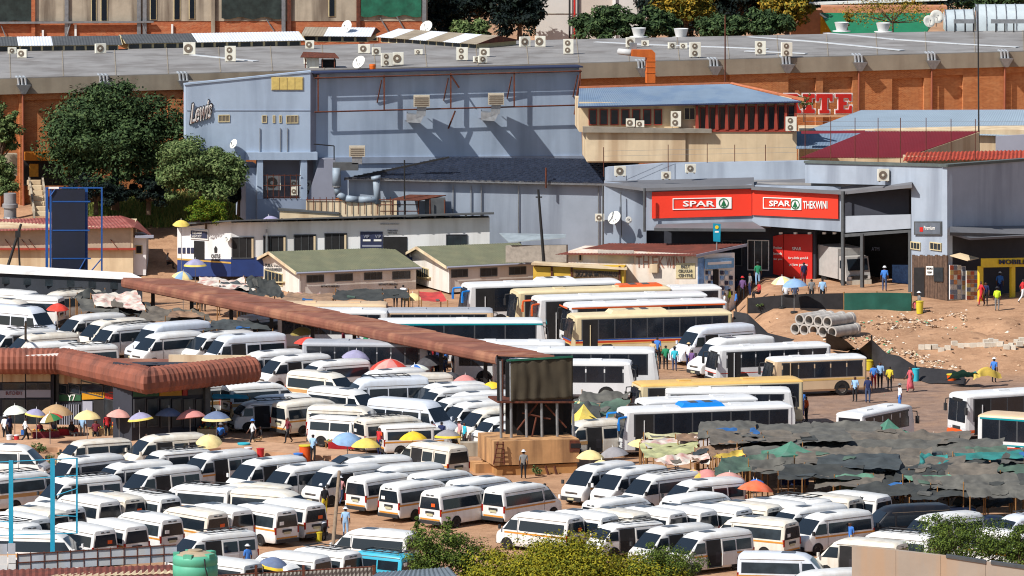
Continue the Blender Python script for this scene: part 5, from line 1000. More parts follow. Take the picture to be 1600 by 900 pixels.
def van_proto(kind, door, stripe, hatch, wl):
    K = KIND[kind]; hw = K['hw']; t = []          # list of (name, mesh, parent index)
    def add(name, bld, m, par=-1, smooth=False, sharp=None):
        o = bld.o(name, m, None, smooth, True, sharp) if isinstance(bld, B) else O(name, bld[0], bld[1], m, None, smooth, True, None, sharp)
        me = o.data; bpy.data.objects.remove(o); t.append((name, me, par)); return len(t) - 1
    add('body', loft(K['st'], hw, TS), VW['w'], smooth=True, sharp=38)
    (xa, za), (xb, zb) = K['ws']; nn = Vector((za - zb, 0, xb - xa)).normalized() * .014
    v = [Vector((xb + (xa - xb) * u, y * (hw(zb + (za - zb) * u) - .1 + .02 * u) , zb + (za - zb) * u)) + nn * (1 + (1 - abs(y)) * 1.5) for u in (0, .5, 1) for y in (-1, -.5, 0, .5, 1)]
    add('windshield', (v, [(i * 5 + j, i * 5 + j + 1, i * 5 + j + 6, i * 5 + j + 5) for i in range(2) for j in range(4)]), M_glass, smooth=True)
    z0, z1 = K['win']; x0 = -K['L'] / 2 + .22; bx = K['bw'][0] - .42
    for s in (1, -1):
        add('door_window', side([(K['bw'][0] - .3, z0), (xb - .18, z0), (xb - .3, z0 + .1), (xa + .12, z1), (K['bw'][0] - .3, z1)], hw, s), M_glass)
        add('mirror', B().box((xb - .05, s * (hw(1.2) + .14), z0 + .14), (.1, .16, .24)), VW['w'] if wl % 2 else M_bump)
        if s == 1 and door:
            d0, d1 = bx - 1.02, bx + .02
            q = add('doorway', strip(d0, d1, (.36, .7, 1.05, 1.2, 1.5, z1 + .12), hw, s, .014), M_dark)  # flat dark panel painted as the unlit cabin, no real opening
            add('inner_seat', strip(d0 + .1, d0 + .42, (.6, 1.05, 1.2), hw, s, .02), M_seat, q)
            add('door_step', B().box(((d0 + d1) / 2, s * (hw(.4) + .03), .36), (1.0, .1, .05)), M_bump, q)
            v = [(x, s * (hw(z) + .09), z) for x, z in ((d0 - 1.1, .4), (d0 - .03, .4), (d0 - .03, z1 + .12), (d0 - 1.1, z1 + .12))]
            sd = add('sliding_door', strip(d0 - 1.1, d0 - .03, (.4, .7, 1.05, 1.2, 1.5, z1 + .12), hw, s, .07, .05), VW['w']); add('side_window', side([(d0 - 1.02, z0), (d0 - .1, z0), (d0 - .1, z1), (d0 - 1.02, z1)], hw, s, .085, .03), M_glass, sd)
            add('side_window', side([(x0, z0), (d0 - 1.18, z0), (d0 - 1.18, z1), (x0, z1)], hw, s), M_glass)
        elif kind == 'H':
            add('side_window', side([(x0, z0), (bx - .1, z0), (bx, z0 + .06), (bx - .06, z1), (x0, z1)], hw, s), M_glass2 if wl == 2 else M_glass)
        else:
            n = 2 if kind == 'L' else 3; w_ = (bx - x0) / n
            for i in range(n): add('side_window', side([(x0 + i * w_, z0), (x0 + (i + 1) * w_ - .09, z0), (x0 + (i + 1) * w_ - .09, z1), (x0 + i * w_, z1)], hw, s), M_glass)
        if stripe:
            sm = (M_strip, M_strip2)[stripe - 1]; add('stripe', side([(x0 - .2, z0 - .2), (xb - .3, z0 - .2), (xb - .3, z0 - .1), (x0 - .2, z0 - .1)], hw, s, .008, .02) if stripe == 1 else side([(x0 - .2, z0 - .32), (xb - .3, z0 - .32), (xb - .3, z0 - .1), (x0 - .2, z0 - .1)], hw, s, .008, .02), sm)
        add('door_seam', strip(bx + .05, bx + .075, (.45, .8, 1.05, 1.2, z1 + .1), hw, s, .006, .01), M_bump)
        add('gutter_line', side([(x0 - .1, z1 + .16), (xa - .3, z1 + .16), (xa - .3, z1 + .19), (x0 - .1, z1 + .19)], hw, s, .008, .015), M_acf)
        xf = K['st'][-2][0]
        add('headlight', B().hexa([(xf - .06, s * .52, .8), (xf - .04, s * .8, .84), (xf - .1, s * .8, 1.), (xf - .12, s * .52, .92)], [(xf + .03, s * .5, .8), (xf - .14, s * .885, .84), (xf - .2, s * .885, 1.02), (xf - .05, s * .5, .92)]), M_lamp)
        xr = -K['L'] / 2; add('tail_lamp', B().box((xr + .03, s * (.86 if kind != 'L' else .77), z0 - .18), (.1, .1, .42)), M_tail)
        for ax in K['axle']:
            w = add('wheel', B().lathe((ax, s * (hw(.4) - .2), .33), [(.2, .22 * 1), (.31, .22), (.33, .16), (.33, .02), (.2, 0)], 16, axis=(0, s, 0)), M_tyre)
            add('rim', B().lathe((ax, s * (hw(.4) - .2), .33), [(0.001, .17), (.08, .19), (.19, .15), (.21, .225)], 12, axis=(0, s, 0)), M_hub, w)
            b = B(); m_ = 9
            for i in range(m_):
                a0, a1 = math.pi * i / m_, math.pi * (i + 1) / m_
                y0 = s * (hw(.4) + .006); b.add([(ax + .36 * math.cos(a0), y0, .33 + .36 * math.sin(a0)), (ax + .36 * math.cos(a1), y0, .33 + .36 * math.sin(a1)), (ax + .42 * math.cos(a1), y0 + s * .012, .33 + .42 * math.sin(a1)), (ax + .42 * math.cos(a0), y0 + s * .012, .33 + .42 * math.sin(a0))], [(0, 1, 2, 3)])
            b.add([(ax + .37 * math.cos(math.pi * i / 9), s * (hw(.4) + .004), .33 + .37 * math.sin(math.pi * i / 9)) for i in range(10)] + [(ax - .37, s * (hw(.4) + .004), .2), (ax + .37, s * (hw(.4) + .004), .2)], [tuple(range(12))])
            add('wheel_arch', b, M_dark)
    ra, rb_, rz0, rz1 = K['rear']
    add('rear_window', B().poly([(ra - .04, -(hw(rz0) - .12), rz0), (ra - .04, hw(rz0) - .12, rz0), (ra - .02, hw(rz1) - .14, rz1), (ra - .02, -(hw(rz1) - .14), rz1)], (.03, 0, 0)), M_glass)
    if wl != 1: add('window_sticker', B().box((ra - .06, .42 if wl else -.3, 1.45), (.02, .3, .2)), M_white if wl else M_orange)
    if stripe: add('rear_stripe', B().poly([(rb_ - .005, -.78, .52), (rb_ - .005, .78, .52), (rb_ - .005, .78, .62), (rb_ - .005, -.78, .62)], (.03, 0, 0)), (M_strip, M_strip2)[stripe - 1])
    add('rear_bumper', B().box((-K['L'] / 2 - .01, 0, .4), (.16, 1.7 if kind != 'L' else 1.5, .2)), M_bump)
    pl_ = add('plate_recess', B().box((rb_ - .0, 0, .98), (.04, .7, .16)), M_bump); add('number_plate', B().box((rb_ - .02, 0, .86), (.03, .5, .14)), M_plate, pl_)
    xf = K['L'] / 2
    add('front_bumper', B().box((xf - .05, 0, .42), (.2, 1.56 if kind != 'L' else 1.4, .24)), VW['w'] if wl == 1 else M_bump)
    g = add('grille', B().box((xf - .06, 0, .78), (.1, .95, .12)), M_bump); add('grille_bar', B().box((xf - .005, 0, .8), (.03, .9, .035)), M_chrome, g); add('number_plate', B().box((xf + .055, 0, .42), (.03, .48, .12)), M_plate)
    if hatch: add('roof_hatch', B().box((.15, 0, K['H'] + .02), (.75, .62, .05)), M_sky)
    if wl == 2 and not hatch:
        rk = add('roof_rack', B().path([(-1.9, .6, K['H'] + .12), (.6, .6, K['H'] + .12), (.6, -.6, K['H'] + .12), (-1.9, -.6, K['H'] + .12), (-1.9, .6, K['H'] + .12)], .03, 5), M_bump)
        for k in range(5): add('rack_bar', B().tube((-1.7 + k * .55, -.6, K['H'] + .1), (-1.7 + k * .55, .6, K['H'] + .1), .022, None, 5), M_bump, rk)
    if wl != 1 and kind == 'H':
        for y in (-.2, .2): add('rear_mark', B().box((ra - .02, y, 2.03), (.05, .2, .07)), M_clad)
    add('brake_lamp', B().box((K['st'][0][0] + .02, 0, K['st'][0][2] + .02), (.04, .26, .04)), M_bump)
    return t
PROTO = {}
def put(protos, root, swap=None):
    made = []
    for name, me, par in protos:
        o = bpy.data.objects.new(name, me); o.parent = root if par < 0 else made[par]; col.objects.link(o); made.append(o)
        if swap:
            for i, m_ in enumerate(me.materials):
                if m_ == VW['w']: o.material_slots[i].link = 'OBJECT'; o.material_slots[i].material = swap
    return made
ORDN = ['first', 'second', 'third', 'fourth', 'fifth', 'sixth', 'seventh', 'eighth', 'ninth', 'tenth', 'eleventh', 'twelfth', 'thirteenth', 'fourteenth', 'fifteenth', 'sixteenth']
COLN = {'w': 'white', 'c': 'cream', 'b': 'bluish white', 'k': 'black', 't': 'turquoise'}
# rows: where they stand, then (px, py of the roof's centre, heading, kind, paint, options)   d door open, s golden stripe, S tan stripe, h roof hatch
ROWS = [
 ('parked under the blue hoarding', [(6.0, 452.8, 150, 'H', 'w', ''), (42.9, 461.8, 165, 'H', 'w', ''), (105.7, 454.9, 215, 'H', 'c', ''), (12.3, 467.5, 325, 'H', 'c', 'h'), (34.0, 479.0, 325, 'S', 'b', 'h')]),
 ('just behind the brown butchery eave', [(30.0, 515.0, 212, 'H', 'w', 'd'), (64.0, 522.0, 208, 'H', 'c', 'h'), (98.0, 534.0, 22, 'H', 'w', 'h'), (124.0, 540.0, 205, 'H', 'w', '')]),
 ('in the row facing the butchery roof', [(141.0, 492.0, 218, 'H', 'w', ''), (174.0, 500.0, 218, 'H', 'c', 'h'), (193.0, 508.0, 218, 'H', 'w', ''), (262.0, 505.0, 216, 'S', 'b', 'd'), (260.6, 520.6, 218, 'H', 'w', ''), (341.4, 519.4, 216, 'H', 'w', 'h'), (376.0, 523.0, 208, 'S', 'b', 'dh')]),
 ('between the butchery and the canopy', [(420.0, 549.0, 212, 'H', 'w', 'h'), (458.0, 556.0, 215, 'H', 'w', 'dh'), (518.0, 564.0, 212, 'H', 'w', 'h'), (505.0, 582.0, 320, 'H', 'c', 'Sh'), (593.7, 590.1, 198, 'S', 'b', 'S'), (538.3, 607.8, 322, 'H', 'w', 'h'), (409.0, 598.7, 25, 'H', 'w', 'Sh'), (348.1, 596.3, 28, 'H', 'w', 'S')]),
 ('near the canopy posts', [(605.0, 578.0, 212, 'H', 'w', 'h'), (645.0, 585.0, 198, 'H', 'c', 'd'), (697.9, 599.2, 208, 'H', 'w', 'h'), (706.0, 605.0, 210, 'H', 'w', 'h'), (742.0, 613.0, 205, 'H', 'w', 'dh'), (745.0, 628.0, 212, 'H', 'w', 'h'), (773.7, 637.2, 212, 'H', 'c', 'd'), (792.0, 652.0, 214, 'L', 'w', ''), (815.0, 662.0, 214, 'L', 'w', ''), (835.0, 672.0, 212, 'H', 'w', ''), (722.0, 621.0, 210, 'H', 'w', '')]),
 ('around the open sandy yard', [(413.0, 627.0, 200, 'L', 'w', 'd'), (432.0, 618.0, 205, 'L', 'w', ''), (486.0, 624.0, 38, 'H', 'c', 's'), (545.3, 634.3, 342, 'H', 'c', 'h'), (537.5, 651.7, 332, 'L', 'w', ''), (647.1, 625.5, 326, 'S', 'b', ''), (618.3, 650.1, 28, 'H', 'c', 'S'), (648.4, 663.2, 18, 'L', 'w', 's'), (674.0, 691.0, 132, 'H', 'c', 'dsh')]),
 ('in the row along the raised pavement', [(12.0, 695.0, 348, 'H', 'w', 'h'), (148.0, 688.0, 208, 'L', 'c', ''), (257.0, 680.0, 208, 'H', 'c', 'dh'), (272.0, 704.0, 212, 'L', 'w', ''), (339.0, 707.0, 222, 'H', 'w', 'dsh'), (416.0, 717.0, 222, 'H', 'w', 'dh'), (468.2, 727.0, 225, 'H', 'w', 'h'), (534.5, 728.7, 225, 'H', 'w', 'dh')]),
 ('packed behind the raised pavement row', [(131.0, 714.0, 222, 'H', 'w', 'h'), (38.0, 737.0, 38, 'H', 'w', 'S'), (204.0, 723.0, 216, 'H', 'w', 'h'), (249.0, 732.0, 220, 'H', 'w', 'dh'), (122.0, 746.0, 215, 'H', 'w', 'd'), (577.6, 715.0, 212, 'H', 'w', 'h'), (628.2, 727.1, 215, 'H', 'w', ''), (697.5, 735.4, 45, 'H', 'w', 'h'), (757.9, 745.5, 45, 'H', 'w', 'h')]),
 ('tail-on beside the tower base', [(603.4, 739.4, 47, 'H', 'w', 'sh'), (655.7, 750.7, 47, 'H', 'w', 'sh'), (718.3, 760.7, 47, 'H', 'w', 'sh'), (816.4, 755.6, 47, 'H', 'w', 'sh')]),
 ('slanting in the middle of the packed block', [(307.6, 757.3, 150, 'H', 'w', 's'), (392.4, 754.8, 148, 'H', 'c', 'h'), (428.1, 766.0, 330, 'H', 'c', ''), (224.0, 768.5, 130, 'H', 'w', ''), (168.0, 769.5, 130, 'H', 'c', 'h'), (130.0, 774.0, 130, 'H', 'w', ''), (74.0, 785.0, 132, 'H', 'w', 'h'), (48.0, 792.0, 132, 'H', 'c', 'h'), (20.0, 801.0, 132, 'H', 'w', ''), (4.0, 812.0, 134, 'H', 'w', '')]),
 ('tail-on behind the panel fence', [(122.0, 818.0, 130, 'H', 'w', ''), (172.0, 812.0, 130, 'H', 'w', 's'), (225.0, 801.0, 130, 'H', 'w', 'sh'), (296.0, 793.0, 132, 'H', 'c', 'sh'), (335.3, 787.8, 132, 'H', 'w', 'h'), (402.7, 788.2, 132, 'H', 'w', 'sh'), (448.0, 780.0, 134, 'H', 'w', 's')]),
 ('crowding the foreground fences', [(64.0, 831.0, 350, 'H', 'w', 'S'), (330.0, 833.0, 215, 'H', 'w', 'd'), (342.1, 871.9, 138, 'H', 'w', ''), (446.5, 862.7, 144, 'H', 'w', 's'), (498.0, 856.0, 140, 'H', 'w', 's'), (425.3, 879.4, 330, 'L', 'w', ''), (583.0, 827.0, 152, 'H', 'w', 'sh'), (588.0, 862.0, 145, 'L', 't', '')]),
 ('nosed toward the bare earth', [(936.0, 726.0, 228, 'H', 'w', 'sh'), (984.0, 732.0, 225, 'H', 'w', 'h'), (1032.0, 740.0, 222, 'H', 'w', ''), (1097.0, 750.0, 215, 'H', 'w', 'dh'), (1097.7, 770.2, 42, 'H', 'w', ''), (973.0, 777.2, 42, 'H', 'w', 'h')]),
 ('tail-on in the long row below the tarps', [(844.1, 800.5, 142, 'H', 'w', 'sh'), (901.2, 797.6, 138, 'H', 'w', 'sh'), (952.9, 794.7, 136, 'H', 'c', 'h'), (1007.9, 792.8, 136, 'H', 'w', 'h'), (1055.6, 789.9, 136, 'H', 'w', 'h'), (1109.9, 787.4, 138, 'H', 'w', 'sh'), (1155.9, 783.7, 140, 'H', 'c', 'h'), (1196.4, 779.8, 140, 'H', 'w', 'h'), (1234.4, 775.2, 142, 'H', 'w', ''), (1280.3, 771.8, 142, 'H', 'c', ''), (1325.1, 768.4, 142, 'H', 'w', '')]),
 ('nearest the yellow flowering tree', [(977.0, 817.5, 213, 'L', 'w', 'd'), (1050.0, 823.0, 218, 'H', 'w', 'dh'), (1108.0, 831.0, 218, 'H', 'w', 'dsh'), (1178.0, 808.0, 146, 'H', 'c', 'sh')]),
 ('near the concrete wall', [(1297.1, 801.3, 218, 'H', 'w', 'sh'), (1259.1, 791.4, 220, 'H', 'w', 'h'), (1228.0, 864.0, 350, 'H', 'b', 'sh'), (1288.0, 892.0, 205, 'H', 'w', ''), (1345.0, 842.0, 150, 'H', 'c', 'd'), (1396.0, 831.0, 150, 'H', 'w', ''), (1470.0, 804.0, 218, 'H', 'w', 'd'), (1552.0, 827.0, 132, 'H', 'w', 's'), (1606.0, 803.0, 214, 'H', 'b', ''), (1413.6, 789.8, 200, 'H', 'k', '')]),
 ('at the dusty bus lane', [(1112.0, 509.0, 212, 'S', 'b', 'd'), (1142.0, 528.0, 212, 'S', 'w', 'h')]),
 ('beside the yellow gazebo', [(928.0, 657.0, 205, 'H', 'c', 'dSh')]),
 ('glimpsed under the brown canopy', [(425.0, 490.0, 40, 'H', 'w', '')]),
]
nv = 0
for phrase, items in ROWS:
    for k, (px, py, hd, kd, pc, op) in enumerate(items):
        st_ = 1 if 's' in op else 2 if 'S' in op else 0; key = (kd, 'd' in op, st_, 'h' in op, nv % 3)
        if key not in PROTO: PROTO[key] = van_proto(*key)
        p = PZ(px, py, KIND[kd]['H']); p.z = hgt(p.x, p.y)
        look = COLN[pc] + {'H': ' high-roof minibus', 'L': ' low old minibus', 'S': ' tall long van'}[kd]
        face = 'tail to camera' if 0 < hd < 180 else 'nose to camera'
        lb = f"{look}{', door open' if 'd' in op else ''}, {ORDN[k]} {phrase}"; assert len(lb.split()) < 17, lb
        r = T('minibus', lb, 'minibus', p, R(hd + random.uniform(-1.5, 1.5)), 'minibuses packed in the terminus')
        r.scale = (1.03, 1.02, 1.01); put(PROTO[key], r, None if pc == 'w' else VW[pc]); nv += 1
# low cars between them
CK = dict(st=[(-2.1, .4, .82, .9), (-2.05, .3, .95, .96), (-1.5, .26, 1.0, 1), (-1.45, .26, 1.02, 1), (-.7, .26, 1.42, 1), (0, .26, 1.46, 1), (.4, .26, 1.4, 1), (1.1, .26, .98, 1), (1.8, .28, .84, .97), (2.05, .32, .7, .92), (2.1, .38, .55, .88)])
chw = lambda z: .84 if z < .85 else .84 - (z - .85) * .38
def car(px, py, hd, pc, label, estate=False):
    p = PZ(px, py, 1.45); p.z = hgt(p.x, p.y); t = T('parked_car', label, 'car', p, R(hd)); st = CK['st']
    if estate: st = [(-2.1, .4, 1.2, .92), (-2.05, .3, 1.38, .96)] + [(-1.5, .26, 1.44, 1)] + st[4:]
    v, f = loft(st, chw, TS); O('body', v, f, VW[pc], t, True, True, None, 38)
    B().poly([(.46, -.6, 1.385), (.46, .6, 1.385), (1.06, .7, 1.03), (1.06, -.7, 1.03)], (.02, 0, .02)).o('windshield', M_glass, t, local=True)
    for s in (1, -1):
        for a, c in ((-.62, .05), (.1, .75)): side([(a, 1.0), (c, 1.0), (c - .12 if c > .5 else c, 1.32), (a + .05, 1.34)], chw, s).o('side_window', M_glass, t, local=True)
        for ax in (-1.25, 1.3):
            w = B().lathe((ax, s * .66, .3), [(.19, .2), (.28, .2), (.3, .15), (.3, .02), (.19, 0)], 14, axis=(0, s, 0)).o('wheel', M_tyre, t, local=True); B().lathe((ax, s * .66, .3), [(0.001, .18), (.19, .15), (.2, .205)], 10, axis=(0, s, 0)).o('rim', M_hub, w, local=True)
        B().box((2.02, s * .6, .62), (.1, .3, .12)).o('headlight', M_lamp, t, local=True); B().box((-2.06, s * .62, .75), (.08, .25, .12)).o('tail_lamp', M_tail, t, local=True)
    B().poly([(-2.08 if estate else -1.42, -.58, 1.04), (-2.08 if estate else -1.42, .58, 1.04), (-1.98 if estate else -.78, .5, 1.36), (-1.98 if estate else -.78, -.5, 1.36)], (-.02, 0, .02)).o('rear_window', M_glass, t, local=True)
    B().box((2.08, 0, .42), (.14, 1.4, .16)).o('front_bumper', M_bump, t, local=True); B().box((-2.1, 0, .42), (.12, 1.4, .16)).o('rear_bumper', M_bump, t, local=True)
car(548, 711, 205, 'g', 'grey estate car wedged behind the pavement row of minibuses', True); car(560, 648, 200, 'g', 'grey car roof showing between minibuses by the sandy yard')
car(1545, 806, 175, 'd', 'navy hatchback parked under the market tarps'); car(1470, 792, 190, 'd', 'dark blue car half hidden under the black tarps', True)

# ================================================================ buses
BC = {}
def bcol(n, c): return mat('bus paint ' + n, c, .4, .05, 1, dirt=tuple(x * .75 for x in c), dirtk=.3)
B_white, B_cream, B_teal, B_yel, B_or, B_blue, B_grey, B_tan = bcol('white', rgb(222, 222, 222)), bcol('cream', rgb(222, 204, 164)), bcol('teal', rgb(0, 140, 150)), bcol('yellow', rgb(222, 180, 104)), bcol('orange', rgb(222, 96, 40)), bcol('blue', rgb(20, 128, 214)), bcol('grey', rgb(170, 172, 178)), bcol('tan', rgb(216, 186, 150))
B_red, B_cobalt = bcol('red', rgb(196, 60, 30)), bcol('cobalt', rgb(30, 84, 170))
M_bglass = mat('bus window glass', (.012, .016, .024), .15, .3, .8, spec=.6)
M_bandg = mat('window pillar grey', rgb(70, 72, 76), .5, .1)
def bus(px, py, hd, L, label, body=B_white, roof=None, H=3.1, W=2.5, stripes=(), pod=None, mirrors=None, hatches=2, band=None, npan=8, zwin=(1.4, 2.6), front='slope', door=True, lower=None):
    p = PZ(px, py, H); p.z = hgt(p.x, p.y); t = T('bus', label, 'bus', p, R(hd), 'buses and coaches'); roof = roof or body; h = L / 2; w = W / 2
    hwb = lambda z: w if z < 2.2 else w - (z - 2.2) * .06
    sl = {'slope': .28, 'flat': .1}[front]
    def ringst(x, zb, zt_): return (x, zb, zt_, 1)
    zr = H - .2; zwin = (zwin[0], H - .33)
    st = [(-h, .5, zr, .985), (-h + .06, .38, zr, 1), (-h + .3, .34, zr, 1), (h - sl - .25, .34, zr, 1)]
    # straight sided box with leaning front
    v, f = [], []; prof = [(0.9, .34), (1, .5), (1, 1.2), (1, 2.2), (.985, zr)]
    xs = [(-h, 0), (-h + .12, 0), (h - .25, sl * .7), (h, sl)]
    n = len(prof) * 2
    for i, (x, s_) in enumerate(xs):
        ws_ = .955 if i in (0, 3) else 1
        ring = [(x - s_ * max(0, (z - 1.2)) / (zr - 1.2), k * w * ws_, z) for k, z in prof]; v += ring + [(a, -b, c) for a, b, c in reversed(ring)]
    for i in range(3):
        for j in range(n): f.append((i * n + j, i * n + (j + 1) % n, (i + 1) * n + (j + 1) % n, (i + 1) * n + j))
    f += [tuple(range(n))[::-1], tuple(range(3 * n, 4 * n))]
    O('body', v, f, body, t, False, True)
    v, f = [], []; rp = [(.985, zr + .002), (.975, zr + .07), (.92, H - .06), (.8, H - .02), (.45, H), (0, H + .02)]
    xs = [(-h + .01, 1, .6), (-h + .1, 1, .9), (-h + .4, 1, 1), (h - sl - .6, 1, 1), (h - sl - .2, .985, .9), (h - sl - .02, .95, .5)]; n = len(rp) * 2 - 1
    for x, k, e in xs:
        ring = [(x, a * w * k, zr + (z - zr) * e) for a, z in rp]; v += ring + [(a, -b, c) for a, b, c in reversed(ring[:-1])]
    f = [(i * n + j, i * n + j + 1, (i + 1) * n + j + 1, (i + 1) * n + j) for i in range(len(xs) - 1) for j in range(n - 1)] + [tuple(range(n))[::-1], tuple(range((len(xs) - 1) * n, len(xs) * n))]
    O('roof', v, f, roof, t, True, True, None, 50)
    z0, z1 = zwin; x0, x1 = -h + .35, h - sl - .45
    for s in (1, -1):
        for i in range(npan):
            a = x0 + (x1 - x0) * i / npan; c = x0 + (x1 - x0) * (i + 1) / npan - .1
            if door and s == 1 and i == npan - 1:
                d_ = B().poly([(a, s * (w + .012), .42), (c, s * (w + .012), .42), (c, s * (w + .004), z1), (a, s * (w + .004), z1)], (0, -s * .05, 0)).o('doorway', M_dark, t, local=True)
                B().box(((a + c) / 2, s * (w + .03), 1.4), (.06, .04, 2)).o('door_post', body, d_, local=True); continue
            B().poly([(a, s * (w + .014), z0), (c, s * (w + .014), z0), (c, s * (w + .0), z1), (a, s * (w + .0), z1)], (0, -s * .05, 0)).o('window_pane', M_bglass, t, local=True)
        B().poly([(x0 - .05, s * (w + .006), z0 - .05), (x1, s * (w + .006), z0 - .05), (x1, s * (w - .004), z1 + .05), (x0 - .05, s * (w - .004), z1 + .05)], (0, -s * .04, 0)).o('window_band', band or M_bandg, t, local=True)
        for za, zb, m_ in stripes: B().poly([(-h + .15, s * (w + .008), za), (h - .3, s * (w + .008), za), (h - .3, s * (w + .008), zb), (-h + .15, s * (w + .008), zb)], (0, -s * .04, 0)).o('stripe', m_, t, local=True)
        for ax in (-h + L * .26, h - L * .22):
            wl = B().lathe((ax, s * (w - .28), .48), [(.28, .3), (.46, .3), (.48, .2), (.48, .02), (.28, 0)], 18, axis=(0, s, 0)).o('wheel', M_tyre, t, local=True); B().lathe((ax, s * (w - .28), .48), [(0.001, .2), (.12, .26), (.27, .2), (.29, .305)], 12, axis=(0, s, 0)).o('rim', M_hub, wl, local=True)
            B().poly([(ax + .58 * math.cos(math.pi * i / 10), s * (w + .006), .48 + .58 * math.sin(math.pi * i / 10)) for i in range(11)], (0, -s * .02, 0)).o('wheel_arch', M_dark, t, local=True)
        B().box((h - .02, s * (w - .3), .8), (.1, .4, .2)).o('headlight', M_lamp, t, local=True); B().box((-h + .02, s * (w - .2), 1.0), (.1, .2, .4)).o('tail_lamp', M_tail, t, local=True)
        mm = mirrors or M_bump
        B().path([(h - sl, s * (w - .1), H - .45), (h + (.3 if mirrors else .05), s * (w + .12), H - .5), (h + (.34 if mirrors else .08), s * (w + .14), H - .85)], .07 if mirrors else .035, 6).box((h + (.34 if mirrors else .08), s * (w + .14), H - 1.05), (.12, .24, .5)).o('mirror', mm, t, local=True)
    wz0, wz1 = 1.25, H - .42; xx = lambda z: h - sl * (z - 1.2) / (zr - 1.2) + .012
    for s in (1, -1): B().poly([(xx(wz0), s * .03, wz0), (xx(wz0), s * (w * .9), wz0), (xx(wz1), s * (w * .88), wz1), (xx(wz1), s * .03, wz1)], (.02, 0, 0)).o('windshield', M_bglass, t, local=True)
    for za, zb, m_ in stripes: B().poly([(h + .006, -w * .92, za), (h + .006, w * .92, za), (h + .006, w * .92, zb), (h + .006, -w * .92, zb)], (.02, 0, 0)).o('front_stripe', m_, t, local=True)
    B().box((h - .02, 0, .48), (.2, W * .94, .26)).o('front_bumper', lower or M_bump, t, local=True); B().box((h + .01, 0, .85), (.05, 1., .2)).o('grille', M_bump, t, local=True)
    B().box((h - sl + .03, 0, H - .42), (.06, 1.3, .2)).o('destination_board', M_black, t, local=True)
    B().poly([(-h - .015, -w * .8, 1.5), (-h - .015, w * .8, 1.5), (-h - .015, w * .78, 2.3), (-h - .015, -w * .78, 2.3)], (.03, 0, 0)).o('rear_window', M_bglass, t, local=True); B().box((-h + .01, 0, .5), (.12, W * .94, .22)).o('rear_bumper', M_bump, t, local=True)
    for i in range(hatches): B().box((-h + L * (i + .8) / (hatches + .6), 0, H + .03), (.8, .7, .1)).o('roof_hatch', roof, t, local=True)
    if pod:
        m_, xc, pl = pod; B().hexa([(xc - pl / 2, -.85, H - .02), (xc + pl / 2, -.85, H - .02), (xc + pl / 2, .85, H - .02), (xc - pl / 2, .85, H - .02)], [(xc - pl / 2 + .25, -.7, H + .24), (xc + pl / 2 - .25, -.7, H + .24), (xc + pl / 2 - .25, .7, H + .24), (xc - pl / 2 + .25, .7, H + .24)]).o('roof_unit', m_, t, local=True)
        for k in (-.5, .5): B().box((xc + k, 0, H + .25), (.5, .9, .04)).o('fan_cover', M_clad, t, local=True)
    return t
bus(843, 439, 195, 12, 'white coach with blue mirrors below the green roofed toilets', mirrors=B_blue, H=3.3, pod=(B_white, -1.2, 3), band=M_black, zwin=(1.3, 2.75))
bus(920, 449, 195, 12, 'cream coach with curved dark windscreen behind the white coach', B_cream, H=3.3, zwin=(1.3, 2.75))
bus(1010, 448, 194, 11, 'white bus carrying an orange roof unit', B_white, H=3.2, pod=(B_or, .6, 3.6))
bus(965, 459, 194, 13, 'big white coach with orange mirrors and dark sides', B_white, H=3.5, mirrors=B_or, zwin=(1., 3.0))
bus(1005, 470, 194, 12, 'white coach trimmed with an orange roof edge', B_white, H=3.3, stripes=((2.98, 3.09, B_or),), zwin=(1.3, 2.75), hatches=3)
bus(1012, 487, 194, 12, 'cream bus with red and gold stripes and open door', B_cream, H=3.1, stripes=((1.08, 1.22, B_red), (.98, 1.08, B_yel), (1.27, 1.34, B_cobalt)), pod=(B_cream, .8, 4.4), npan=9, hatches=0)
bus(690, 482, 1, 8, 'low pale bus roof behind the teal edged coach', B_tan, B_grey, H=3.0)
bus(722, 498, 2, 12, 'long coach with teal roof edge and black sides', B_white, H=3.4, stripes=((3.08, 3.19, B_teal),), zwin=(1., 2.85), npan=5, hatches=1)
bus(520, 472, 358, 8.5, 'tan roofed bus under the tarps beyond the canopy', B_tan, H=3.0)
bus(524, 482, 357, 8.2, 'white fronted bus beyond the brown canopy', B_white, H=3.1)
bus(800, 532, 359, 8, 'white bus roof just past the canopy end', B_white, H=3.0)
bus(575, 532, 355, 9, 'white bus standing under the canopy by the red umbrella', B_grey, H=2.9, stripes=((.8, 1.1, B_red),))
bus(900, 543, 358, 11.5, 'white bus with dark side next to the small crowd', B_white, H=3.1, stripes=((.7, .9, B_grey),))
bus(893, 562, 356, 8.8, 'white midibus behind the cloth covered tower', B_white, H=2.75, W=2.2, zwin=(1.35, 2.25), npan=6)
bus(1118, 593, 194, 11.5, 'yellow roofed bus with cream front', B_cream, B_yel, H=3.2, zwin=(1.4, 2.7))
bus(1140, 606, 2, 8.6, 'white midibus nosed in below the yellow bus', B_white, H=2.9, W=2.2, zwin=(1.4, 2.3))
bus(1085, 620, 197, 8, 'white bus roof squeezed behind the blue mirrored bus', B_white, H=3.0)
bus(1098, 633, 195, 11.5, 'white bus with blue mirrors and blue roof unit', B_white, H=3.1, mirrors=B_blue, pod=(B_blue, .2, 3.), npan=8, stripes=((.95, 1.03, B_grey),))
bus(1200, 538, 200, 8.6, 'white midibus with open cab door by the fallen net', B_white, H=2.75, W=2.2, zwin=(1.4, 2.25), npan=7, stripes=((.95, 1.0, B_red),))
bus(1272, 556, 198, 7., 'cream midibus with tan line at the bus lane', B_tan, B_white, H=2.7, W=2.1, zwin=(1.35, 2.2), npan=5, stripes=((1.1, 1.22, B_yel),))
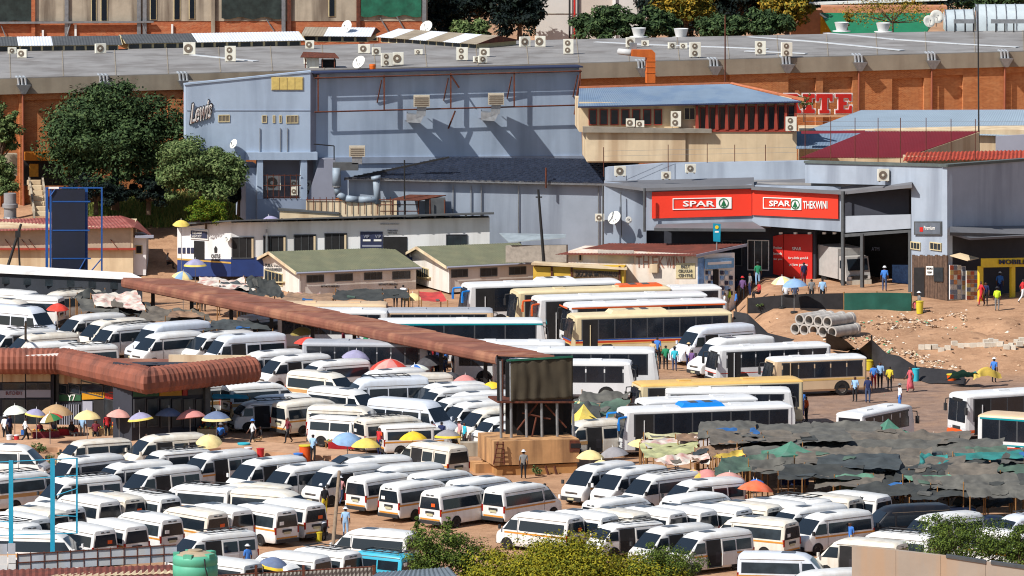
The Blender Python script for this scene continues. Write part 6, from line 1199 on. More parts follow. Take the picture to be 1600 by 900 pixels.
bus(1368, 637, 55, 6.4, 'white midibus turned tail-on in the bus lane', B_white, H=2.65, W=2.1, zwin=(1.3, 2.2), npan=5)
bus(1608, 607, 206, 11, 'white bus with orange and blue front at the lane end', B_white, H=3.1, front='flat', stripes=((.55, .75, B_or),), lower=B_or, zwin=(1.35, 2.6))
bus(1662, 651, 332, 11, 'striped bus with sky blue roof edge at the lane end', B_white, B_tan, H=3.05, stripes=((1.05, 1.15, B_teal), (.85, .98, B_red), (.65, .75, B_yel), (2.73, 2.84, B_teal)), zwin=(1.4, 2.5))
# ================================================================ umbrellas and tents
UC = dict(w=rgb(216, 220, 206), l=rgb(150, 146, 176), y=rgb(216, 190, 90), Y=rgb(226, 186, 40), t=rgb(176, 144, 104), g=rgb(40, 110, 60), r=rgb(204, 60, 44), p=rgb(206, 150, 140), P=rgb(200, 128, 122), b=rgb(98, 112, 142), B=rgb(40, 100, 180), s=rgb(128, 160, 196), o=rgb(222, 104, 64), O=rgb(128, 112, 50), n=rgb(40, 48, 80), c=rgb(222, 200, 140), k=rgb(60, 58, 62), e=rgb(140, 136, 138), G=rgb(70, 120, 100))
def uc(k): return mat('umbrella cloth ' + k, UC[k], .85, .22, 1.6, dirt=tuple(min(.9, x * .7 + .08) for x in UC[k]), dirtk=.6)
def umbrella(px, py, dpx, cols, label, tilt=0, taz=0, z=2.15, rim=None):
    p = PZ(px, py, z); g = hgt(p.x, p.y); s = FPX / (p - Vector((0, 0, CAMH))).length; r = dpx / s / 2 * 1.05; h = r * .56
    t = T('market_umbrella', label, 'umbrella', (p.x, p.y, g), 0, 'market umbrellas'); zc = z - g if z > g + 1 else 2.1
    M4 = Matrix.Rotation(R(taz), 3, 'Z') @ Matrix.Rotation(R(tilt), 3, 'X'); top = Vector((0, 0, zc + h * .4))
    n = 8; ks = len(cols); rings = [(.02, 0), (.3, -.1), (.62, -.38), (.88, -.74), (1, -1)]; m = 4
    v, f, mi = [Vector((0, 0, .02))], [], []
    for a in range(n * m):
        th = 2 * math.pi * a / (n * m); sc_ = 1 - .06 * math.sin(math.pi * (a % m) / m) ** 2
        for q, zz in rings[1:]: v.append(Vector((math.cos(th) * r * q * (sc_ if q > .8 else 1), math.sin(th) * r * q * (sc_ if q > .8 else 1), zz * h)))
    K = len(rings) - 1
    for a in range(n * m):
        b_ = (a + 1) % (n * m); c = (a // m) % ks
        f.append((0, 1 + a * K, 1 + b_ * K)); mi.append(c)
        for j in range(K - 1): f.append((1 + a * K + j, 1 + a * K + j + 1, 1 + b_ * K + j + 1, 1 + b_ * K + j)); mi.append(ks if (rim and j == K - 2) else c)
    O('canopy', [top + M4 @ q for q in v], f, [uc(c) for c in cols] + ([uc(rim)] if rim else []), t, True, True, mi, 40)
    B().tube((0, 0, 0), top, .025).o('pole', M_steel, t, local=True); B().tube(top - Vector((0, 0, .02)), top + M4 @ Vector((0, 0, .16)), .03, .01, 6).o('finial', M_white, t, local=True)
    b = B()
    for a in range(0, n * m, m): b.tube(top + M4 @ v[1 + a * K + 1] * .98, top + M4 @ v[1 + a * K + 3] * .98 + Vector((0, 0, -.02)), .008, None, 4)
    b.o('ribs', M_steel, t, local=True)
    B().lathe((0, 0, 0), [(.28, 0), (.26, .1), (.05, .14), (0.001, .14)], 10).o('foot', M_black, t, local=True)
US = [(23, 638, 36, 'w', 'pale green white umbrella nearest the butchery door'), (57, 643, 34, 'l', 'lilac umbrella with yellow hem beside the tan one', 'y'), (88, 638, 52, 't', 'big tan umbrella before the security gate'), (78, 650, 36, 'grwO', 'green red and white umbrella under the tan one'),
 (136, 646, 42, 'c', 'cream yellow umbrella before the dark doorway'), (186, 644, 38, 'p', 'pale pink umbrella before the red panel'), (218, 649, 40, 'l', 'lilac and yellow umbrella before the green panel', 'y'), (264, 642, 42, 'b', 'slate blue umbrella hung with clothes'),
 (297, 645, 46, 'P', 'dusty pink draped umbrella beside the slate blue one'), (338, 648, 46, 'b', 'slate topped umbrella with wide yellow skirt', 'c'), (326, 686, 40, 'c', 'small cream umbrella tilted over the pavement edge'), (90, 478, 34, 'r', 'coral red umbrella under the blue hoarding'),
 (484, 532, 46, 'r', 'bright red umbrella under the canopy'), (472, 515, 38, 'O', 'olive umbrella behind the bright red one'), (530, 547, 32, 'e', 'small grey umbrella with yellow hem by the lilac one', 'y'), (557, 552, 44, 'l', 'plain lilac umbrella behind the parked minibuses'),
 (617, 548, 48, 'nOrn', 'dark multicolour umbrella under the canopy'), (610, 568, 62, 'rpP', 'large red and pink umbrella with dark spot'), (648, 574, 40, 'Bw', 'blue and white segmented umbrella'), (727, 590, 36, 'P', 'plain pink umbrella behind the white minibuses'), (766, 601, 38, 'Y', 'bright yellow umbrella beside the cloth covered tower'),
 (543, 682, 46, 's', 'sky blue spotted umbrella over a cart'), (572, 690, 46, 'y', 'yellow umbrella tucked behind the sky blue one'), (645, 679, 42, 'Y', 'golden umbrella behind the open cream minibus'), (700, 676, 42, 'e', 'grey umbrella with gold hem by the blue shirted man', 'Y'),
 (430, 877, 50, 'b', 'slate umbrella with orange hem in the front fence corner', 'Y'), (922, 708, 42, 'c', 'pale yellow umbrella beside the tower base'), (957, 704, 46, 'e', 'grey umbrella with yellow hem at the tarps'), (1003, 691, 40, 'c', 'yellow umbrella behind the patterned cloths'),
 (940, 722, 30, 'c', 'little cream umbrella behind the front minibus'), (1182, 757, 54, 'o', 'orange umbrella with blue crown by the tarps'), (1178, 752, 28, 'B', 'small blue umbrella crowning the orange one'), (1083, 738, 38, 'yp', 'yellow and pink umbrella over the minibus roof'), (1105, 738, 40, 'P', 'mauve pink umbrella behind the minibus roofs'), (1140, 745, 56, 'p', 'wide salmon umbrella beside the orange one'),
 (1222, 436, 34, 'wc', 'white and cream umbrella outside the supermarket'), (1241, 440, 38, 's', 'light blue umbrella outside the supermarket'), (305, 409, 36, 'l', 'lilac and yellow umbrella at the white bar', 'y'), (286, 428, 32, 'sc', 'blue and yellow umbrella below the white bar'), (283, 347, 26, 'y', 'yellow umbrella by the round bush'), (420, 341, 30, 'l', 'faint lilac umbrella behind the white bar roof'),
 (645, 462, 34, 'c', 'cream umbrella at the toilets stalls'), (465, 461, 36, 'p', 'salmon umbrella behind the canopy'), (500, 463, 36, 'p', 'faded peach umbrella at the canopy stalls'), (905, 630, 28, 'cG', 'yellow and green umbrella by the midibus'), (705, 585, 30, 'k', 'dark umbrella at the canopy end'), (672, 560, 44, 'k', 'dark brown umbrella at the middle canopy post')]
for u in US:
    px, py, d, c, lb = u[:5]; tl = random.uniform(-13, 13)
    if lb.startswith('small cream'): tl = 22
    zz = 2.15
    if py < 445 and px > 1200: zz = 4.6
    elif py < 350: zz = 5.2
    elif px < 320 and py < 430: zz = 3.3
    umbrella(px, py, d, c, lb, tl, random.uniform(0, 360), zz, u[5] if len(u) > 5 else None)
def gazebo(px, py, wpx, hpx, c, label, z=3., rz=0.):
    p = PZ(px, py, z); s = FPX / (p - Vector((0, 0, CAMH))).length; w = wpx / s / 2 * .72; h = hpx / s * .8; g = hgt(p.x, p.y); t = T('gazebo_tent', label, 'gazebo', (p.x, p.y, g), R(25) + rz); ze = z - h - g
    cs = [Vector((w * a, w * b_, ze)) for a, b_ in ((-1, -1), (1, -1), (1, 1), (-1, 1))]; ap = Vector((0, 0, z - g)); v, f = [], []
    for i in range(4):
        a, c_ = cs[i], cs[(i + 1) % 4]; n = 6; base = len(v)
        for u in range(n + 1):
            for q in range(n + 1):
                e = a.lerp(c_, q / n); pt = e.lerp(ap, u / n); pt.z -= .22 * math.sin(math.pi * u / n) * h; v.append(pt)
        f += [(base + u * (n + 1) + q, base + u * (n + 1) + q + 1, base + (u + 1) * (n + 1) + q + 1, base + (u + 1) * (n + 1) + q) for u in range(n) for q in range(n)]
    O('roof', v, f, uc(c), t, True, True, None, 30)
    for i in range(4):
        a, c_ = cs[i], cs[(i + 1) % 4]; B().poly([a, c_, c_ - Vector((0, 0, .25)), a - Vector((0, 0, .25))], (a + c_).normalized() * .01).o('valance', uc(c), t, local=True); B().tube((a.x, a.y, 0), a, .03).o('pole', M_steel, t, local=True)
gazebo(912, 631, 72, 34, 'y', 'yellow pyramid gazebo behind the tower'); gazebo(1388, 654, 76, 26, 'G', 'green pyramid gazebo behind the midibus'); gazebo(1236, 689, 96, 22, 'G', 'green pyramid gazebo rising among the tarps', 3.1)
# ================================================================ tarps
TC = dict(d=rgb(92, 90, 84), k=rgb(56, 58, 56), b=rgb(104, 96, 86), g=rgb(76, 98, 84), G=rgb(96, 140, 118), u=rgb(36, 92, 150), T=rgb(40, 120, 116), c=rgb(196, 190, 150), w=rgb(206, 198, 186), y=rgb(214, 182, 80), s=rgb(62, 68, 70), t=rgb(146, 116, 92), q=rgb(20, 160, 180), r=rgb(186, 60, 56), l=rgb(176, 176, 128))
def tm(k):
    if k in 'wrp' and k == 'w': return mat('printed tarp', TC['w'], .8, .12, 1.2, dirt=rgb(180, 90, 80), dirtk=.7)
    return mat('tarp ' + k, TC[k], .82, .32, 1.1, bump=.35, bscale=2.5, dirt=tuple(x * .6 + .02 for x in TC[k]), dirtk=.7)
def tarp(pts, k, label, amp=.16, sag=.25, peak=0., poles=True, group='market tarps'):
    # pts: near left, near right, far right, far left as (px, py, z)
    c = [PZ(*q) for q in pts]; ctr = sum(c, Vector()) / 4; g = hgt(ctr.x, ctr.y); t = T('shade_tarp', label, 'tarp', (ctr.x, ctr.y, g), 0, group); nx, ny = 26, 16; v = []; sd = random.uniform(0, 99)
    fa = random.uniform(1.2, 2.6); fp = random.uniform(-1, 1)
    for j in range(ny + 1):
        for i in range(nx + 1):
            u, w = i / nx, j / ny; p = c[0].lerp(c[1], u).lerp(c[3].lerp(c[2], u), w); edge = 4 * u * (1 - u) * 4 * w * (1 - w)
            q = Vector((p.x * .9, p.y * .9, sd)); fold = abs(noise.noise(Vector((p.x * fa + p.y * fp, p.y * fa * .5, sd)))) - .22
            p.z += amp * (noise.noise(q) * 1.2 + fold * 1.1 + .3 * noise.noise(q * 2.7) + .12 * noise.noise(q * 5.5)) - sag * edge + peak * max(0, 1 - 1.6 * math.hypot(u - .5, w - .5))
            p.x += .18 * noise.noise(q * 1.3 + Vector((5, 0, 0))); p.y += .3 * noise.noise(q * 1.3 + Vector((0, 9, 0))); v.append(p)
    f = [(j * (nx + 1) + i, j * (nx + 1) + i + 1, (j + 1) * (nx + 1) + i + 1, (j + 1) * (nx + 1) + i) for j in range(ny) for i in range(nx)]
    # hemmed edge gives the sheet its drop
    sh = O('sheet', v, f, tm(k), t, True)
    for r_ in range(random.choice([0, 0, 1, 1, 2])):
        i0, j0 = random.randrange(1, nx - 8), random.randrange(1, ny - 6); wi, hj = random.randrange(4, 8), random.randrange(3, 6); pv = [v[(j0 + b_) * (nx + 1) + i0 + a_] + Vector((0, 0, .05)) for b_ in range(hj + 1) for a_ in range(wi + 1)]
        O('patch', pv, [(b_ * (wi + 1) + a_, b_ * (wi + 1) + a_ + 1, (b_ + 1) * (wi + 1) + a_ + 1, (b_ + 1) * (wi + 1) + a_) for b_ in range(hj) for a_ in range(wi)], tm(random.choice('kkdbbgsskdgud')), sh, True)
    if poles:
        for q in ((0, nx, (nx + 1) * ny, (nx + 1) * (ny + 1) - 1) if poles is True else poles(nx)):
            a = v[q]; gz = hgt(a.x, a.y)
            if a.z - gz > .5: B().tube((a.x, a.y, gz), a + Vector((0, 0, .08)), .045, .04, 6).o('pole', M_wood, t)
    return t
M_wood = mat('rough timber pole', rgb(150, 108, 64), .9, .25, 4)
CN = dict(d='dusty grey', k='black', b='brown grey', g='green', G='pale green', u='blue', T='teal', c='cream', w='printed white', y='yellow', s='slate', t='tan', q='turquoise', r='red', l='lime')
# market roofs: rows from the bus lane towards the minibuses
left_of = {0: 1100, 1: 1120, 2: 1142, 3: 1170, 4: 1205, 5: 1245, 6: 1290, 7: 1335}
ROWP = ['first', 'second', 'third', 'fourth', 'fifth', 'sixth', 'seventh', 'eighth']
pal = ['dbdsk', 'dbkds', 'bdksd', 'dkbdgd', 'kdbdks', 'dkgbdk', 'kdskb', 'dkdbk']
for j in range(8):
    y = 668 + j * 13.4; x = left_of[j] - random.uniform(0, 30); k = 0
    while x < 1640:
        wd = random.uniform(62, 118); c = random.choice(pal[j]); z = random.uniform(2.15, 2.75); dy = random.uniform(-3, 3)
        if (j == 0 and x > 1290) or (j == 1 and x > 1420) or (j == 2 and x > 1470) or (j == 3 and x > 1585): break
        sk = random.uniform(-16, 16); z2 = z + random.uniform(-.1, .4)
        tarp([(x - 8, y + 15 + dy + random.uniform(-3, 3), z - random.uniform(0, .5)), (x + wd + 8, y + 13 + dy + random.uniform(-5, 5), z - random.uniform(0, .45)), (x + wd + 6 + sk, y - 9 + dy + random.uniform(-3, 3), z2), (x - 6 + sk, y - 8 + dy, z2 + random.uniform(-.2, .2))], c,
             f'{CN[c]} shade tarp, {ORDN[k]} along the {ROWP[j]} market row from the buses', .15, .16, random.choice([0, 0, 0, .35]), True if j > 6 else (lambda n: (n // 3,)))
        x += wd * .93; k += 1
for pts, c, lb, a in (
 ([(1310, 752, 2.2), (1372, 752, 2.1), (1366, 741, 2.5), (1304, 742, 2.5)], 'G', 'pale green tarp sheet facing the tail-on minibuses', .12), ([(1420, 752, 2.4), (1498, 750, 2.4), (1484, 741, 2.7), (1412, 744, 2.7)], 'G', 'narrow pale green strip among the black tarps', .1),
 ([(1432, 729, 2.5), (1484, 728, 2.4), (1478, 711, 2.8), (1440, 712, 2.8)], 'T', 'crumpled dark teal tarp among the grey ones', .35), ([(1316, 775, 1.6), (1412, 758, 2.3), (1408, 753, 2.35), (1330, 770, 1.8)], 'u', 'bright blue tarp slung like a hammock', .06),
 ([(1115, 745, 2.1), (1190, 732, 2.1), (1200, 708, 2.7), (1128, 715, 2.7)], 'g', 'wide sage green tarp behind the orange umbrella', .12), ([(1172, 738, 2.1), (1232, 735, 2.1), (1240, 714, 2.8), (1170, 718, 2.7)], 'd', 'grey peaked tarp with a patch beside the sage one', .12),
 ([(1008, 716, 2.1), (1088, 708, 2.1), (1092, 690, 2.3), (1000, 694, 2.3)], 'l', 'lime yellow flowered tarp over the front stalls', .15), ([(1010, 700, 2.2), (1092, 694, 2.2), (1088, 682, 2.4), (1000, 688, 2.4)], 'w', 'red and white printed tarp over the front stalls', .14),
 ([(1040, 728, 2.), (1110, 722, 2.1), (1108, 708, 2.4), (1020, 716, 2.3)], 'w', 'printed cream tarp just behind the nosed-in minibuses', .2), ([(1080, 722, 2.2), (1150, 712, 2.2), (1160, 690, 2.5), (1086, 698, 2.5)], 't', 'tan brown tarp over the middle stalls', .2), ([(1060, 690, 2.4), (1140, 682, 2.4), (1136, 672, 2.6), (1058, 680, 2.6)], 't', 'tan sheet behind the printed ones', .15),
 ([(1010, 686, 2.3), (1128, 680, 2.3), (1122, 674, 2.5), (1004, 678, 2.5)], 'c', 'long cream cloth against the blue mirrored bus', .1), ([(1115, 716, 2.5), (1165, 710, 2.5), (1162, 703, 2.7), (1120, 708, 2.7)], 'y', 'small yellow cloth in the market roofs', .1), ([(1105, 678, 2.6), (1190, 678, 2.6), (1180, 668, 2.8), (1100, 670, 2.8)], 'u', 'faded blue sheet against the white bus', .18),
 ([(1500, 756, 2.3), (1590, 752, 2.3), (1584, 745, 2.5), (1500, 748, 2.5)], 'u', 'blue and white bundled tarp over the dark stalls', .2), ([(1490, 790, 1.3), (1584, 786, 1.4), (1580, 775, 1.7), (1496, 778, 1.7)], 'k', 'low black tarp over goods near the hatchback', .3),
 ([(1300, 766, 1.2), (1365, 766, 1.2), (1358, 750, 1.9), (1305, 752, 1.9)], 'g', 'green peaked cover before the blue hammock tarp', .2), ([(1500, 720, 2.5), (1600, 716, 2.5), (1600, 705, 2.7), (1490, 708, 2.7)], 'T', 'teal edged tarp at the striped bus', .12)):
    tarp(pts, c, lb, a, .15)
tarp([(1520, 594, .6), (1566, 590, .6), (1562, 582, .9), (1524, 584, .9)], 'y', 'yellow canvas bundle heaped beside the black net', .15, 0, .7, False)
tarp([(1478, 592, .5), (1524, 590, .5), (1530, 580, 1.2), (1490, 582, 1.1)], 'T', 'dark teal sheet behind the yellow canvas bundle', .2, .1, 0, False)
# stalls on the other side
for pts, c, lb, a in (
 ([(128, 489, 2.2), (186, 492, 2.1), (180, 468, 2.6), (120, 468, 2.6)], 'd', 'dark grey tarp under the blue hoarding', .15), ([(150, 476, 2.5), (228, 484, 2.4), (214, 456, 2.9), (140, 458, 2.9)], 'w', 'red and white printed tarp under the blue hoarding', .2), ([(145, 488, 2.), (185, 486, 2.), (182, 476, 2.2), (150, 478, 2.2)], 'l', 'lime tarp beside the coral umbrella', .1),
 ([(110, 470, 2.4), (170, 466, 2.4), (165, 452, 2.7), (120, 458, 2.7)], 'k', 'black tarp behind the coral umbrella', .2), ([(183, 490, 2.), (240, 500, 1.8), (236, 474, 2.3), (190, 470, 2.4)], 'k', 'black crumpled tarp by the canopy end', .25), ([(216, 500, 2.), (340, 502, 1.9), (310, 484, 2.2), (228, 480, 2.3)], 'b', 'long brown grey tarp below the canopy', .2), ([(258, 495, 2.2), (320, 496, 2.2), (300, 486, 2.3), (270, 486, 2.3)], 't', 'tan cloth lying on the brown grey tarp', .12),
 ([(318, 516, 2.1), (424, 514, 2.), (400, 500, 2.3), (330, 500, 2.3)], 's', 'slate tarp behind the long white vans', .18), ([(306, 448, 2.5), (400, 452, 2.5), (380, 435, 2.7), (312, 434, 2.7)], 'w', 'pale printed tarp behind the canopy', .2), ([(340, 455, 2.3), (402, 458, 2.3), (396, 440, 2.7), (345, 438, 2.7)], 's', 'grey blue tarp behind the canopy', .25), ([(392, 464, 2.2), (446, 466, 2.), (430, 436, 2.9), (384, 436, 2.9)], 'k', 'black shiny tarp against the toilet gable', .3),
 ([(372, 460, 2.), (402, 460, 2.), (398, 450, 2.2), (375, 450, 2.2)], 'q', 'small sky blue cloth at the canopy stalls', .1), ([(440, 470, 2.2), (520, 474, 2.2), (520, 458, 2.4), (450, 456, 2.4)], 't', 'tan awning below the toilets', .12), ([(520, 470, 2.4), (600, 468, 2.4), (596, 452, 2.6), (524, 452, 2.6)], 'k', 'first black awning below the toilets', .12), ([(598, 466, 2.4), (640, 466, 2.4), (636, 452, 2.6), (598, 452, 2.6)], 'k', 'second black awning below the toilets', .12),
 ([(658, 470, 2.2), (700, 471, 2.2), (690, 456, 2.6), (655, 456, 2.6)], 'r', 'red awning below the toilets', .06), ([(894, 628, 2.), (965, 634, 2.), (990, 612, 2.4), (912, 612, 2.4)], 'd', 'dark grey tarp beside the yellow roofed bus', .25), ([(895, 648, 2.), (960, 650, 1.9), (985, 628, 2.3), (905, 628, 2.3)], 'g', 'grey green tarp behind the yellow gazebo', .25), ([(888, 645, 2.2), (940, 655, 2.2), (936, 636, 2.5), (890, 632, 2.5)], 'k', 'black tarp between the tower and the gazebo', .25), ([(330, 623, 1.9), (392, 623, 1.9), (388, 617, 2.0), (332, 616, 2.)], 'q', 'bright turquoise awning at the butchery corner', .03)):
    tarp(pts, c, lb, a, .12)
# ================================================================ people
def person_mesh(pose):
    # joints: name -> (x forward, y left, z, radius); a standing figure 1.72 m tall
    J = dict(pel=(0, 0, .95, .15), wai=(0, 0, 1.1, .125), che=(.01, 0, 1.3, .155), nek=(.0, 0, 1.47, .055), hed=(.02, 0, 1.6, .095), crn=(.01, 0, 1.69, .075),
             ls=(0, .19, 1.4, .065), le=(-.03, .24, 1.12, .046), lw=(.04, .25, .88, .033), lh=(.06, .25, .8, .036), rs=(0, -.19, 1.4, .065), re=(-.03, -.24, 1.12, .046), rw=(.04, -.25, .88, .033), rh=(.06, -.25, .8, .036),
             lhip=(0, .1, .88, .105), lk=(.02, .11, .5, .068), la=(-.02, .11, .1, .045), lf=(.13, .12, .045, .045), rhip=(0, -.1, .88, .105), rk=(.02, -.11, .5, .068), ra=(-.02, -.11, .1, .045), rf=(.13, -.12, .045, .045))
    def up(d):
        for k, v in d.items(): J[k] = v + (J[k][3],)
    if pose == 'walk': up(dict(lk=(.17, .1, .5), la=(.2, .1, .1), lf=(.34, .1, .06), rk=(-.08, -.1, .5), ra=(-.34, -.1, .18), rf=(-.22, -.1, .07), le=(-.14, .24, 1.14), lw=(-.1, .25, .9), lh=(-.08, .25, .82), re=(.1, -.24, 1.13), rw=(.24, -.22, .95), rh=(.3, -.22, .89)))
    if pose == 'bend': up(dict(wai=(.06, 0, 1.06), che=(.28, 0, 1.18), nek=(.42, 0, 1.24), hed=(.54, 0, 1.2), crn=(.6, 0, 1.16), ls=(.34, .18, 1.2), rs=(.34, -.18, 1.2), le=(.42, .2, .95), re=(.42, -.2, .95), lw=(.48, .17, .72), rw=(.48, -.17, .72), lh=(.5, .16, .64), rh=(.5, -.16, .64), pel=(-.08, 0, .93), lhip=(-.08, .1, .87), rhip=(-.08, -.1, .87)))
    if pose == 'carry': up(dict(le=(.06, .24, 1.14), lw=(.28, .16, 1.12), lh=(.36, .12, 1.14), re=(.06, -.24, 1.14), rw=(.28, -.16, 1.12), rh=(.36, -.12, 1.14)))
    if pose == 'sit':
        dz = -.42
        for k in ('pel', 'wai', 'che', 'nek', 'hed', 'crn', 'ls', 'le', 'lw', 'lh', 'rs', 're', 'rw', 'rh', 'lhip', 'rhip'): x, y, z, r = J[k]; J[k] = (x, y, z + dz, r)
        up(dict(lk=(.42, .14, .5), la=(.4, .14, .1), lf=(.55, .15, .05), rk=(.42, -.14, .5), ra=(.4, -.14, .1), rf=(.55, -.15, .05), lw=(.22, .18, .6), lh=(.3, .16, .58), rw=(.22, -.18, .6), rh=(.3, -.16, .58)))
    E = [('pel', 'wai', 1), ('wai', 'che', 1), ('che', 'nek', 1), ('nek', 'hed', 0), ('hed', 'crn', 0), ('che', 'ls', 1), ('ls', 'le', 1), ('le', 'lw', 0), ('lw', 'lh', 0), ('che', 'rs', 1), ('rs', 're', 1), ('re', 'rw', 0), ('rw', 'rh', 0),
         ('pel', 'lhip', 2), ('lhip', 'lk', 2), ('lk', 'la', 2), ('la', 'lf', 4), ('pel', 'rhip', 2), ('rhip', 'rk', 2), ('rk', 'ra', 2), ('ra', 'rf', 4)]
    names = list(J); me = bpy.data.meshes.new('p'); me.from_pydata([J[k][:3] for k in names], [(names.index(a), names.index(b)) for a, b, c in E], [])
    o = bpy.data.objects.new('p', me); col.objects.link(o); o.modifiers.new('s', 'SKIN'); sv = me.skin_vertices[0].data
    for i, k in enumerate(names): sv[i].radius = (J[k][3],) * 2; sv[i].use_root = (k == 'pel')
    ss = o.modifiers.new('u', 'SUBSURF'); ss.levels = 1; ss.render_levels = 1
    dg = bpy.context.evaluated_depsgraph_get(); dg.update(); em = bpy.data.meshes.new_from_object(o.evaluated_get(dg)); bpy.data.objects.remove(o)
    V = {k: Vector(J[k][:3]) for k in names}; vs = [v.co.copy() for v in em.vertices]; fs = [tuple(p.vertices) for p in em.polygons]; mi = []
    fw = (V['hed'] - V['nek']); 
    for p in em.polygons:
        c = p.center; best, bm = 9, 0
        for a, b, m in E:
            A, D = V[a], V[b] - V[a]; t = max(0, min(1, (c - A).dot(D) / max(1e-9, D.length_squared))); d = (A + D * t - c).length - .5 * (J[a][3] * (1 - t) + J[b][3] * t)
            if d < best: best, bm = d, m; bt, ba = t, a
        if bm == 0 and ba in ('nek', 'hed'):
            q = c - V['hed']
            if q.dot((V['crn'] - V['hed']).normalized()) > .03 or (q.x < -.02 and q.dot((V['crn'] - V['hed']).normalized()) > -.06): bm = 3
        mi.append(bm)
    em_n = len(mi); b = B(); H = V['hed']
    for s in (1, -1): b.box(H + Vector((.082, s * .036, .012)), (.02, .024, .014), 0, 3); b.box(H + Vector((-.005, s * .095, 0)), (.03, .02, .055), 0, 0)
    b.hexa([H + Vector((.085, -.014, -.03)), H + Vector((.085, .014, -.03)), H + Vector((.085, .008, .02)), H + Vector((.085, -.008, .02))], [H + Vector((.115, -.01, -.028)), H + Vector((.115, .01, -.028)), H + Vector((.095, .005, .018)), H + Vector((.095, -.005, .018))], 0)
    b.box(H + Vector((.083, 0, -.052)), (.015, .045, .012), 0, 3)
    for s, w_, h_ in ((1, 'lw', 'lh'), (-1, 'rw', 'rh')):
        d = (V[h_] - V[w_]).normalized(); sd = Vector((0, 1, 0)).cross(d).normalized(); tip = V[h_] + d * .03
        for k in range(4):
            l = (.06, .072, .066, .05)[k]; a = tip + sd * (k - 1.5) * .018; m_ = a + d * l * .6 - Vector((0, s * .004, 0)); b.tube(a - d * .02, m_, .009, .008, 5, 0); b.tube(m_, m_ + d * l * .45 - Vector((0, s * .018, 0)), .008, .006, 5, 0)
        a = V[h_] + sd * .03; b.tube(a - d * .01, a + sd * .03 + d * .03, .01, .008, 5, 0); b.tube(a + sd * .03 + d * .03, a + sd * .035 + d * .06, .008, .006, 5, 0)
    n0 = len(vs); vs += b.v; fs += [tuple(i + n0 for i in q) for q in b.f]; mi += b.mi
    bpy.data.meshes.remove(em)
    ob = O('body', vs, fs, [M_skin, M_cl['w'], M_cl['k'], M_hair, M_shoe], None, True, True, mi); m2 = ob.data; bpy.data.objects.remove(ob); return m2
M_skin = mat('brown skin', rgb(98, 62, 44), .6, .08, 6); M_hair = mat('black hair', (.008, .007, .007), .8, 0); M_shoe = mat('dark shoes', rgb(40, 34, 32), .7, .2, 6)
CLC = dict(w=rgb(220, 222, 226), k=rgb(26, 26, 32), n=rgb(28, 40, 84), b=rgb(60, 120, 200), s=rgb(150, 186, 220), r=rgb(190, 40, 46), m=rgb(110, 30, 46), o=rgb(222, 90, 28), y=rgb(210, 190, 50), g=rgb(30, 130, 90), e=rgb(120, 120, 120), c=rgb(196, 170, 130), p=rgb(200, 90, 100), v=rgb(110, 80, 130), t=rgb(50, 180, 200), f=rgb(190, 220, 40), j=rgb(60, 76, 110), i=rgb(206, 150, 150))
M_cl = {k: mat('cloth ' + k, c, .85, .12, 8) for k, c in CLC.items()}
PM = {}
def person(px, py, pose, hd, shirt, tr, label, hat=None, skirt=False, ground=None, extra=None):
    if pose not in PM: PM[pose] = person_mesh(pose)
    p = G(px, py) if ground is None else PZ(px, py, ground)
    t = T('person', label, 'person', p, R(hd), 'people in the terminus'); o = bpy.data.objects.new('body', PM[pose]); col.objects.link(o); o.parent = t; k = random.uniform(1.0, 1.1); o.scale = (k, k, k)
    for i, m_ in ((1, M_cl[shirt]), (2, M_cl[tr])): o.material_slots[i].link = 'OBJECT'; o.material_slots[i].material = m_
    hz = {'bend': (.57, 0, 1.24), 'sit': (.01, 0, 1.25)}.get(pose, (.01, 0, 1.67))
    if hat: B().lathe(Vector(hz) * k, [(.17, -.0), (.15, .012), (.105, .02), (.1, .08), (.06, .11), (0.001, .115)], 12).o('hat', M_cl[hat], t, True, True)
    if skirt and pose in ('stand', 'walk', 'carry'): B().lathe((0, 0, 0), [(.15, 1.02), (.2, .85), (.24, .5), (.27, .28), (.25, .28), (.15, .9)], 14).o('skirt', M_cl[tr], t, True, True)
    if extra == 'bag': B().box((-.12, .3, .75), (.28, .12, .32)).tube((-.12, .28, .9), (-.02, .2, 1.42), .015).o('bag', M_cl['b'], t, local=True)
    if extra == 'vest': B().lathe((0, 0, 0), [(.19, 1.02), (.2, 1.2), (.19, 1.38), (.12, 1.43), (.12, 1.42)], 12).o('vest', M_cl['f'], t, True, True)
    return t
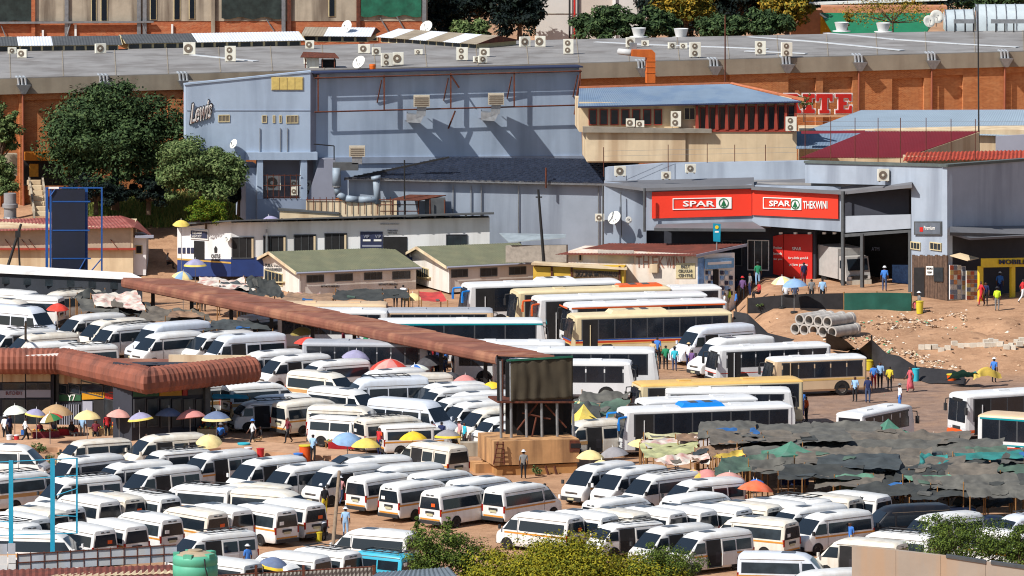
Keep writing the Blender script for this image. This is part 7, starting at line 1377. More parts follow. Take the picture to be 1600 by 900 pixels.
PEOPLE = [
 (450, 693, 'walk', 200, 'm', 'k', 'person in maroon top crossing the sandy yard'), (395, 698, 'walk', 200, 'w', 'k', 'person in white shirt and dark trousers by the pavement', 'b'), (407, 697, 'sit', 200, 'k', 'c', 'person in black seated on the pavement edge'), (485, 688, 'stand', 60, 'e', 'k', 'person in grey top behind the parked low minibus', 'w'),
 (493, 688, 'stand', 200, 'k', 'c', 'person in dark top beside the one in grey'), (489, 722, 'carry', 60, 's', 'k', 'vendor in pale blue shirt beside orange tubs'), (593, 712, 'stand', 220, 'r', 'n', 'person in red top by the golden umbrella'), (602, 713, 'stand', 220, 'i', 's', 'child in pink and white by the red top'), (675, 700, 'stand', 70, 'o', 'k', 'person in orange shirt behind the open cream minibus'),
 (690, 702, 'stand', 70, 'n', 'k', 'person in navy top at the grey umbrella'), (732, 690, 'stand', 40, 'j', 's', 'man in blue shirt and jeans before the nosed-in vans'), (726, 702, 'stand', 200, 't', 'k', 'person in aqua shirt at the grey umbrella', None), (718, 700, 'stand', 200, 'i', 'c', 'person in pink at the grey umbrella stall', 'w'), (461, 626, 'stand', 60, 'r', 'n', 'person in red shirt and cap between minibuses', 'e'),
 (415, 600, 'stand', 80, 's', 'j', 'person in pale blue among the group at the open van'), (428, 604, 'stand', 250, 'e', 'j', 'person in grey among the group at the open van'), (438, 604, 'stand', 230, 'c', 'k', 'person in cream among the group at the open van'), (490, 626, 'stand', 90, 'k', 'k', 'dark clothed person half hidden behind a minibus'), (532, 790, 'walk', 70, 'i', 'j', 'person in pink top and shorts behind the front pole', 'w'),
 (540, 838, 'stand', 80, 's', 's', 'person in light blue overall near the bottom vans', 'w'), (506, 845, 'bend', 130, 'w', 'k', 'person in white shirt bending to wash a minibus'), (507, 805, 'stand', 120, 'k', 'y', 'person with yellow bag at the tail of a minibus'), (678, 822, 'walk', 80, 'k', 'n', 'person in black walking behind the striped minibus'), (818, 748, 'stand', 90, 'e', 'k', 'person in grey vest facing the ochre plinth', 'w'),
 (851, 800, 'stand', 90, 'k', 'k', 'dark clothed person beside the tail-on minibus'), (782, 815, 'stand', 220, 'o', 'e', 'child in orange beside the striped minibus front'), (230, 720, 'walk', 190, 'n', 'k', 'person in navy stepping out beside the cream minibus'), (452, 780, 'bend', 130, 'n', 'j', 'man in navy leaning over the minibus bonnet', 'e'), (510, 790, 'bend', 240, 'k', 'n', 'person in dark clothes bending at the grille', 'w'),
 (1390, 611, 'stand', 70, 'y', 'k', 'person in yellow and black striped top at the net'), (1422, 613, 'walk', 200, 'p', 'p', 'woman in pink dress walking by the black net', None, True), (1336, 628, 'stand', 240, 's', 'k', 'person in checked blue shirt in the bus lane'), (1356, 630, 'stand', 80, 'n', 'j', 'person in navy shirt and jeans in the bus lane'), (1365, 608, 'stand', 80, 'b', 'r', 'person in bright blue top near the yellow crate'),
 (1375, 607, 'stand', 260, 's', 'k', 'person in pale top next to the bright blue one'), (1260, 660, 'stand', 200, 'o', 'k', 'person in orange top behind the yellow bus'), (1253, 650, 'stand', 100, 'b', 'n', 'person in blue behind the one in orange'), (1406, 640, 'stand', 200, 'w', 'b', 'person in white and blue beside the tail-on midibus', 'e'), (1040, 578, 'stand', 80, 'g', 'k', 'person in green shirt at the white van front'),
 (1054, 580, 'stand', 80, 't', 'j', 'person in pale blue shirt next to the green one', 'k'), (1081, 585, 'stand', 60, 'v', 'v', 'person in purple at the van bumper'), (1076, 575, 'stand', 60, 'w', 'n', 'person in white leaning at the van bumper', 'c'), (1027, 566, 'stand', 80, 'b', 'k', 'person in blue in the queue by the white bus'), (1020, 570, 'stand', 70, 'c', 'k', 'person in tan in the queue by the white bus'),
 (1095, 566, 'stand', 200, 'c', 'e', 'person by the open van door'), (848, 530, 'stand', 80, 'b', 'k', 'person in blue cap at the teal edged coach', 'o'), (858, 532, 'stand', 80, 'w', 'k', 'person in white at the teal edged coach', 'o'), (868, 534, 'stand', 100, 'r', 's', 'person in red and blue by the striped cream bus'), (941, 527, 'stand', 260, 'w', 'e', 'person in white beside the open bus door', 'w'),
 (1558, 486, 'stand', 80, 'f', 'e', 'person in yellow vest walking before the yellow shop', 'k', False, None, 'vest'), (1533, 478, 'walk', 200, 'r', 'r', 'person in red before the yellow shop'), (1540, 478, 'stand', 250, 'n', 'k', 'person in navy before the yellow shop'), (1562, 462, 'stand', 80, 'b', 'n', 'shopper in bright blue at the yellow counter', 'w'), (1436, 484, 'sit', 200, 'e', 'p', 'person in grey seated on the ochre drum', 'w'),
 (1598, 474, 'walk', 10, 'r', 'w', 'person in red shirt at the frame edge'), (1382, 455, 'stand', 80, 'b', 'j', 'person in blue and white shirt at the shop entrance', 'w'), (1256, 447, 'stand', 120, 'n', 'm', 'person in navy before the red poster'), (1230, 424, 'walk', 100, 's', 'b', 'person in light blue before the red poster'), (1184, 447, 'stand', 100, 'g', 's', 'person in green top and jeans outside the supermarket', 'k'),
 (1172, 462, 'stand', 200, 'e', 'n', 'person in grey near the phone posters'), (1186, 468, 'sit', 200, 'r', 'k', 'person in red seated behind the black fence'), (1150, 470, 'stand', 200, 'n', 'k', 'person in navy near the phone posters', 'k'), (1160, 470, 'stand', 90, 'v', 'k', 'person in purple near the phone posters', 'r'), (1140, 488, 'stand', 180, 'f', 'w', 'person in lime top beside the orange edged coach', 'w'),
 (1150, 492, 'stand', 180, 'b', 'k', 'person in blue beside the orange edged coach'), (1132, 494, 'stand', 0, 'w', 'e', 'person in white beside the coach tail'), (1228, 470, 'sit', 90, 'w', 'e', 'person in white seated behind the black fence', 'k'), (1242, 470, 'sit', 90, 'j', 'e', 'person in denim seated behind the black fence', 'k'), (1268, 472, 'stand', 90, 'e', 'k', 'person in grey standing behind the black fence'), (1285, 474, 'stand', 90, 's', 'k', 'child in pale blue behind the black fence'),
 (52, 300, 'stand', 90, 'e', 'e', 'person in grey on the hillside steps', 'w'), (60, 292, 'stand', 90, 'b', 'b', 'first person in blue overall at the store entrance', 'w'), (70, 293, 'stand', 90, 'n', 'b', 'second person in blue overall at the store entrance', 'w'), (80, 290, 'bend', 200, 'w', 'n', 'person in white bending at the store entrance', 'w'), (87, 290, 'stand', 250, 'r', 'k', 'person in red at the store entrance'),
 (40, 694, 'walk', 10, 'w', 'k', 'person in white with blue bag passing the butchery', None, False, None, 'bag'), (8, 690, 'stand', 60, 'w', 'k', 'person in white cap at the butchery edge', 'w'), (129, 688, 'stand', 80, 's', 'e', 'person in long pale shirt under the cream umbrella', 'n'), (180, 685, 'sit', 230, 'o', 'c', 'person in orange seated at the pink umbrella'), (190, 686, 'stand', 90, 'k', 'k', 'person in black at the pink umbrella', 'k'), (197, 686, 'stand', 70, 's', 's', 'person in blue check at the pink umbrella', 'k'),
 (231, 684, 'bend', 60, 't', 'k', 'person in aqua under the slate blue umbrella'), (297, 684, 'stand', 80, 'w', 'k', 'person in white under the dusty pink umbrella', 'r'), (362, 674, 'stand', 200, 'c', 'c', 'person in check wrap by the silver low minibus'), (345, 694, 'sit', 250, 'b', 'k', 'vendor in blue seated on the pavement', 'e'), (150, 688, 'sit', 270, 'm', 'k', 'vendor in maroon seated at the dark doorway'),
 (262, 421, 'sit', 0, 'e', 'k', 'person in grey seated below the white bar'), (318, 425, 'sit', 200, 'w', 'k', 'person in white seated at the lilac umbrella'), (330, 424, 'sit', 180, 's', 'n', 'person in pale blue seated at the navy base'), (310, 486, 'stand', 80, 'w', 'k', 'person in white under the canopy'), (318, 487, 'stand', 80, 'r', 'k', 'person in red under the canopy'), (375, 500, 'stand', 80, 'b', 'k', 'person in blue under the canopy'), (380, 500, 'stand', 60, 'r', 'k', 'person in red next to blue under the canopy'),
 (425, 512, 'stand', 80, 'r', 'k', 'person in red cap by the white bus end', 'w'), (438, 516, 'bend', 200, 'b', 'n', 'person in blue bending by the white bus end'), (495, 545, 'stand', 80, 'n', 'k', 'person in navy behind the bright red umbrella'), (524, 545, 'stand', 80, 'k', 'k', 'person in black waiting at the canopy'), (540, 547, 'stand', 80, 'r', 'k', 'person in red waiting at the canopy'), (505, 542, 'stand', 80, 'k', 'k', 'another person in black behind the red umbrella'),
 (683, 594, 'stand', 80, 'k', 'k', 'person in black near the blue white umbrella'), (693, 596, 'stand', 80, 'j', 'n', 'person in denim near the blue white umbrella'), (721, 583, 'stand', 80, 'r', 'k', 'person in bright red near the pink umbrella'), (668, 588, 'stand', 80, 'n', 'r', 'person in navy near the dark brown umbrella'), (618, 482, 'stand', 80, 's', 'k', 'person in pale blue below the toilets'), (630, 482, 'stand', 80, 'w', 'k', 'person in white below the toilets'),
 (1328, 862, 'stand', 240, 'b', 'c', 'man in blue at the open minibus door by the wall'), (387, 898, 'stand', 120, 'b', 'b', 'person in blue with white hat by the green tank', 'w'), (1112, 868, 'stand', 230, 'm', 'k', 'passenger in maroon at the open striped minibus'), (545, 664, 'stand', 60, 's', 'k', 'person in pale blue beside the long van', None), (1553, 598, 'stand', 60, 'b', 'k', 'person in blue below the folded yellow umbrella', 'w')]
for a in PEOPLE: person(*a)
CW_ = dict(k='black', n='navy', e='grey', w='white', r='red', m='maroon', b='blue', j='denim', g='green', o='orange')
for i, (x, y) in enumerate(((15, 690), (62, 690), (84, 688), (112, 688), (168, 688), (210, 686), (246, 685), (275, 684), (318, 684), (352, 690))):
    c = 'nmekrbgkoe'[i]; person(x, y, ('stand', 'sit')[i % 2], random.uniform(200, 340), c, 'knje'[i % 4], f"vendor in {CW_[c]}, {ORDN[i]} along the umbrella stalls from the frame edge", ('w', None, None)[i % 3])
cnt = {}
for i in range(30):
    u = (i + .5) / 30; x = 430 + 340 * u; y = 527 + 72 * u + random.uniform(-6, 6); c = 'knekwrnbkmejgkno'[i % 16]; cnt[c] = cnt.get(c, 0) + 1
    person(x, y, random.choice(['stand', 'stand', 'walk', 'carry']), random.uniform(0, 360), c, random.choice('knje'), f"{ORDN[cnt[c] - 1]} person in {CW_[c]} along the canopy queue, counted towards the tower", random.choice([None, None, 'w', 'e']))
for i in range(16):
    x = 1320 + i * 17 + random.uniform(-5, 5); y = 781 + random.uniform(-3, 8); c = 'kenrwbmgojknewkb'[i]
    person(x, y, random.choice(['stand', 'sit', 'bend']), random.uniform(0, 360), c, random.choice('knje'), f"stall keeper in {CW_[c]}, {ORDN[i]} along the shaded front of the market tarps")
# ================================================================ works area: fences, pipes, rubble
def drape(name, pts_top, pts_bot, m, label, cat, amp=.12, n=36, k=8):
    v = []; L = len(pts_top) - 1
    for i in range(n + 1):
        u = i / n * L; a = min(int(u), L - 1); f_ = u - a; tp = Vector(pts_top[a]).lerp(Vector(pts_top[a + 1]), f_); bt_ = Vector(pts_bot[a]).lerp(Vector(pts_bot[a + 1]), f_)
        for j in range(k + 1): q = tp.lerp(bt_, j / k); q += Vector((0, -1, 0)) * amp * (noise.noise(Vector((q.x * 1.2, q.z * .8, 3))) + .5 * math.sin(q.x * 3.1)) * (.3 + .7 * j / k); v.append(q)
    f = [(i * (k + 1) + j, (i + 1) * (k + 1) + j, (i + 1) * (k + 1) + j + 1, i * (k + 1) + j + 1) for i in range(n) for j in range(k)]
    t = T(name, label, cat, bt_); O('cloth', v, f, m, t, True); return t
M_bnet = mat('black shade cloth', rgb(40, 38, 40), .9, .3, 1.5); M_gnet = mat('bottle green shade cloth', rgb(20, 78, 66), .85, .2, 1)
def fence(pts, m, label):
    t = drape('cloth_fence', [P(x, y, Y) for x, y, b_, Y in pts], [P(x, b_, Y) for x, y, b_, Y in pts], m, label, 'fence')
    for x, y, b_, Y in pts: B().tube(P(x, y - 2, Y + .1), P(x, b_, Y + .1), .05).o('post', M_wood, t)
fence([(1168, 466, 490, 370.5), (1210, 462, 489, 370.3), (1260, 459, 487, 370.1), (1318, 458, 487, 370)], M_bnet, 'black cloth fence beside the concrete pipes'); fence([(1319, 458, 488, 369.9), (1370, 457, 490, 369.7), (1424, 458, 491, 369.5)], M_gnet, 'bottle green cloth fence below the shop entrance')
nt_ = [(1292, 520, 545), (1322, 532, 550), (1340, 548, 560), (1362, 530, 575), (1385, 552, 590), (1405, 556, 592), (1430, 572, 592), (1452, 575, 600), (1490, 578, 600), (1506, 586, 602)]
t = drape('fallen_net', [P(x, y, 357.4 - i * .35) for i, (x, y, b_) in enumerate(nt_)], [G(x, b_) + Vector((0, -.1, .05)) for x, y, b_ in nt_], M_bnet, 'sagging black net along the edge of the bus lane', 'net', .2, 60, 8)
for i in (0, 3, 6, 9): x, y, b_ = nt_[i]; B().tube(G(x, b_), P(x, y - (6 if i else 2), 357.4 - i * .35), .06).o('post', M_black, t)
t = drape('loose_net', [P(x, y, 366 - i) for i, (x, y) in enumerate(((1146, 486), (1168, 490), (1200, 520), (1240, 530), (1290, 540)))], [P(x, y, 364 - i) for i, (x, y) in enumerate(((1146, 512), (1170, 530), (1200, 545), (1245, 552), (1290, 552)))], M_bnet, 'loose black net behind the white midibuses', 'net', .2)
M_conc = mat('grey concrete pipe', rgb(178, 172, 166), .9, .1, 1.5, dirt=rgb(130, 120, 110))
d_ = Vector((math.cos(R(50)), math.sin(R(50)), 0)); s_ = Vector((d_.y, -d_.x, 0)); o0 = G(1242, 527) + Vector((0, 0, .02)); zb = .42 + max(hgt(o0.x + s_.x * k, o0.y + s_.y * k + 1.5) for k in (0, 1, 2, 3)) - .15
for i in range(9):
    top = i >= 5; k = (i if not top else i - 5 + .5) * .84; c = Vector((o0.x, o0.y, zb + (.72 if top else 0))) + s_ * k; L = 2.6 + (.25 if i % 3 else 0)
    t = T('concrete_pipe', f"concrete pipe, {ORDN[i if not top else i - 5]} from the bushy end in the {'upper' if top else 'lower'} layer of the pile", 'pipe', c, 0, 'stacked concrete pipes')
    B().lathe(c, [(.31, 0), (.42, 0), (.42, L), (.31, L), (.31, 0)], 22, axis=d_).o('barrel', M_conc, t, True, False, 30); B().lathe(c, [(.42, L - .3), (.47, L - .28), (.47, L), (.42, L)], 22, axis=d_).o('socket_collar', M_conc, t, True, False, 30)
kb = T('block_kerb', 'line of pale concrete blocks laid across the earthworks', 'kerb', G(1520, 545)); M_blk = mat('pale concrete block', rgb(206, 196, 180), .9, .12, 3)
for i in range(18):
    x = 1440 + i * 10.2; y = 545 - i * .35; q = G(x, y); B().box(q + Vector((0, 0, .12)), (.44, .3, .34), random.uniform(-.25, .25)).o('block', M_blk, kb)
for i in range(10): q = G(1540 + i * 8, 537); B().box(q + Vector((0, 0, .15)), (.36, .3, .32), random.uniform(-.4, .4)).o('block', M_blk, kb)
b = B(); M_rub = [mat('rubble stone', rgb(190, 160, 130), .9, .25, 4), mat('rubble pale', rgb(214, 202, 186), .9, .15, 4), mat('litter green', rgb(90, 160, 120), .7, .3, 4), mat('rubble dark', rgb(104, 76, 56), .9, .3, 4)]
def rock(c, r, mi): 
    ph = random.uniform(0, 6); v = []
    for a, e in ((0, -1), (0, 0), (1.26, .1), (2.5, -.1), (3.8, .15), (5., 0), (0, 1)): q = Vector((math.cos(a + ph), math.sin(a + ph), 0)) * (0 if abs(e) == 1 else r * random.uniform(.7, 1.2)); v.append(Vector(c) + q + Vector((0, 0, e * r * .6)))
    b.add(v, [(0, 2, 1), (0, 3, 2), (0, 4, 3), (0, 5, 4), (0, 1, 5), (6, 1, 2), (6, 2, 3), (6, 3, 4), (6, 4, 5), (6, 5, 1)], mi)
for i in range(1300):
    z_ = random.random()
    if z_ < .5: x = random.gauss(1390, 55); y = 505 + (x - 1300) * .32 + random.gauss(14, 7)
    elif z_ < .6: x = random.uniform(1200, 1600); y = random.uniform(490, 590)
    else: x = random.uniform(1330, 1510); y = 512 - (x - 1330) * .08 + random.gauss(0, 6)
    if not (1180 < x < 1620 and 480 < y < 592): continue
    q = G(x, y); rock(q, random.uniform(.03, .16) * (1.6 if random.random() < .06 else 1), random.choices([0, 1, 2, 3], [5, 2.2, .4, 3.5])[0])
o_ = b.o('rubble', M_rub); tag(o_, 'scattered stones and litter on the earth bank', 'rubble', kind='stuff')
b = B()
for i in range(260):
    x, y = random.uniform(380, 1500), random.uniform(600, 880); q = G(x, y); rock(q, random.uniform(.02, .06), random.choice([1, 1, 2, 3]))
o_ = b.o('litter', M_rub); tag(o_, 'bits of litter on the yard', 'litter', kind='stuff')
M_plast = {k: mat('plastic ' + k, CLC[k], .45, .06, 3) for k in 'rboytnw'}
def tub(px, py, c, lid, label, w=.5, h=.6, z=0.):
    q = G(px, py) + Vector((0, 0, z)); t = T('plastic_tub', label, 'tub', q, 0, 'vendors tubs and drums'); B().lathe((0, 0, 0), [(w * .42, 0), (w * .5, h), (w * .46, h), (w * .4, .04), (0.001, .04)], 14).o('shell', M_plast[c], t, True, True, 40); B().lathe((0, 0, 0), [(w * .53, h - .04), (w * .53, h + .02), (0.001, h + .05)], 14).o('lid', M_plast[lid], t, True, True, 40)
for a in ((477, 721, 'o', 'y', 'orange tub with white band in the open yard', .8, 1.05), (466, 723, 'b', 'b', 'blue tub beside the orange one', .6, .6), (388, 716, 'r', 'w', 'red and white cooler tub on the pavement edge', .5, .7), (407, 714, 'r', 'r', 'round red bucket near the pavement edge', .5, .55), (381, 702, 't', 't', 'aqua round basin on the pavement', .8, .4), (498, 846, 'y', 'y', 'yellow bucket beside the washed minibus', .42, .55), (26, 694, 'r', 'w', 'small red cooler before the butchery', .35, .6), (1431, 596, 't', 't', 'teal water drum against the black net', .5, .9), (1487, 598, 'o', 'y', 'orange crate drum at the net end', .7, .6), (1358, 578, 'y', 'y', 'yellow drum behind the net peak', .8, .7), (1437, 490, 'y', 'y', 'ochre drum used as a seat by the green fence', .55, .9), (15, 694, 'w', 'w', 'cream sack tub before the butchery', .42, .6), (881, 545, 'y', 'y', 'yellow container at the coach front', .5, .6)): tub(*a)
# produce stalls
for i, (x, y, lb) in enumerate(((70, 690, 'produce stall with red cloth under the tan umbrella'), (100, 686, 'dark produce stall by the security gate'), (250, 684, 'produce stall under the slate blue umbrella'), (330, 686, 'produce stall under the slate and yellow umbrella'), (160, 686, 'produce stall beside the dark doorway'), (530, 706, 'handcart stall under the sky blue umbrella'), (1340, 782, 'dark goods stall under the hammock tarp'), (1430, 778, 'goods stall behind the black van'), (1560, 790, 'goods stall under the low black tarp'), (1240, 762, 'goods stall behind the orange umbrella'))):
    q = G(x, y); t = T('market_stall', lb, 'stall', q, R(random.uniform(-10, 20))); B().box((0, 0, .7), (1.8, .8, .06)).o('table_top', M_wood, t, local=True)
    for a, c in ((-.8, -.3), (.8, -.3), (.8, .3), (-.8, .3)): B().box((a, c, .34), (.07, .07, .68)).o('leg', M_wood, t, local=True)
    B().poly([(-.9, -.43, .72), (.9, -.43, .72), (.9, -.46, .2), (-.9, -.46, .25)], (0, .02, 0)).o('cloth_front', M_cl[random.choice('rmnkc')] if i else M_cl['m'], t, local=True)
    bb_ = B()
    for k in range(26): p_ = Vector((random.uniform(-.8, .8), random.uniform(-.3, .3), .78)); bb_.lathe(p_, [(0.001, -.05), (.06, 0), (0.001, .06)], 6, random.randrange(3))
    o_ = bb_.o('produce', [M_orange, M_plast['y'], M_cl['g']], t, local=True); tag(o_, kind='stuff')
# ================================================================ trees
def leafmat(name, c, k=.25): 
    if name in MATS: return MATS[name]
    m = mat(name, c, .7, k, .8, spec=.12); b = m.node_tree.nodes['Principled BSDF']; b.inputs['Transmission Weight'].default_value = 0; b.inputs['Subsurface Weight'].default_value = 0; return m
LM = dict(dk=[leafmat('dark leaves', rgb(48, 66, 40)), leafmat('mid dark leaves', rgb(72, 90, 54))], md=[leafmat('olive leaves', rgb(76, 94, 54)), leafmat('light olive leaves', rgb(112, 126, 78))], yl=[leafmat('yellow leaves', rgb(138, 130, 34)), leafmat('yellow olive leaves', rgb(98, 104, 32))], or_=[leafmat('amber leaves', rgb(150, 122, 42)), leafmat('gold leaves', rgb(94, 96, 40))], bl=[leafmat('shade leaves', rgb(20, 30, 30)), leafmat('deep leaves', rgb(30, 42, 34))], br=[leafmat('bright leaves', rgb(70, 98, 26)), leafmat('lime leaves', rgb(112, 116, 34))], fg=[leafmat('fresh leaves', rgb(92, 108, 44)), leafmat('deep fresh leaves', rgb(50, 66, 30))])
M_bark = mat('grey brown bark', rgb(82, 66, 52), .95, .3, 4)
def tree(name, label, cat, base, ctr, rx, ry, rz, kind, n=4200, ls=.3, clumps=46, trunk=.22, bare=False, flat=0.):
    base, ctr = Vector(base), Vector(ctr); t = T(name, label, cat, base); rnd = random.Random(int(abs(ctr.x * 91 + ctr.z * 37)) + n); cl = []
    for i in range(clumps):
        th, u = rnd.uniform(0, 6.283), rnd.uniform(-.75 + flat, 1); s = math.sqrt(max(0, 1 - u * u)); k = (rnd.uniform(.55, 1.0) if i % 4 else rnd.uniform(.2, .6)) * (1.16 if i % 9 == 0 else 1)
        cl.append((Vector((math.cos(th) * s * rx * k, math.sin(th) * s * ry * k, u * rz * k)), (rnd.uniform(.16, .24) if i % 9 == 0 else rnd.uniform(.22, .46)) * (rx * ry * rz) ** (1 / 3.)))
    v, f, mi = [], [], []
    for i in range(n):
        c, r = cl[i % clumps]; d = Vector((rnd.gauss(0, 1), rnd.gauss(0, 1), rnd.gauss(0, 1))).normalized(); p = ctr + c + Vector((d.x, d.y, d.z * .62)) * r * rnd.uniform(.55, 1.08); nr = (d + Vector((0, 0, .8)) + Vector((rnd.gauss(0, .5), rnd.gauss(0, .5), rnd.gauss(0, .5)))).normalized()
        a = nr.orthogonal().normalized(); a.rotate(Matrix.Rotation(rnd.uniform(0, 6.28), 3, nr)); b_ = nr.cross(a); L = ls * rnd.uniform(.6, 1.25); w_ = L * .45; m_ = len(v)
        v += [p - a * L * .5, p + b_ * w_ * .5 - nr * L * .08, p + a * L * .5 - nr * L * .15, p - b_ * w_ * .5 - nr * L * .08]; f.append((m_, m_ + 1, m_ + 2, m_ + 3)); mi.append(0 if rnd.random() < .6 else 1)
    O('crown', v, f, LM[kind], t, False, False, mi)
    tb_ = B(); fork = base.lerp(ctr, .55); tb_.tube(base - Vector((0, 0, .3)), fork, trunk, trunk * .7, 8)
    for c, r in cl[:: max(1, clumps // 14)]: m_ = fork.lerp(ctr + c, .5) + Vector((0, 0, rnd.uniform(-.2, .3))); tb_.tube(fork, m_, trunk * .5, trunk * .3, 6); tb_.tube(m_, ctr + c, trunk * .3, trunk * .08, 5)
    tb_.o('trunk', M_bark, t); return t
def ptree(name, label, cat, cx, cy, wpx, hpx, Y, kind, by=None, n=4200, ls=.3, clumps=46, trunk=.22, dep=None, flat=0.):
    c = P(cx, cy, Y); s = FPX / (c - Vector((0, 0, CAMH))).length; rx, rz = wpx / s / 2 * .9, hpx / s / 2 * .9; b = P(cx, by, Y) if by else c - Vector((0, 0, rz + 1)); return tree(name, label, cat, b, c, rx, dep or rx * .85, rz, kind, n, ls, clumps, trunk, flat=flat)
ptree('spreading_tree', 'large dark spreading tree in front of the brick store', 'tree', 180, 218, 236, 182, 407.5, 'dk', 322, 52000, .36, 120, .35); ptree('olive_tree', 'rounded olive green tree beside the blue store corner', 'tree', 314, 268, 152, 124, 399.6, 'md', 335, 38000, .3, 90, .28, 2.2)
ptree('edge_tree', 'dark tree cut by the frame edge against brick wall', 'tree', 0, 204, 70, 86, 409, 'md', 300, 8000, .3, 40); ptree('edge_shrub', 'leafy shrub at the frame edge by the concrete shaft', 'shrub', -4, 280, 70, 76, 405, 'md', 330, 7000, .28, 40)
ptree('round_bush', 'bright round clipped bush on the grassy slope', 'bush', 322, 332, 66, 50, 397.0, 'br', 352, 9000, .17, 60, .1); ptree('dark_bush', 'dark bush beneath the spreading tree', 'bush', 150, 300, 110, 60, 405, 'bl', 330, 8000, .28, 40); ptree('dark_hedge', 'dark hedge at the foot of the olive tree', 'bush', 374, 300, 40, 56, 404, 'bl', 332, 4500, .26, 30); ptree('dark_bush', 'dark bush between the two big trees', 'bush', 232, 300, 80, 54, 405.5, 'bl', 330, 6000, .28, 34)
for x, y, w_, h_, Y, k, n, lb in ((745, -6, 190, 130, 474, 'bl', 16000, 'deep dark tree mass behind the roof by the tower block'), (690, 20, 60, 100, 470, 'bl', 5000, 'narrow dark tree beside the repaired building'), (812, 18, 84, 110, 467, 'bl', 8000, 'dark leaning tree against the white tower block'), (735, 48, 76, 40, 455, 'md', 3500, 'small green bush at the striped lantern'), (950, 40, 116, 66, 455, 'dk', 9000, 'dark green shrub before the white tower block'), (1022, 42, 92, 62, 456, 'dk', 7500, 'dark green shrub behind the first roof ventilator'),
 (1072, 8, 110, 76, 459, 'or_', 8000, 'amber leaved tree behind the roof ventilators'), (1130, 42, 96, 46, 456, 'dk', 6000, 'grey green hedge beside the thin rusty mast'), (1195, 38, 90, 52, 456, 'dk', 6000, 'grey green hedge before the ochre gable'), (1230, 8, 84, 80, 459.5, 'or_', 7000, 'golden green tree beside the brick gable'), (1150, -4, 170, 90, 468, 'bl', 12000, 'dark tree filling the gap above the hedge'), (1060, 0, 160, 90, 470, 'bl', 9000, 'dark tree behind the amber one'), (1400, 0, 240, 60, 470, 'bl', 9000, 'dark tree line above the green roof'), (1550, -4, 160, 50, 474, 'dk', 6000, 'green tree behind the curved glass roof'), (1250, 10, 200, 110, 490, 'bl', 9000, 'far dark tree behind the brick gable'), (1080, 20, 240, 110, 492, 'bl', 10000, 'far dark tree behind the hedge'), (880, 20, 200, 110, 494, 'bl', 6000, 'far dark tree behind the white tower block'), (700, 30, 120, 110, 490, 'bl', 6000, 'far dark tree behind the repaired building'), (1620, 20, 200, 90, 490, 'bl', 6000, 'far dark tree at the frame corner')):
    ptree('background_tree' if h_ > 70 else 'background_shrub', lb, 'tree' if h_ > 70 else 'shrub', x, y, w_, h_, Y, k, max(y + h_ * .5, 75), n, .44, 60, .28)
ptree('thin_tree', 'thin brown branched tree in front of the green roof', 'tree', 1395, 16, 190, 62, 454, 'or_', 60, 2600, .22, 46, .1); ptree('pot_plant', 'small plant behind the roof ventilator tub', 'plant', 1324, 30, 22, 28, 452, 'or_', 45, 700, .24, 12, .05)
ptree('wall_creeper', 'creeper tangled over the red letters', 'plant', 1256, 162, 30, 34, 421.5, 'md', 185, 420, .2, 14, .05)
ptree('leafy_bush', 'green leafy bush in the foreground before the turquoise minibus', 'bush', 692, 872, 150, 110, 281, 'fg', 945, 13000, .17, 80, .08); ptree('leafy_sprig', 'tall thin leafy sprig above the foreground bush', 'bush', 655, 826, 22, 60, 281.5, 'fg', 880, 700, .15, 14, .03); ptree('leafy_sprig', 'second leafy sprig beside the striped minibus', 'bush', 700, 822, 18, 50, 281.5, 'fg', 880, 500, .15, 12, .03)
ptree('yellow_tree', 'yellow green feathery tree filling the bottom centre', 'tree', 900, 912, 410, 152, 279, 'yl', 990, 80000, .2, 150, .2, 4.); ptree('yellow_tree', 'olive edge of the yellow tree reaching the minibuses', 'tree', 1045, 886, 130, 86, 278.5, 'fg', 960, 8000, .14, 60, .1); ptree('flat_topped_tree', 'flat topped green tree behind the concrete wall', 'tree', 1505, 848, 190, 96, 281, 'fg', 940, 13000, .16, 80, .14); ptree('flat_topped_tree', 'leafy tree at the frame edge behind the concrete wall', 'tree', 1594, 862, 90, 84, 280, 'fg', 940, 6000, .16, 44, .1)
for x, y, w_, lb in ((88, 716, 50, 'dusty weed clump below the pavement'), (60, 700, 30, 'small weed by the pavement edge'), (838, 735, 22, 'weed at the ochre plinth'), (1195, 478, 44, 'dry grey shrub by the black fence')): ptree('weed_clump', lb, 'weed', x, y, w_, 22, YI(G(x, y + 8).y), 'md', None, 500, .14, 14, .03)
# grass on the slope
b = B(); gm = [mat('straw grass', rgb(150, 148, 78), .9, .2, 3), mat('green grass', rgb(96, 124, 52), .9, .2, 3)]
for i in range(14000):
    x, y = random.uniform(110, 450), random.uniform(304, 356)
    if x > 270 and y > 345: continue
    p = G(x, y); h_ = random.uniform(.25, .8); a = random.uniform(0, 6.28); w_ = Vector((math.cos(a), math.sin(a), 0)) * .05; l_ = Vector((random.gauss(0, .18), random.gauss(0, .18), h_)); b.add([p - w_, p + w_, p + l_], [(0, 1, 2)], 0 if random.random() < .55 else 1)
o_ = b.o('grass', gm); tag(o_, 'tall dry and green grass on the slope', 'grass', kind='stuff')
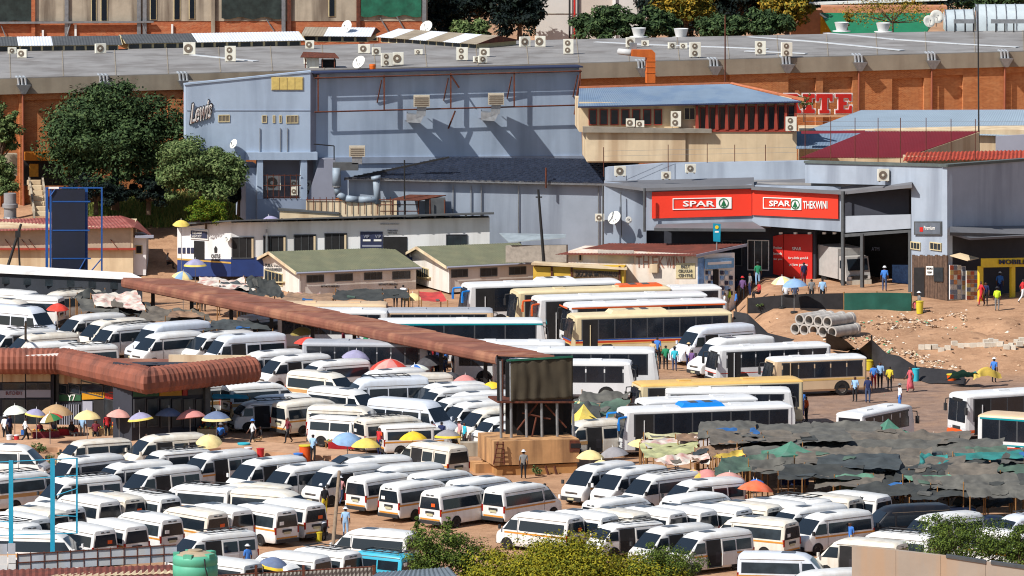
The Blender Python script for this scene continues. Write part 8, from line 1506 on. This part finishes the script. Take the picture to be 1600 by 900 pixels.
# ================================================================ foreground
M_tq = mat('turquoise painted steel', rgb(30, 150, 184), .5, .1, 2)
tq = T('turquoise_hoarding', 'turquoise steel hoarding frame standing among the minibuses', 'hoarding', G(50, 890)); F0 = Plane(0, 286.5, 120, 286.5)
for x, w_, y0, y1 in ((17, 7, 720, 850), (82, 7, 717, 868), (120, 2.6, 716, 834)): F0.panel('post', rect(x - w_ / 2, y0, x + w_ / 2, y1), M_tq, tq, .2, .1 if w_ > 4 else 0)
for (x0, y0), (x1, y1) in (((-20, 723), (121, 716)), ((-20, 837), (121, 833)), ((20, 749), (121, 743)), ((-20, 816), (20, 815)), ((82, 776), (121, 763)), ((84, 805), (121, 807))): B().tube(F0.p(x0, y0), F0.p(x1, y1), .028).o('rail', M_tq, tq)
M_gpan = mat('weathered grey panel', rgb(176, 182, 190), .7, .12, 1.2, dirt=rgb(186, 180, 168), dirtk=.6)
pf = T('panel_fence', 'grey panel fence on a rusty frame along the bottom', 'fence', P(140, 890, 284)); E0 = Plane(0, 284, 275, 285)
b = B()
for i in range(12):
    x0 = 28 + i * 20.8; yt = 866 - i * 1.25
    for j in range(2): E0.panel('panel', [(x0, yt + 13 + j * 13), (x0 + 19.4, yt + 11.9 + j * 13), (x0 + 19.4, yt - 1.2 + .9 + j * 13), (x0, yt + .9 + j * 13)], M_gpan, pf, .04, .02 * (i % 2))
    E0.panel('upright', [(x0 - 1.4, yt + 30), (x0 - .1, yt + 30), (x0 - .1, yt - 1.5), (x0 - 1.4, yt - 1.5)], M_rust, pf, .1, .05)
for x0, y0 in ((-12, 850), (0, 850), (12.5, 849), (-12, 868), (0, 868), (13, 867), (-12, 882), (0, 882), (13, 881)): E0.panel('panel', rect(x0, y0, x0 + 11.5, y0 + (16.5 if y0 < 860 else 13)), M_white if y0 > 860 else M_gpan, pf, .04, .1)
E0.panel('rail', [(28, 880), (275, 866), (275, 864.6), (28, 878.6)], M_rust, pf, .06, .07); E0.panel('rail', [(28, 867), (275, 852), (275, 850.6), (28, 865.6)], M_rust, pf, .06, .07)
ru = T('rusty_roof', 'patched rusty sheet roof at the bottom corner', 'roof', P(140, 905, 281)); corr('roof_sheet', P(-60, 916, 279.5), P(280, 906, 280), P(280, 882, 283.3), P(-60, 892, 283.3), M_rroof, ru, .35, .03, .03); corr('roof_sheet', P(70, 902, 280.9), P(280, 895, 281.3), P(280, 886, 283), P(100, 894, 282.8), M_beige, ru, .35, .03, .03); Plane(-60, 279.6, 300, 279.6).panel('wall', rect(-60, 905, 300, 990), M_dark, ru, .3)
wt_ = T('green_water_tank', 'ribbed green plastic water tank with dusty lid', 'water tank', P(303, 960, 278)); c = P(305, 866, 278); c.z -= 3.2; M_tank = mat('green tank plastic', rgb(84, 168, 138), .55, .06, 1.5)
prof = [(1.26, 0)] + [q for k in range(5) for q in ((1.26, k * .62 + .1), (1.22, k * .62 + .14), (1.22, k * .62 + .18), (1.26, k * .62 + .22))] + [(1.26, 3.0), (1.22, 3.12), (1.05, 3.22)]
B().lathe(c, prof, 40).o('shell', M_tank, wt_, True, False, 50); B().lathe(c, [(1.1, 3.2), (.7, 3.33), (.4, 3.38), (.4, 3.46), (0.001, 3.48)], 30).o('dusty_lid', mat('dusty tank lid', rgb(168, 150, 124), .9, .15, 2), wt_, True, False, 40)
for a in range(5): q = c + Vector((math.cos(a * 1.257 - 1.9) * 1.05, math.sin(a * 1.257 - 1.9) * 1.05, 3.2)); B().box(q, (.5, .34, .22), a * 1.257 - 1.9 + math.pi / 2).o('shoulder_lug', M_tank, wt_)
B().path([c + Vector((.55, -1.1, 3.1)), c + Vector((.62, -1.2, 2.6)), c + Vector((.8, -1.15, 1.8)), c + Vector((.85, -1.1, .8))], .04).o('hose', M_black, wt_)
cf = T('corrugated_fence', 'grey corrugated fence running along the bottom edge', 'fence', P(470, 905, 281)); corr('sheet', P(330, 950, 280.5), P(588, 930, 281.6), P(588, 884, 281.6), P(330, 899, 280.5), mat('grey corrugated sheet', rgb(150, 146, 140), .7, .15, 1), cf, .22, .03, .02); B().tube(P(330, 900, 280.4), P(588, 885, 281.5), .04).o('top_rail', M_rust, cf)
for x in (400, 474, 584): B().box(P(x, 905, 280.3 + (x - 340) / 248.), (.14, .14, 1.6)).o('post', M_rust, cf)
zr_ = T('zinc_roof', 'flat zinc roof edge at the bottom below the leafy bush', 'roof', P(640, 905, 277.5)); corr('roof_sheet', P(560, 912, 276), P(720, 905, 276), P(702, 886, 279.5), P(590, 894, 279.5), mat('zinc sheet', rgb(120, 130, 140), .5, .1, 1, .3), zr_, .3, .03, .03); Plane(560, 276.2, 720, 276.2).panel('wall', rect(575, 908, 705, 990), M_clad, zr_, .2)
o_ = B().tube(G(517, 884) - Vector((0, 0, .3)), P(530, 737, 298), .13, .1, 10).o('timber_pole', mat('old timber pole', rgb(132, 112, 92), .9, .2, 3)); tag(o_, 'tall old timber pole leaning among the front minibuses', 'pole')
o_ = B().tube(G(40, 545), P(40, 503, 345), .09, .08, 8).o('lamp_stub', M_black); tag(o_, 'short black post behind the butchery eave', 'post')
cw_ = T('concrete_wall', 'tall streaked concrete wall in the bottom corner', 'wall', P(1450, 905, 276)); cp = [(1331, 853), (1400, 860), (1470, 868), (1540, 878), (1640, 892)]
M_cwal = mat('streaked concrete', rgb(164, 150, 136), .9, .08, .6, dirt=rgb(186, 146, 108), dirtk=.5)
for i, ((x0, y0), (x1, y1)) in enumerate(zip(cp, cp[1:])): Plane(1331, 276, 1640, 275).panel('wall_bay', [(x0, 990), (x1 - .4, 990), (x1 - .4, y1), (x0, y0)], M_cwal, cw_, .4, .0)
for (x0, y0), (x1, y1) in ((cp[2], cp[3]), (cp[3], cp[4])): Plane(1331, 276, 1640, 275).panel('coping', [(x0 + 8, y0 + 3.5), (x1, y1 + 3.), (x1, y1 - 1.5), (x0 + 8, y0 - .8)], M_clad, cw_, .5, .06)
o_ = T('razor_wire_fence', 'thin wire posts along the maroon and cream walls', 'fence', P(1300, 240, 391)); 
for x, y0, y1 in ((1258, 178, 250), (1298, 182, 248), (1336, 184, 246), (1372, 184, 244), (1407, 184, 243), (1447, 184, 242), (1486, 186, 240), (1524, 186, 240), (943, 230, 262), (1044, 226, 258), (1105, 224, 256), (1148, 226, 256), (1196, 226, 256)): B().tube(P(x, y0, 391), P(x, y1 + 14, 391), .03).o('wire_post', M_rust, o_)
for (x0, y0), (x1, y1) in (((1258, 198), (1600, 196)), ((1258, 190), (1600, 190)), ((943, 244), (1245, 238)), ((943, 236), (1245, 230))): B().tube(P(x0, y0, 391), P(x1, y1, 391), .012, None, 4).o('wire', M_steel, o_)
